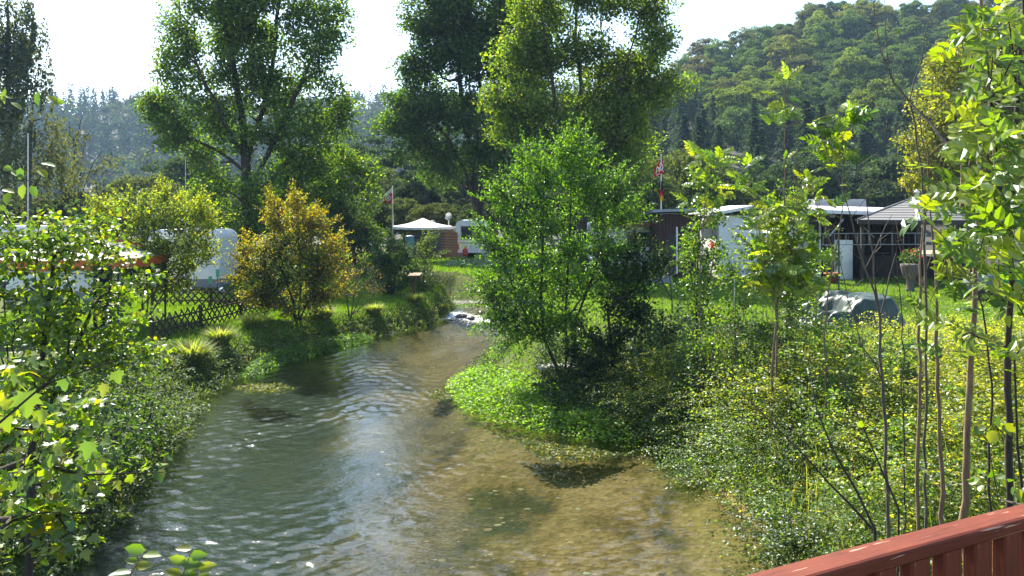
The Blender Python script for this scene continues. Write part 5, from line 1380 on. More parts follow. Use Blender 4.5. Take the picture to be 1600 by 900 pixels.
# ------------------------------------------------------------------ low plants
def carpet(g, xy, L, K, size, palette, h0, tmpl=KITE, rise=.8, spread=.8, drift=None, tone=None):
    """arching leafy twigs rooted at xy; leaves in pairs along each twig"""
    N = len(xy); x, y = xy[:, 0], xy[:, 1]
    z = land_z(x, y) + h0 * np.ones(N)
    az = rng.random(N) * 6.283
    dx, dy = np.cos(az), np.sin(az)
    if drift is not None: dx, dy = dx + drift[0], dy + drift[1]
    Ln = L * rng.uniform(.55, 1.25, N)
    t = (np.arange(K) + .8) / K
    up = rise * rng.uniform(.5, 1.2, N)
    px = x[:, None] + dx[:, None] * spread * Ln[:, None] * t
    py = y[:, None] + dy[:, None] * spread * Ln[:, None] * t
    pz = z[:, None] + Ln[:, None] * (up[:, None] * t - .75 * up[:, None] * t ** 2.2)
    pos = np.stack([px, py, pz], -1) + .012 * rng.normal(size=(N, K, 3))
    fw = norm(np.stack([dx[:, None] * spread + 0 * t, dy[:, None] * spread + 0 * t, up[:, None] * (1 - 1.65 * t ** 1.2)], -1))
    side = norm(np.cross(fw, np.array([0, 0, 1.0])))
    sg = np.where(np.arange(K) % 2 == 0, 1, -1)[None, :, None]
    d = norm(.55 * fw + sg * side + .3 * rng.normal(size=(N, K, 3)))
    nr = norm(np.array([0, 0, .9]) + .55 * rng.normal(size=(N, K, 3)))
    n = N * K
    col = pal(palette, n) if not callable(palette) else palette(pos.reshape(-1, 3))
    if tone is not None: col = col * np.repeat(tone, K)[:, None]
    scatter(g, tmpl, frames(d.reshape(n, 3), nr.reshape(n, 3)), pos.reshape(n, 3), size * rng.uniform(.6, 1.3, n), np.clip(col, .004, .8))
    return g

def in_view(x, y, m=.08): return np.abs(x) < (800 / FPX + m) * y + .3

# grass on the lawns
def blades(g, xy, h, w, palette):
    n = len(xy); z = land_z(xy[:, 0], xy[:, 1]); a = rng.random(n) * 6.283
    hh = h * rng.uniform(.5, 1.3, n); d = np.stack([np.cos(a), np.sin(a)], 1) * (w / 2)
    lean = rng.normal(size=(n, 2)) * .45 * hh[:, None]
    b = np.concatenate([xy, (z - .01)[:, None]], 1)
    V = np.stack([b - np.concatenate([d, 0 * z[:, None]], 1), b + np.concatenate([d, 0 * z[:, None]], 1), b + np.concatenate([lean, hh[:, None]], 1)], 1)
    g.add(V.reshape(-1, 3), np.arange(3 * n).reshape(-1, 3), pal(palette, n))
def sample(n, x0, x1, y0, y1, cond):
    xy = np.stack([rng.uniform(x0, x1, n), rng.uniform(y0, y1, n)], 1)
    return xy[cond(xy[:, 0], xy[:, 1], river_sd(xy[:, 0], xy[:, 1])) & in_view(xy[:, 0], xy[:, 1])]
LAWN = [(4, (.10, .19, .018)), (3, (.14, .23, .022)), (1.5, (.07, .14, .016)), (.6, (.24, .24, .06))]
g = G()
blades(g, sample(200000, -16, -1.5, 19.5, 37, lambda x, y, s: (s > .5) & (x < 0)), .085, .022, LAWN)
blades(g, sample(60000, -14, 4, 36, 54, lambda x, y, s: (s > .5)), .11, .04, LAWN)
blades(g, sample(190000, 0, 22, 13.5, 36, lambda x, y, s: (s > .4)), .085, .024, LAWN)
tag(g.build("grass", GRASS), "short sunlit lawn grass on both sides of the stream", "grass", kind="stuff")

# long grass and dry stalks along both banks
g = G()
def long_blades(xy, h, w, palette):
    n = len(xy); z = land_z(xy[:, 0], xy[:, 1]); a = rng.random(n) * 6.283; hh = h * rng.uniform(.4, 1.25, n)
    b = np.stack([xy[:, 0], xy[:, 1], z - .02], 1); o1 = np.stack([np.cos(a), np.sin(a), 0 * a], 1); s1 = np.stack([-np.sin(a), np.cos(a), 0 * a], 1) * w / 2
    mid = b + o1 * (.18 * hh)[:, None] + np.array([0, 0, 1.0]) * (.62 * hh)[:, None]; tip = b + o1 * (.55 * hh)[:, None] + np.array([0, 0, 1.0]) * (.92 * hh * rng.uniform(.6, 1.1, n))[:, None]
    V = np.stack([b - s1, b + s1, mid + s1 * .8, mid - s1 * .8, tip], 1).reshape(-1, 3); i5 = np.arange(n)[:, None] * 5; c = pal(palette, n)
    g.add(V, i5 + np.array([[0, 1, 2, 3]]), c); g.add(V, i5 + np.array([[3, 2, 4]]), c)
RANK = [(4, (.09, .15, .028)), (3, (.14, .20, .035)), (1.4, (.26, .24, .10)), (1, (.22, .16, .08))]
long_blades(sample(26000, -11, -1.9, 9, 36, lambda x, y, s: (s > -.1) & (s < np.where(y > 19.5, .4, 1.0)) & (x < -1.9)), .34, .014, RANK)
long_blades(sample(9000, -3.2, 6, 11, 38, lambda x, y, s: (s > 0) & (s < .7) & (x > -1.7) & (y < 27)), .36, .014, RANK)
long_blades(sample(9000, 2.4, 9, 4, 17, lambda x, y, s: (s > .3)), .75, .010, RANK)
tag(g.build("rank_grass", GRASS), "rank long grass and dry stalks along both banks of the stream", "grass", kind="stuff")

# stones of the gravel bar
g = G(); xy = sample(9000, -5.5, 3.2, 8, 26, lambda x, y, s: (s < -.05) & (x + .17 * y > 1.2 - 1.6 * rng.random(len(x))))[:700]
m = len(xy); a = np.linspace(0, 6.283, 7, endpoint=False); sz = .012 + .045 * rng.random(m) ** 4
z = land_z(xy[:, 0], xy[:, 1]); rad = rng.uniform(.75, 1.2, (m, 7)); rot = rng.random(m) * 6.283
ring = np.stack([np.cos(a + rot[:, None]) * rad * sz[:, None] * 1.25, np.sin(a + rot[:, None]) * rad * sz[:, None], np.zeros((m, 7))], -1) + np.stack([xy[:, 0], xy[:, 1], z + .002], 1)[:, None]
top = ring * 1.0; cen_ = np.stack([xy[:, 0], xy[:, 1], z], 1)[:, None]; top = cen_ + (ring - cen_) * .62; top[..., 2] += (sz * .18)[:, None]
V = np.concatenate([ring, top], 1).reshape(-1, 3); i14 = np.arange(m)[:, None, None] * 14; k7 = np.arange(7)
F = np.stack([k7, (k7 + 1) % 7, 7 + (k7 + 1) % 7, 7 + k7], 1)[None] + i14
cs = pal([(3, (.26, .17, .08)), (2, (.33, .23, .12)), (2, (.15, .10, .05)), (.6, (.36, .30, .22))], m)
g.add(V, F.reshape(-1, 4), np.repeat(cs, 7, 0)); g.add(V, (7 + k7)[None] + i14[:, 0], cs)
PEB = surf("pebble", (.8, .8, .8), (.6, .6, .6), scale=30, rough=.8)
_nt = PEB.node_tree; _b = _nt.nodes["Principled BSDF"]; _a = _n(_nt, "ShaderNodeAttribute", attribute_name="tint"); _nt.links.new(_a.outputs["Color"], _b.inputs["Base Color"])
tag(g.build("river_gravel", PEB), "brown pebbles lying on the gravel bar under the clear water", "gravel", kind="stuff")

# evergreen ground cover sweeping down the near right bank
def xr(y): return np.interp(y, [p[1] for p in RIGHT_BANK[::-1]], [p[0] for p in RIGHT_BANK[::-1]])
def cover_col(p, yel):
    a = pal([(3, (.075, .13, .036)), (2, (.12, .17, .055)), (1, (.045, .085, .026))], len(p)); b = pal([(4, (.23, .245, .032)), (3, (.31, .295, .038)), (2, (.12, .17, .03)), (.4, (.36, .29, .03))], len(p))
    return np.where(rng.random((len(p), 1)) < yel[:, None], b, a)
cen, tries = [], 0                                       # separate low shrubs, each a fan of arching sprays
while len(cen) < 360 and tries < 30000:
    tries += 1
    y = 2.8 + 13.2 * rng.random() ** .9; x = rng.uniform(2.2, 11.5)
    if y > 15.0 + 1.1 * math.sin(x * .9) - .1 * x or abs(x) > .73 * y + .4: continue
    if all((x - a_) ** 2 + (y - b_) ** 2 > (.33 + .010 * y) ** 2 for a_, b_ in cen): cen.append((x, y))
cen = np.array(cen); sd = river_sd(cen[:, 0], cen[:, 1]); cen = cen[sd > .02]; sd = sd[sd > .02]
g = G(); print("cover shrubs", len(cen))
for (x, y), s_ in zip(cen, sd):
    big = rng.uniform(.65, 1.35); N = int(72 * big)
    base = np.array([x, y]) + rng.normal(size=(N, 2)) * .10 * big
    yel = float(np.clip((x - xr(y) - .6) / 1.5 + .9 * (fbm(np.array([x * .6]), np.array([y * .6]))[0] - .5) + .15 * rng.normal(), .03, .9))
    hgt = (.05 + (.5 + .3 * float(sstep(6, 9, y))) * big * float(sstep(0, 1.0, s_))) * rng.random(N) ** .8
    tn = (.72 + .5 * rng.random()) * (.75 + .45 * hgt / (hgt.max() + .01))
    broad = rng.random() < .22; tone_ = rng.uniform(.6, 1.35)
    if broad:                                             # coarser herbs between the fine leaved shrubs
        carpet(g, base[:N // 2], .55 * big, 13, .068, [(3, (.07, .13, .03)), (2, (.11, .18, .035)), (1, (.16, .21, .04))], hgt[:N // 2] * 1.1, tmpl=OVAL, rise=.9, spread=.6, tone=np.full(N // 2, tone_))
    else:
        carpet(g, base, .62 * big, 21, .038 * rng.uniform(.75, 1.3), lambda p, q=yel: cover_col(p, np.full(len(p), q)), hgt, rise=.62, spread=.95, tone=np.full(N, tone_))
    if rng.random() < .5: carpet(g, base[:5], 1.15 * big, 34, .036, lambda p, q=yel: cover_col(p, np.full(len(p), q)), .25, rise=1.1, spread=.6)
tag(g.build("ground_cover", LEAF, smooth=False), "small leaved yellow green ground cover spilling down the near bank to the water", "shrubs", kind="stuff")

# rough herbs of the left bank
n = 26000
xy = np.stack([rng.uniform(-11, -1.8, n), rng.uniform(8.0, 36, n)], 1)
sd = river_sd(xy[:, 0], xy[:, 1])
keep = (sd > -.18) & (sd < .62 + 1.5 * (xy[:, 1] < 19.5)) & (xy[:, 0] < -1.9) & in_view(xy[:, 0], xy[:, 1])
xy = xy[keep]; near = xy[:, 1] < 21; print("bank herbs", len(xy), near.sum())
HERB = [(3, (.05, .095, .026)), (2, (.085, .14, .035)), (1.4, (.13, .17, .06)), (.7, (.03, .06, .018))]
g = G()
nx = xy[near][:4200]
carpet(g, nx, .50, 15, .062, HERB, rng.uniform(.0, 1, len(nx)) * (.5 - .46 * sstep(14, 17, nx[:, 1])), rise=1.0, spread=.55)
carpet(g, xy[~near][:3600], .30, 12, .060, HERB + [(3, (.12, .19, .035)), (2, (.18, .24, .06))], rng.uniform(-.05, .04, len(xy[~near][:3600])), rise=1.0, spread=.5)
tag(g.build("bank_undergrowth", LEAF_DULL), "tangled nettles and herbs overhanging the left bank of the stream", "undergrowth", kind="stuff")
n = 9000
xy = np.stack([rng.uniform(-3.2, 1.8, n), rng.uniform(18.5, 39, n)], 1); sd = river_sd(xy[:, 0], xy[:, 1])
xy = xy[(sd > np.where(xy[:, 1] > 27, .15, -.1)) & (sd < .7) & (xy[:, 1] < 34) & (xy[:, 0] > np.interp(xy[:, 1], [18, 30, 36, 39], [-2, -1.4, -2.3, -3.4]))]
g = G(); carpet(g, xy[:1500], .38, 12, .06, HERB + [(2, (.12, .2, .025))], rng.uniform(-.02, .15, len(xy[:1500])), rise=1.0, spread=.5)
n = 9000
xy = np.stack([rng.uniform(-.5, 5.5, n), rng.uniform(12.2, 19.5, n)], 1); sd = river_sd(xy[:, 0], xy[:, 1])
xy = xy[(sd > .25) & (xy[:, 0] > .6)]
carpet(g, xy[:2600], .5, 14, .06, [(3, (.025, .05, .016)), (2, (.045, .08, .02)), (1, (.08, .12, .03))], rng.uniform(0, .35, len(xy[:2600])), rise=1.0, spread=.6)
tag(g.build("shore_undergrowth", LEAF_DULL), "dark herbs along the right shore under the alder and up to the rapids", "undergrowth", kind="stuff")

# pale grass tussocks
for k, (px, py, Y, s, lab) in enumerate([(345, 552, 20.5, .5, "pale shaggy grass tussock below the lattice fence's near end"), (398, 540, 22.5, .5, "pale shaggy grass tussock below the lattice fence's middle"),
                                    (648, 478, 29.3, .45, "pale grass tussock on the lawn below the bird table"), (585, 512, 27.0, .4, "grass tussock at the water's edge below the bare shrub"), (690, 492, 30.6, .32, "grass tussock at the lawn's tip by the rapids"),
                                    (505, 528, 24.9, .5, "grass tussock overhanging the water under the golden shrub"), (300, 570, 18.8, .6, "grass tussock at the bank behind the near bushes")]):
    x = wx(px, Y); z = zl(x, Y); m = 900
    o = thing("grass_tussock", lab, "grass tuft", (x, Y, z), "grass tussocks on the left bank")
    a = rng.random(m) * 6.283; R = s * .32 * rng.random(m) ** .5
    b = np.stack([x + R * np.cos(a), Y + R * np.sin(a), np.full(m, z - .03)], 1)
    g = G(); hh = s * rng.uniform(.5, 1.1, m)
    d1 = norm(np.stack([np.cos(a) * .5 + .3 * rng.normal(size=m), np.sin(a) * .5 + .3 * rng.normal(size=m), np.ones(m)], 1))
    mid = b + d1 * hh[:, None] * .6; d2 = norm(d1 + np.stack([np.cos(a) * .55, np.sin(a) * .55, -.35 + .3 * rng.normal(size=m)], 1)); tip = mid + d2 * hh[:, None] * .55
    w = np.stack([-np.sin(a), np.cos(a), 0 * a], 1) * .011
    V = np.stack([b - w, b + w, mid + w, mid - w, tip], 1).reshape(-1, 3); i5 = np.arange(m)[:, None] * 5
    c = pal([(3, (.20, .24, .09)), (2, (.14, .20, .04)), (2, (.32, .31, .17))], m)
    g.add(V, (i5 + np.array([[0, 1, 2, 3]])), c); g.add(V, (i5 + np.array([[3, 2, 4]])), c)
    g.build("blades", GRASS, o)

# watercress mat and floating weed
def mat_patch(name, label, outline, z0, h, n, size, palette, mat, flat, kind="stuff", cat="water plants", zjit=.03, tmpl=OVAL):
    q = np.array([[wx(px, 5024. / (py - HOR)), 5024. / (py - HOR)] for px, py in outline])
    lo, hi = q.min(0), q.max(0); pts = rng.uniform(lo, hi, (n * 4, 2))
    ins = np.zeros(len(pts), bool); dist = np.full(len(pts), 9.0)
    for (ax, ay), (bx, by) in zip(q, np.roll(q, -1, 0)):
        c = ((ay > pts[:, 1]) != (by > pts[:, 1])) & (pts[:, 0] < (bx - ax) * (pts[:, 1] - ay) / (by - ay + 1e-12) + ax); ins ^= c
        t = np.clip(((pts[:, 0] - ax) * (bx - ax) + (pts[:, 1] - ay) * (by - ay)) / ((bx - ax) ** 2 + (by - ay) ** 2 + 1e-9), 0, 1)
        dist = np.minimum(dist, np.hypot(pts[:, 0] - ax - t * (bx - ax), pts[:, 1] - ay - t * (by - ay)))
    ok = ins & ((dist > .15) | (rng.random(len(pts)) < .15 + 5 * dist))
    pts, dist = pts[ok][:n], dist[ok][:n]; m = len(pts)
    prof = sstep(0, .55, dist)
    lump = .55 + .9 * fbm(pts[:, 0] * 3.2, pts[:, 1] * 3.2)
    z = z0 + h * prof * lump * (rng.random(m) ** .35) + zjit * rng.normal(size=m) * (h > .05)
    pos = np.concatenate([pts, z[:, None]], 1)
    nr = norm(np.array([0, 0, flat]) + rng.normal(size=(m, 3)) * .55); dd = rand_dirs(m); dd[:, 2] *= .3
    g = G(); scatter(g, tmpl, frames(norm(dd), nr), pos, size * rng.uniform(.6, 1.3, m), pal(palette, m))
    return tag(g.build(name, mat), label, cat, kind=kind)
mat_patch("watercress", "bright green watercress mat growing out into the stream below the alder", [(694, 606), (706, 590), (760, 578), (820, 572), (865, 590), (900, 620), (960, 650), (1004, 668), (1005, 695), (950, 694), (870, 682), (780, 662), (722, 642), (706, 622)],
          .02, .25, 15000, .062, [(4, (.15, .265, .018)), (3, (.19, .31, .022)), (2, (.10, .20, .016)), (.6, (.06, .12, .015))], LEAF, 1.0)
mat_patch("watercress", "small bright green watercress clump upstream of the large mat", [(745, 575), (762, 552), (800, 545), (850, 560), (850, 575), (790, 584)], .03, .3, 4000, .06, [(4, (.14, .25, .018)), (3, (.10, .20, .016))], LEAF, 1.0)
mat_patch("watercress", "green watercress fringe at the water's edge under the golden shrub", [(370, 590), (380, 570), (450, 550), (520, 535), (580, 525), (585, 534), (520, 550), (440, 572), (395, 592)], .02, .26, 5200, .06, [(4, (.07, .15, .016)), (3, (.10, .19, .02)), (2, (.045, .10, .016))], LEAF, 1.0)
WEED = [(3, (.14, .155, .018)), (2, (.10, .13, .018)), (1.5, (.17, .17, .025)), (1, (.06, .08, .014))]
for lab, outl, n in [("yellowish water weed floating off the lower edge of the watercress", [(800, 684), (870, 692), (960, 704), (1000, 706), (965, 714), (900, 722), (850, 720), (826, 706)], 2600),
                  ("small green weed patch trailing left of the watercress", [(660, 618), (680, 606), (705, 606), (712, 622), (690, 628)], 900), ("green weed patch under the water near the left bank", [(358, 606), (385, 598), (440, 598), (468, 606), (440, 615), (390, 616)], 1500),
                  ("weed patch just upstream of the watercress", [(718, 588), (735, 580), (790, 578), (760, 590)], 700)]:
    mat_patch("water_weed", lab, outl, -.014, .022, n, .06, WEED, LEAF_DULL, 3.0, tmpl=NARROW if n > 1e9 else KITE)

# ------------------------------------------------------------------ foreground foliage with leaves of their own
def tint_meshes(name, tmpl, cols, mat):
    out = []
    for c in cols:
        g = G(); g.add(tmpl[0], tmpl[1], np.array([c])); out.append(g.mesh(name, mat, smooth=True))
    return out
MAPLE_M = tint_meshes("maple_leaf", MAPLE, [(.13, .20, .018), (.17, .23, .02), (.09, .16, .018), (.21, .24, .022), (.06, .12, .016), (.22, .20, .02)], LEAF_SHINY)
HAZEL_T = (np.array([[0, 0, 0], [.26, .12, .03], [.42, .40, .06], [.34, .72, .05], [0, 1.05, -.08], [-.34, .72, .05], [-.42, .40, .06], [-.26, .12, .03], [0, .4, -.02]]), np.array([[8, i, (i + 1) % 8] for i in range(8)]))
OVAL_M = tint_meshes("oval_leaf", OVAL, [(.12, .19, .018), (.16, .22, .02), (.08, .15, .018), (.20, .22, .022)], LEAF_SHINY)
HAZEL_M = tint_meshes("hazel_leaf", HAZEL_T, [(.12, .19, .018), (.16, .22, .02), (.08, .15, .018), (.20, .22, .022), (.055, .11, .016)], LEAF_SHINY)

def leafy(name, label, cat, stems, clumps, per, rc, size, tmpl, meshes, palette, rbase, n_obj=300, r0=.003, bark=BARK, mat=None, up=.9, flat=.6, bf=.3):
    """shrub whose largest leaves are objects; the rest is one part"""
    stems = [np.array(s, float) for s in stems]
    Pn, par, tips = grow(stems, clumps, bf)
    o = thing(name, label, cat, stems[0][0])
    limb_mesh(Pn, par, r0, rbase, n=5).build("branches", bark, o, smooth=True)
    pos, dd, nr = [], [], []
    for c in clumps:
        m = int(per * rng.uniform(.6, 1.4)) + 1
        p = blob(m, c, rc * rng.uniform(.7, 1.3), flat); pos.append(p)
        dd.append(norm(norm(p - c) + .5 * rng.normal(size=(m, 3)) + np.array([0, 0, -.35]))); nr.append(norm(rng.normal(size=(m, 3)) * .55 + np.array([0, -.25, up])))
    pos, dd, nr = np.concatenate(pos), np.concatenate(dd), np.concatenate(nr)
    sz = size * rng.uniform(.6, 1.25, len(pos)); M = frames(dd, nr)
    px = pos[:, 0] / pos[:, 1] * FPX + 800; py = HOR - (pos[:, 2] - EYE) / pos[:, 1] * FPX
    vis = (px > -10) & (px < 1610) & (py > -10) & (py < 910) & (pos[:, 1] > .5)
    score = np.where(vis, sz / pos[:, 1], 0); order = np.argsort(-score)
    big, rest = order[:n_obj], order[n_obj:]
    for i in big:
        place("leaf", meshes[int(rng.integers(len(meshes)))], o, M[i] * sz[i], pos[i], np.ones(3) * rng.uniform(.8, 1.2))
    if len(rest):
        g = G(); scatter(g, tmpl, M[rest], pos[rest], sz[rest], pal(palette, len(rest))); tag(g.build("foliage", mat or LEAF_SHINY, o), kind="stuff")
    return o
def boxes(lst, dens):
    """clump points in pixel ellipses at their own distance"""
    out = []
    for px, py, rx, ry, Y, dY in lst:
        n = max(1, int(dens * rx * ry * (Y / FPX) ** 2)); d = rand_dirs(n) * rng.random((n, 1)) ** .4
        out.append(P(px, py, Y) + d * (rx / FPX * Y, dY, ry / FPX * Y))
    return np.concatenate(out)

BRIGHT = [(4, (.13, .20, .018)), (3, (.17, .23, .02)), (2, (.08, .15, .018)), (1.5, (.05, .10, .016)), (.3, (.24, .22, .02))]
# hazel on the left, sunlit from behind
cl = boxes([(60, 368, 46, 26, 6.3, .5), (135, 362, 36, 22, 6.4, .5), (175, 410, 28, 34, 6.5, .5), (0, 380, 30, 30, 6.1, .5), (55, 400, 62, 46, 6.2, .7), (120, 385, 50, 34, 6.4, .6), (20, 470, 52, 50, 6.0, .8), (100, 470, 60, 48, 6.2, .8), (170, 490, 42, 42, 6.6, .6), (60, 550, 70, 46, 6.0, .9), (150, 555, 56, 46, 6.4, .8), (30, 620, 56, 40, 5.8, .8), (200, 540, 22, 26, 6.6, .4)], 540)
cl = np.concatenate([cl, boxes([(60, 345, 80, 14, 6.3, .4), (155, 352, 40, 18, 6.5, .3), (218, 440, 14, 60, 6.6, .3), (225, 530, 16, 50, 6.6, .3), (110, 340, 20, 24, 6.4, .3), (20, 338, 24, 22, 6.2, .3)], 170)])
leafy("hazel_bush", "sunlit yellow green leafy bush in front of the garden tent", "shrub", [[P(40, 900, 6.3) - (0, 0, .9), P(50, 700, 6.2), P(70, 520, 6.2), P(85, 400, 6.2)], [P(50, 700, 6.2), P(110, 560, 6.3), P(150, 470, 6.4)], [P(45, 760, 6.2), P(15, 600, 6.1), P(5, 450, 6.1)]],
      cl, 19, .12, .044, HAZEL_T, HAZEL_M, [(3, (.14, .19, .018)), (2, (.20, .24, .02)), (3, (.08, .14, .018)), (2, (.045, .09, .016))], .03)
# field maple boughs reaching over the water
cl = boxes([(35, 650, 46, 44, 3.3, .35), (105, 640, 44, 30, 3.6, .3), (95, 700, 60, 34, 3.5, .35), (40, 745, 50, 38, 3.3, .35), (120, 755, 46, 26, 3.5, .3), (180, 752, 32, 14, 3.5, .2), (225, 742, 34, 8, 3.5, .12), (60, 800, 60, 24, 3.4, .3), (130, 800, 36, 16, 3.5, .2), (20, 850, 44, 34, 3.2, .3), (110, 840, 36, 16, 3.3, .2), (10, 580, 26, 30, 3.3, .3)], 560)
leafy("field_maple", "lobed maple leaves on boughs hanging over the water in the near corner", "tree", [[P(-160, 1150, 3.6), P(-120, 900, 3.6), P(-60, 760, 3.5), P(40, 720, 3.4), P(130, 742, 3.45), P(255, 738, 3.5)], [P(-60, 760, 3.5), P(30, 680, 3.4), P(110, 640, 3.6)], [P(-90, 820, 3.5), P(20, 810, 3.35), P(150, 800, 3.5)]],
      cl, 12, .085, .045, MAPLE, MAPLE_M, BRIGHT, .022, r0=.002)
# a few nearest maple leaves, large in the picture
o = thing("maple_twig", "few large bright maple leaves on a thin twig closest to the bridge", "twig", P(-40, 700, 2.3))
g = G(); tube(g, [P(-60, 700, 2.3), P(0, 660, 2.3), P(70, 600, 2.3), P(190, 560, 2.5)], [.005, .004, .003, .0015], 5); g.build("stem", BARK, o)
for k, (px, py, s, rx_) in enumerate([(42, 612, .075, 2.9), (8, 650, .05, 2.4), (140, 690, .05, 3.3), (165, 600, .04, 3.4), (180, 580, .04, 2.2), (70, 640, .042, 3.6), (100, 590, .04, 2.8)]):
    d = norm(np.array([math.sin(rx_) * .6, -.25, -.85 + .2 * math.cos(rx_)])); nr = norm(np.array([.2 * math.cos(3 * k), -.8, .45]))
    place("leaf", MAPLE_M[k % 4], o, frames(d[None], nr[None])[0] * s, P(px, py, 2.35))
for nm, lab, pts in [("maple_twig", "short twig with bright leaves poking in at the upper edge beside the birch", [(5, 150), (18, 160), (60, 142), (75, 150), (82, 158), (8, 138)]), ("maple_twig", "short leafy twig poking in beside the bare flagpole", [(5, 262), (18, 266), (32, 262), (60, 265), (65, 255), (36, 288), (48, 290), (4, 296), (14, 300)])]:
    o = thing(nm, lab, "twig", P(-60, pts[0][1] + 20, 3.2)); g = G(); tube(g, [P(-90, pts[0][1] + 10, 3.2), P(0, pts[0][1] + 4, 3.2), P(max(p[0] for p in pts), pts[-1][1] - 10, 3.2)], [.004, .003, .0012], 5); g.build("stem", BARK, o)
    for k, (px, py) in enumerate(pts):
        d = norm(np.array([.5 + .5 * math.sin(k * 2.1), -.2, -.5 + .4 * math.cos(k * 1.7)])); place("leaf", OVAL_M[k % 4], o, frames(d[None], norm(np.array([[.1, -.7, .6]]) + .3 * rng.normal(size=(1, 3))))[0] * rng.uniform(.05, .07), P(px, py, 3.2))
# sprig at the bottom edge
o = thing("willow_sprig", "small leafy sprigs rising at the bottom edge over the water", "sprig", P(250, 1000, 3.0))
for k, st in enumerate([[(185, 940), (205, 895), (228, 860)], [(265, 950), (285, 900), (300, 858)], [(310, 960), (305, 915), (312, 880)]]):
    g = G(); q = [P(a, b, 3.0) for a, b in st]; tube(g, q, [.004, .003, .001], 5); g.build("stem", BARK_TAN, o)
    for j in range(7):
        t = .25 + .75 * j / 6; b = q[0] * (1 - t) + q[2] * t if t < .5 else q[1] * (1 - (t - .5) * 2) + q[2] * (t - .5) * 2
        s = 1 if j % 2 else -1; d = norm(np.array([s * .8, -.1, .35 - .4 * rng.random()])); place("leaf", OVAL_M[(j + k) % 4], o, frames(d[None], norm(np.array([[.1 * s, -.6, .7]]) + .35 * rng.normal(size=(1, 3))))[0] * rng.uniform(.05, .085), b)

# darker bushes of the near left bank
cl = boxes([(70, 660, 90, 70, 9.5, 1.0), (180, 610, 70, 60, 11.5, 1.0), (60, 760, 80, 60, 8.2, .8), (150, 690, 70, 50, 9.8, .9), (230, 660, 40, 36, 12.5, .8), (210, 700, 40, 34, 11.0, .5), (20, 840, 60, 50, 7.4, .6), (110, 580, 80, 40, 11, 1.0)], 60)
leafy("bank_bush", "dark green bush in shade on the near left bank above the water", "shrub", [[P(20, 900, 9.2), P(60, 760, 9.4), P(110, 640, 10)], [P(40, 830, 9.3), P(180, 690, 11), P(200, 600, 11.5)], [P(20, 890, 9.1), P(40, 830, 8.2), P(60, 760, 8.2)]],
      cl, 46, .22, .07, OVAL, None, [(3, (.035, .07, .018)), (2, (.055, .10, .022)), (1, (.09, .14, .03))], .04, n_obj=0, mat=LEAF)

# ------------------------------------------------------------------ ash saplings of the right bank
def ash_leaf(col, seed, ns=5, Ls=(.30, .34, .34, .30, .24)):
    r = np.random.default_rng(seed); g = G(); c = np.array(col)
    rach = lambda t: np.array([0, t, .10 * t - .30 * t * t])
    for k in range(ns):
        t = .30 + .62 * k / (ns - 1) * .95
        for s in (-1, 1):
            L = Ls[k] * r.uniform(.9, 1.1)
            d = norm(np.array([s * .95, .55, -.12 + .1 * r.normal()])); nr = norm(np.array([s * -.15, 0, 1.0]) + .2 * r.normal(size=3))
            M = frames(d[None], nr[None]); scatter(g, OVAL, M, rach(t)[None], np.array([L]), (c * r.uniform(.85, 1.15))[None])
    M = frames(np.array([[0, 1, -.35]]) / 1.06, np.array([[0, .3, 1.0]])); scatter(g, OVAL, M, rach(.94)[None], np.array([.32]), c[None])
    V = []; T = np.linspace(0, .95, 5)
    for t in T: q = rach(t); V += [q + (-.008, 0, 0), q + (.008, 0, 0)]
    g.add(V, [[2 * i, 2 * i + 1, 2 * i + 3, 2 * i + 2] for i in range(4)], c * .8)
    return g.mesh("ash_leaf", LEAF_SHINY)
ASH_M = [ash_leaf(c, k) for k, c in enumerate([(.13, .20, .018), (.18, .235, .02), (.09, .155, .018), (.22, .245, .022), (.06, .115, .016), (.15, .21, .02)])]

ASH_NEAR = [ash_leaf(c, 20 + k, 3, (.42, .46, .42)) for k, c in enumerate([(.12, .19, .018), (.16, .215, .02), (.085, .15, .018), (.19, .225, .022), (.06, .115, .016), (.13, .19, .03)])]

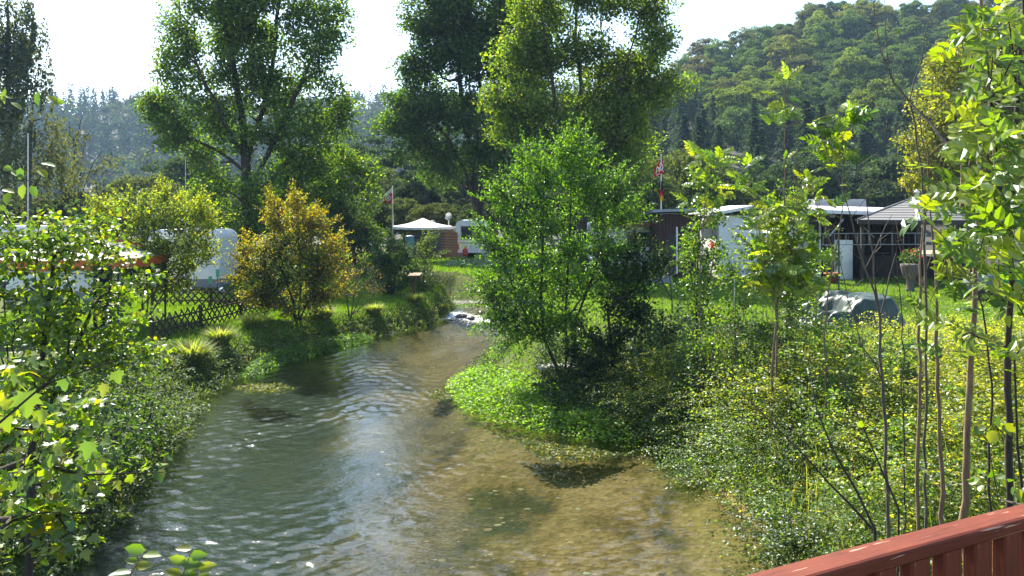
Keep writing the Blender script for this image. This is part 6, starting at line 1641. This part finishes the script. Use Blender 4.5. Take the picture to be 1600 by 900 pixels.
def sapling(name, label, stems, whorls, leaf=.3, bark=BARK_TAN, cat="sapling", group=None, lm=None):
    """stems: lists of (px, py, Y, radius); whorls: (px, py, Y, n, radius scale)"""
    p0 = P(*stems[0][0][:3]); o = thing(name, label, cat, (p0[0], p0[1], min(p0[2], zl(p0[0], p0[1]))), group)
    for k, st in enumerate(stems):
        pts = np.array([P(*q[:3]) for q in st]); rr = [q[3] * .78 for q in st]
        if k == 0: pts = np.concatenate([[[pts[0][0], pts[0][1], zl(pts[0][0], pts[0][1]) - .1]], pts]); rr = [rr[0] * 1.08] + rr
        # wiggle
        P2, R2 = [pts[0]], [rr[0]]
        for a, b, ra, rb in zip(pts[:-1], pts[1:], rr[:-1], rr[1:]):
            L = np.linalg.norm(b - a); m = max(1, int(L / .16))
            for j in range(1, m + 1): P2.append(a + (b - a) * j / m + (rng.normal(size=3) * .009 if j < m else 0)); R2.append((ra + (rb - ra) * j / m) * (1 + .05 * rng.normal()))
        g = G(); tube(g, P2, np.array(R2), 7); g.build("trunk" if k == 0 else "branch", bark, o, smooth=True)
    allp = np.concatenate([np.array([P(*q[:3]) for q in st]) for st in stems])
    tw = G(); nt_ = 0
    for st in stems:                                     # short side twigs, some with a small leaf
        q = np.array([P(*v[:3]) for v in st]); rr = np.array([v[3] for v in st])
        for a, b, ra in zip(q[:-1], q[1:], rr[:-1]):
            for _ in range(int(np.linalg.norm(b - a) / .22)):
                c = a + (b - a) * rng.random(); az = rng.random() * 6.283; L = rng.uniform(.06, .26)
                d = norm(np.array([math.cos(az), math.sin(az), rng.uniform(.3, 1.4)])); e = c + d * L
                tube(tw, [c, c + d * L * .55 + rng.normal(size=3) * .012, e], [min(ra * .5, .004), .0025, .0012], 4, cap=False); nt_ += 1
                if rng.random() < .22:
                    dd_ = norm(d + rng.normal(size=3) * .5); place("leaf", HAZEL_M[int(rng.integers(5))], o, frames(dd_[None], norm(np.array([[.2, -.7, .8]]) + .3 * rng.normal(size=(1, 3))))[0] * rng.uniform(.035, .06), e)
    for w in whorls:
        px, py, Y, n, s = w[:5]; c = P(px, py, Y); k = int(np.linalg.norm(allp - c, axis=1).argmin()); a0 = rng.random() * 6.283
        if np.linalg.norm(allp[k] - c) > .12:
            q = allp[k]; low = q - np.array([0, 0, .1]); tube(tw, [low, (low + c) / 2 - (0, 0, .02), c], [.005, .004, .0025], 5); nt_ += 1
        for j in range(n):
            a = a0 + j * 2.4 + .4 * rng.normal(); el = rng.uniform(-.3, 1.3)
            d = norm(np.array([math.cos(a), math.sin(a) * .8, el])); nr = norm(np.array([-.2 * d[0], -.75, .8]) + .35 * rng.normal(size=3))
            place("leaf", (lm or ASH_M)[int(rng.integers(6))], o, frames(d[None], nr[None])[0] * leaf * s * rng.uniform(.75, 1.15), c + rng.normal(size=3) * (.02, .05, .03), np.ones(3) * rng.uniform(.85, 1.15))
    if nt_: tag(tw.build("twigs", bark, o), kind="stuff")
    return o
def wsc(boxes_, n, k, s):
    out = []
    for (x0, x1, y0, y1, Ya, Yb) in boxes_:
        for _ in range(n): out.append((rng.uniform(x0, x1), rng.uniform(y0, y1), rng.uniform(Ya, Yb), k, s))
    return out
sapling("ash_sapling", "tall slender ash sapling with feathery lime leaves at its tip above the cabin roof", [[(1206, 640, 11.5, .026), (1208, 560, 11.5, .025), (1216, 460, 11.5, .022), (1224, 340, 11.5, .014), (1227, 240, 11.5, .010), (1226, 135, 11.5, .005)], [(1218, 450, 11.5, .012), (1240, 380, 11.4, .010), (1246, 280, 11.4, .007), (1248, 180, 11.4, .003)], [(1216, 460, 11.5, .012), (1195, 400, 11.6, .009), (1178, 320, 11.6, .006), (1166, 262, 11.6, .003)]],
    [(1226, 130, 11.5, 5, .85), (1222, 155, 11.5, 4, .85), (1226, 172, 11.5, 3, .8), (1212, 200, 11.5, 3, .8), (1166, 262, 11.6, 5, .9), (1160, 290, 11.6, 3, .8), (1172, 300, 11.6, 3, .8), (1150, 300, 11.6, 3, .8), (1226, 250, 11.5, 2, .5)] + wsc([(1175, 1270, 315, 400, 11.1, 12.0), (1165, 1265, 390, 470, 11.1, 12.0)], 30, 4, .72), .36)
sapling("ash_sapling", "ash sapling with a broad tuft of lime leaves right of the slender one", [[(1292, 620, 10.6, .016), (1288, 520, 10.6, .014), (1300, 420, 10.6, .012), (1316, 330, 10.6, .009), (1318, 240, 10.6, .007), (1312, 180, 10.6, .004)], [(1304, 400, 10.6, .008), (1280, 330, 10.6, .006), (1262, 280, 10.6, .003)]],
    [(1312, 185, 10.6, 6, .95), (1300, 205, 10.6, 5, .95), (1328, 200, 10.6, 5, .9), (1310, 235, 10.6, 6, .9), (1290, 225, 10.6, 4, .9), (1320, 255, 10.6, 5, .85), (1296, 262, 10.6, 4, .8), (1262, 285, 10.6, 4, .75), (1280, 310, 10.6, 3, .7), (1300, 330, 10.6, 3, .7), (1270, 345, 10.6, 3, .6)], .36)
sapling("ash_sapling", "ash sapling standing up out of the flowering climber beside the cabin", [[(1095, 560, 14.0, .016), (1092, 440, 14.0, .013), (1100, 340, 14.0, .010), (1104, 260, 14.0, .004)]],
    [(1104, 256, 14.0, 5, .95), (1090, 250, 14.0, 4, .9), (1122, 252, 14.0, 4, .9), (1085, 285, 14.0, 4, .8), (1110, 290, 14.0, 4, .85), (1130, 300, 14.0, 3, .8), (1080, 320, 14.0, 4, .8), (1115, 330, 14.0, 4, .8), (1092, 350, 14.0, 3, .8)], .40)
NEARB = [(1540, 1600, 20, 120, 4.2, 5.0), (1530, 1600, 120, 220, 4.2, 5.0), (1540, 1600, 210, 300, 4.2, 5.0), (1500, 1600, 280, 360, 4.3, 5.0), (1520, 1600, 360, 450, 4.4, 5.2)]
sapling("ash_sapling", "near ash sapling crowded with big bright leaves at the frame's edge", [[(1578, 660, 5.6, .030), (1576, 520, 5.6, .028), (1582, 300, 5.5, .025), (1594, 120, 5.5, .020), (1604, -60, 5.5, .016)], [(1580, 380, 5.5, .010), (1560, 260, 5.0, .008), (1545, 130, 4.8, .006), (1532, 20, 4.8, .004)], [(1590, 160, 5.5, .01), (1580, 60, 5.0, .007), (1570, -30, 5.0, .004)]],
    wsc(NEARB, 9, 3, .85) + wsc([(1545, 1600, 440, 560, 4.8, 5.4), (1470, 1560, 470, 560, 5.4, 6)], 5, 2, .8), .225, bark=BARK, lm=ASH_NEAR)
sapling("ash_sapling", "straight tan ash sapling with leaves hanging out before the pavilion roof", [[(1509, 745, 6.1, .033), (1513, 640, 6.1, .032), (1520, 520, 6.1, .026), (1528, 330, 6.1, .021), (1532, 150, 6.1, .018), (1535, -40, 6.1, .015)], [(1526, 380, 6.1, .010), (1500, 300, 5.4, .007), (1470, 262, 5.2, .004)], [(1524, 420, 6.1, .009), (1480, 375, 5.5, .006), (1448, 345, 5.3, .003)], [(1531, 200, 6.1, .008), (1510, 110, 5.6, .006), (1498, 20, 5.5, .003)]],
    [(1450, 345, 5.3, 3, .85), (1470, 268, 5.2, 3, .9), (1440, 332, 5.3, 2, .8), (1500, 400, 5.4, 3, .8), (1480, 395, 5.4, 3, .75), (1495, 110, 5.5, 3, .8), (1500, 60, 5.5, 3, .75), (1508, 150, 5.6, 3, .8), (1495, 330, 5.4, 3, .8), (1450, 480, 5.6, 3, .8), (1495, 455, 5.5, 3, .7), (1478, 435, 5.5, 3, .7), (1515, 250, 5.6, 3, .8), (1498, 200, 5.5, 3, .7)] + wsc([(1480, 1545, 300, 480, 5.3, 5.9), (1490, 1550, 60, 250, 5.3, 5.9)], 8, 3, .8), .225, lm=ASH_NEAR)
for k, (lab, st) in enumerate([
    ("thin bare tan stem left of the straight ash sapling", [[(1474, 770, 5.8, .020), (1468, 640, 5.8, .017), (1464, 500, 5.8, .015), (1458, 380, 5.8, .010), (1450, 250, 5.8, .006), (1437, 170, 5.8, .003)], [(1464, 480, 5.8, .006), (1430, 440, 5.7, .004), (1400, 350, 5.7, .002)]]),
    ("thin straight bare stem right of the tarpaulin", [[(1434, 700, 7.0, .020), (1437, 600, 7.0, .018), (1436, 500, 7.0, .016), (1440, 380, 7.0, .010), (1444, 250, 7.0, .004)], [(1436, 505, 7.0, .007), (1418, 440, 7, .005), (1400, 345, 7, .003)], [(1438, 450, 7.0, .006), (1455, 400, 7, .004), (1480, 340, 7, .002)]]),
    ("pale bare sapling forking into many twigs in front of the tarpaulin", [[(1387, 800, 6.4, .019), (1384, 700, 6.4, .017), (1379, 590, 6.4, .016), (1375, 492, 6.4, .014)], [(1375, 495, 6.4, .011), (1352, 420, 6.4, .009), (1330, 340, 6.4, .006), (1300, 260, 6.4, .004), (1280, 200, 6.4, .002)], [(1375, 495, 6.4, .010), (1365, 400, 6.4, .008), (1352, 300, 6.4, .005), (1340, 235, 6.4, .003)], [(1376, 492, 6.4, .008), (1390, 430, 6.4, .006), (1400, 395, 6.4, .003)], [(1352, 420, 6.4, .006), (1385, 350, 6.4, .004), (1394, 335, 6.4, .002)], [(1380, 600, 6.4, .009), (1345, 540, 6.4, .007), (1325, 470, 6.4, .005), (1310, 400, 6.4, .003)], [(1330, 340, 6.4, .004), (1360, 300, 6.4, .003), (1378, 262, 6.4, .0015)], [(1345, 540, 6.4, .005), (1300, 500, 6.4, .003), (1268, 455, 6.4, .002)]]),
    ("dead forked branch with curved grey twigs against the wooded hillside", [[(1446, 420, 6.6, .014), (1442, 300, 6.6, .012), (1432, 225, 6.6, .010), (1421, 158, 6.6, .010)], [(1421, 158, 6.6, .010), (1396, 128, 6.6, .008), (1376, 80, 6.6, .006), (1366, 20, 6.6, .004), (1362, -30, 6.6, .003)], [(1392, 124, 6.6, .005), (1384, 60, 6.6, .004), (1381, -20, 6.6, .002)], [(1421, 158, 6.6, .007), (1440, 95, 6.6, .006), (1446, 50, 6.6, .004), (1461, 2, 6.6, .002)], [(1396, 128, 6.6, .004), (1397, 75, 6.6, .002)], [(1424, 150, 6.6, .005), (1445, 152, 6.6, .004), (1472, 150, 6.6, .003), (1496, 136, 6.6, .002)], [(1418, 156, 6.6, .004), (1380, 166, 6.6, .003), (1350, 163, 6.6, .0015)], [(1421, 160, 6.6, .012), (1452, 190, 6.4, .013), (1490, 234, 6.2, .015)], [(1447, 182, 6.5, .004), (1400, 200, 6.5, .003), (1362, 204, 6.5, .0015)], [(1396, 128, 6.6, .003), (1410, 98, 6.6, .002), (1420, 88, 6.6, .001)]]),
    ("dark stem leaning left low over the ground cover", [[(1368, 832, 5.6, .013), (1330, 790, 5.6, .011), (1260, 715, 5.7, .008), (1190, 645, 5.9, .005), (1130, 590, 6.2, .002)]]),
    ("dark curved stem rising left from the ground cover above the handrail", [[(1366, 826, 5.5, .012), (1340, 770, 5.6, .011), (1300, 700, 5.7, .008), (1276, 640, 5.8, .006), (1262, 560, 5.9, .003)]]),
    ("thin dark stem bending up beside the bare forked sapling", [[(1404, 795, 5.8, .010), (1380, 740, 5.8, .009), (1345, 660, 5.9, .007), (1318, 600, 6.0, .004), (1300, 545, 6.1, .002)]]),
    ("slender stem with dry twigs leaning right among the saplings", [[(1545, 700, 6.3, .012), (1550, 600, 6.3, .010), (1535, 480, 6.3, .008), (1500, 390, 6.3, .004)]]),
    ("broken grey stake standing in the ground cover left of the tan sapling", [[(1412, 640, 7.6, .009), (1410, 500, 7.6, .006), (1404, 440, 7.6, .005), (1396, 350, 7.6, .003)]]),
]):
    sapling("bare_sapling" if k < 4 else "bent_sapling", lab, st, [], bark=BARK_GREY if k in (2, 3) else (BARK_TAN if k < 4 else BARK), group="bare stems on the right bank")
# extra leaves on the lower right: hazel-like shrub at the frame's corner
cl = boxes([(1585, 600, 26, 40, 5.0, .3), (1560, 680, 46, 30, 5.4, .4), (1590, 730, 26, 30, 5.0, .3), (1520, 720, 40, 26, 5.8, .3), (1590, 500, 26, 40, 5.2, .3), (1570, 450, 40, 34, 5.4, .4)], 90)
leafy("bramble_bush", "pale green broad leaved bush in the corner above the red handrail", "shrub", [[P(1600, 790, 5.2), P(1590, 700, 5.2), P(1585, 560, 5.1)], [P(1560, 780, 5.6), P(1545, 700, 5.6)]], cl, 9, .12, .075, HAZEL_T, HAZEL_M, BRIGHT, .014, n_obj=220)

make_tree("young_ash", "dense leafy young ash filling the view before the clapboard cabin", "sapling", [[(1212, 640), (1214, 520), (1215, 450), (1225, 360)], [(1214, 480), (1190, 410), (1180, 350)], [(1215, 470), (1245, 410), (1255, 360)]],
    [(1205, 425, 42, 36), (1238, 385, 34, 40), (1190, 365, 32, 34), (1250, 430, 26, 30), (1180, 410, 22, 26), (1225, 330, 30, 26)], 11.9, .018, [(4, (.12, .19, .018)), (3, (.17, .225, .02)), (2, (.075, .135, .018)), (1, (.045, .09, .016))], dens=100, per=26, rc=.16, size=.075, tmpl=OVAL, r0=.003, mat=LEAF_SHINY, shoots=60, shoot_len=.35, bark=BARK_TAN)
make_tree("young_elder", "loose leafy young shrub right of the flowering climber", "shrub", [[(1150, 620), (1148, 520), (1150, 430)], [(1149, 540), (1170, 470), (1180, 420)]],
    [(1150, 440, 24, 30), (1165, 480, 28, 34), (1135, 500, 26, 30), (1155, 540, 34, 30), (1190, 520, 26, 30), (1115, 540, 24, 26)], 13.2, .014, [(3, (.09, .15, .025)), (2, (.13, .19, .03)), (2, (.05, .095, .02))], dens=70, per=22, rc=.18, size=.07, tmpl=OVAL, r0=.003, shoots=80, shoot_len=.45, bark=BARK_TAN)
make_tree("young_elder", "loose leafy young shrub before the dark wooden post", "shrub", [[(1262, 620), (1260, 540), (1262, 470)], [(1261, 560), (1285, 500), (1295, 460)]],
    [(1262, 480, 24, 26), (1285, 510, 28, 28), (1245, 530, 26, 28), (1275, 550, 34, 24), (1310, 540, 24, 20)], 12.8, .014, [(3, (.085, .14, .028)), (2, (.12, .175, .035)), (2, (.05, .095, .02))], dens=70, per=18, rc=.18, size=.07, tmpl=OVAL, r0=.003, shoots=70, shoot_len=.45, bark=BARK_TAN)
# climber with red flowers, leafy weeds
make_tree("flowering_climber", "column of dark green climber with a red flower beside the clapboard cabin", "climber", [[(1090, 560), (1088, 480), (1090, 400), (1095, 330)], [(1090, 500), (1110, 430), (1120, 370)]],
    [(1092, 330, 22, 20), (1088, 370, 28, 24), (1110, 350, 18, 20), (1085, 410, 30, 26), (1112, 400, 22, 24), (1090, 455, 30, 26), (1095, 500, 26, 26), (1070, 440, 16, 20), (1100, 285, 22, 26)], 14.5, .02, [(3, (.05, .105, .018)), (2, (.085, .15, .02)), (1.5, (.13, .19, .02)), (1, (.03, .06, .016))], dens=110, per=40, rc=.17, size=.07, tmpl=OVAL, r0=.003, mat=LEAF_SHINY)
c = P(1112, 382, 14.2); g = G(); m = 26; scatter(g, KITE, frames(rand_dirs(m), rand_dirs(m)), blob(m, c, .045, 1), np.full(m, .045), pal([(1, (.55, .02, .02))], m)); tag(g.build("red_flower", LEAF_DULL), "single red flower on the climber beside the cabin", "flower")
for k, (px, py, Y, n, hh, lab) in enumerate([(1062, 640, 14.5, 9, 1.5, "upright leafy weed right of the dark bush"), (1120, 620, 13.6, 9, 1.2, "leafy weed at the foot of the climber"), (1160, 640, 13.0, 9, 1.25, "tall leafy weed left of the slender ash sapling"), (1255, 620, 10.5, 8, 1.1, "leafy weed before the dark wooden post"),
                                        (1030, 660, 14.8, 9, 1.2, "leafy weed leaning over the watercress end"), (1300, 600, 11.0, 7, .9, "leafy weed at the tarpaulin's front edge"), (1180, 560, 13.5, 8, 1.2, "leafy weed in front of the clapboard cabin lawn"), (1055, 560, 14.5, 8, 1.5, "tall pale weed beside the dark bush top"), (1090, 560, 15.2, 8, 1.3, "leafy weed behind the climber's foot"), (1215, 580, 12.6, 10, 1.35, "leafy weed around the slender ash sapling's stem"), (1280, 560, 13.2, 9, 1.2, "leafy weed left of the tarpaulin"), (1335, 590, 12.2, 8, .85, "low leafy weed in front of the tarpaulin"), (1140, 590, 13.8, 9, 1.35, "leafy weed between the climber and the slender sapling"), (1240, 540, 14.2, 9, 1.25, "leafy weed hiding the foot of the dark post"), (1410, 600, 11.8, 7, .8, "low leafy weed right of the tarpaulin")]):
    b = P(px, py, Y); z = zl(b[0], Y)
    o = thing("leafy_weed", lab, "weed", (b[0], Y, z), "leafy weeds on the right bank"); st = G(); lf = G()
    for j in range(n):
        x, y = b[0] + .28 * rng.normal(), Y + .28 * rng.normal(); zz = float(land_z(np.array([x]), np.array([y]))[0]); h = (hh + .35) * rng.uniform(.7, 1.15); ln = rng.normal(size=2) * .16
        top = np.array([x + ln[0], y + ln[1], zz + h]); bot = np.array([x, y, zz - .05]); tube(st, [bot, (bot + top) / 2 + (.02, 0, 0), top], [.006, .005, .002], 4)
        m = 34; t = np.linspace(.25, 1, m); pos = bot + (top - bot) * t[:, None]; a = np.arange(m) * 2.4 + rng.random() * 6
        d = norm(np.stack([np.cos(a), np.sin(a), .35 + 0 * a], 1)); scatter(lf, OVAL, frames(d, norm(np.array([0, 0, 1.0]) + .4 * rng.normal(size=(m, 3)))), pos, .085 * (1.15 - .5 * t) * rng.uniform(.8, 1.2, m), pal([(3, (.075, .13, .03)), (2, (.11, .17, .035)), (1, (.05, .09, .03))], m))
    st.build("stems", GREENM, o); lf.build("foliage", LEAF_SHINY, o)
# ------------------------------------------------------------------ red bridge railing
def red_paint(name="red_paint", grain=(1.6, 34, 34), grain2=(2.0, 60, 60), chip=.65):
    m, nt, b = _new(name)
    b.inputs["Roughness"].default_value = .7; b.inputs["Specular IOR Level"].default_value = .3
    tc = _n(nt, "ShaderNodeTexCoord")
    mp = _n(nt, "ShaderNodeMapping"); mp.inputs["Scale"].default_value = grain
    nt.links.new(tc.outputs["Object"], mp.inputs[0])
    n1 = _n(nt, "ShaderNodeTexNoise", Scale=2.2, Detail=5, Roughness=.6); nt.links.new(mp.outputs[0], n1.inputs["Vector"])
    n2 = _n(nt, "ShaderNodeTexNoise", Scale=5, Detail=6, Roughness=.65); nt.links.new(tc.outputs["Object"], n2.inputs["Vector"])
    r2 = _n(nt, "ShaderNodeValToRGB"); e = r2.color_ramp.elements
    e[0].position = .35; e[0].color = (.125, .024, .010, 1); e[1].position = .7; e[1].color = (.175, .038, .016, 1); nt.links.new(n2.outputs[0], r2.inputs[0])
    r1 = _n(nt, "ShaderNodeMapRange"); r1.inputs[1].default_value = chip; r1.inputs[2].default_value = chip + .02; nt.links.new(n1.outputs[0], r1.inputs[0])
    mx = _n(nt, "ShaderNodeMix", data_type='RGBA'); nt.links.new(r1.outputs[0], mx.inputs[0]); nt.links.new(r2.outputs[0], mx.inputs[6]); mx.inputs[7].default_value = (.62, .36, .27, 1)
    mp3 = _n(nt, "ShaderNodeMapping"); mp3.inputs["Scale"].default_value = grain2; nt.links.new(tc.outputs["Object"], mp3.inputs[0])
    n3 = _n(nt, "ShaderNodeTexNoise", Scale=3.0, Detail=4, Roughness=.7); nt.links.new(mp3.outputs[0], n3.inputs["Vector"])
    r3 = _n(nt, "ShaderNodeValToRGB"); e = r3.color_ramp.elements; e[0].position = .34; e[0].color = (.5, .45, .42, 1); e[1].position = .52; e[1].color = (1, 1, 1, 1); nt.links.new(n3.outputs[0], r3.inputs[0])
    gm = _n(nt, "ShaderNodeMix", data_type='RGBA', blend_type='MULTIPLY'); gm.inputs[0].default_value = .8; nt.links.new(mx.outputs[2], gm.inputs[6]); nt.links.new(r3.outputs[0], gm.inputs[7])
    nt.links.new(gm.outputs[2], b.inputs["Base Color"])
    bp = _n(nt, "ShaderNodeBump", Strength=.25, Distance=.004); nt.links.new(n1.outputs[0], bp.inputs["Height"]); nt.links.new(bp.outputs[0], b.inputs["Normal"])
    return m
REDWOOD = red_paint()
REDUPRIGHT = red_paint("red_paint_upright", (34, 34, 1.6), (60, 60, 2.0), .70)

def railing():
    h = .95; Z = EYE - h
    fp = lambda px, py: np.array([(px - 800) * h / (py - HOR), h * FPX / (py - HOR)])
    A, B = fp(1150, 900), fp(1600, 784.5)
    d = (B - A) / np.linalg.norm(B - A); nrm = np.array([d[1], -d[0]])         # towards the walkway
    if nrm[1] > 0: nrm = -nrm
    W, T = .088, .045
    ang = math.atan2(d[1], d[0])
    O = A.copy()
    root = thing("bridge_railing", "weathered red painted wooden railing of the footbridge", "railing", (O[0], O[1], Z - 1.0))
    root.rotation_euler[2] = ang; ORIG[root.name] = np.zeros(3)
    zt = 1.0
    # local x along the rail, local y away from the walkway (far edge at y = 0)
    def prism(prof, x0, x1, nx):
        V = []; xs_ = np.linspace(x0, x1, nx)
        for x in xs_:
            for (y, z) in prof: V.append((x, y + .0015 * math.sin(3 * x), z + .0012 * math.sin(2.3 * x + y * 9)))
        n = len(prof); F = [[i * n + j, i * n + (j + 1) % n, (i + 1) * n + (j + 1) % n, (i + 1) * n + j] for i in range(nx - 1) for j in range(n)]
        g = G(); g.add(V, F); g.add(V[:n], [list(range(n))[::-1]]); g.add(V[-n:], [list(range(n))]); return g
    c = .009
    prof = [(0 - c, zt), (0, zt - c), (0, zt - T + c), (-c, zt - T), (-W + c, zt - T), (-W, zt - T + c), (-W, zt - c), (-W + .3 * c, zt - .3 * c), (-W + c, zt + .001)]
    prism(prof[::-1], -2.6, 3.6, 40).build("top_rail", REDWOOD, root)
    prof = [(-.012, .16), (-.012, .08), (-W + .012, .08), (-W + .012, .16)]
    prism(prof, -2.6, 3.6, 20).build("bottom_rail", REDWOOD, root)
    wv, gap, th = .082, .058, .042
    gb = G(); y0, y1 = -W + .012, -W + .012 + th
    hw = wv / 2; ch = .004
    V = []
    for z in (.161, zt - T - .001):
        V += [(-hw + ch, y0, z), (hw - ch, y0, z), (hw, y0 + ch, z), (hw, y1 - ch, z), (hw - ch, y1, z), (-hw + ch, y1, z), (-hw, y1 - ch, z), (-hw, y0 + ch, z)]
    gb.add(V, [[i, (i + 1) % 8, 8 + (i + 1) % 8, 8 + i] for i in range(8)]); gb.add(V[:8], [list(range(8))[::-1]]); gb.add(V[8:], [list(range(8))])
    me = gb.mesh("baluster", REDUPRIGHT)
    k = 0; x = -2.5
    # phase so that a board starts where the photograph shows one
    q = fp(1400, 876); off = float(np.dot(q - O, d))
    x = off - math.ceil((off + 2.5) / (wv + gap)) * (wv + gap) + .02
    while x < 3.5:
        o = bpy.data.objects.new("baluster", me); COL.objects.link(o); o.parent = root; o.location = (x, 0, 0); x += wv + gap
    for x in (-2.5, 3.5):
        g = G(); box(g, x - .05, x + .05, -W - .012, -W + .011, -.25, zt - T - .002); g.build("post", REDWOOD, root)
    deck = thing("bridge_deck", "plank deck of the footbridge", "bridge", (O[0], O[1], Z - 1.0)); deck.rotation_euler[2] = ang; ORIG[deck.name] = np.zeros(3)
    tag(deck, kind="structure")
    for i in range(52):
        g = G(); x = -3.6 + .145 * i; box(g, x, x + .135, -2.2, .12, -.06, -.012); g.build("plank", DARKW, deck)
    for y in (-.2, -1.9):
        g = G(); box(g, -6, 6, y - .12, y + .12, -.36, -.062); g.build("beam", DARKW, deck)
    for s in (-6, 5.2):
        g = G(); box(g, s, s + .8, -2.3, .2, -3.2, -.362); g.build("abutment", STONE, deck)
railing()

# ------------------------------------------------------------------ the valley's hazy air
def haze(density):
    m = bpy.data.materials.new("valley_air"); m.use_nodes = True
    nt = m.node_tree; nt.nodes.clear(); out = _n(nt, "ShaderNodeOutputMaterial")
    pv = _n(nt, "ShaderNodeVolumePrincipled"); pv.inputs["Color"].default_value = (.48, .70, 1.0, 1); pv.inputs["Density"].default_value = density
    pv.inputs["Anisotropy"].default_value = .0
    nt.links.new(pv.outputs[0], out.inputs["Volume"])
    g = G(); box(g, -1400, 1400, -70, 2900, -2.5, 125)
    o = g.build("haze", m); tag(o, "thin blue morning haze filling the valley", "haze", kind="stuff")
haze(.0003)
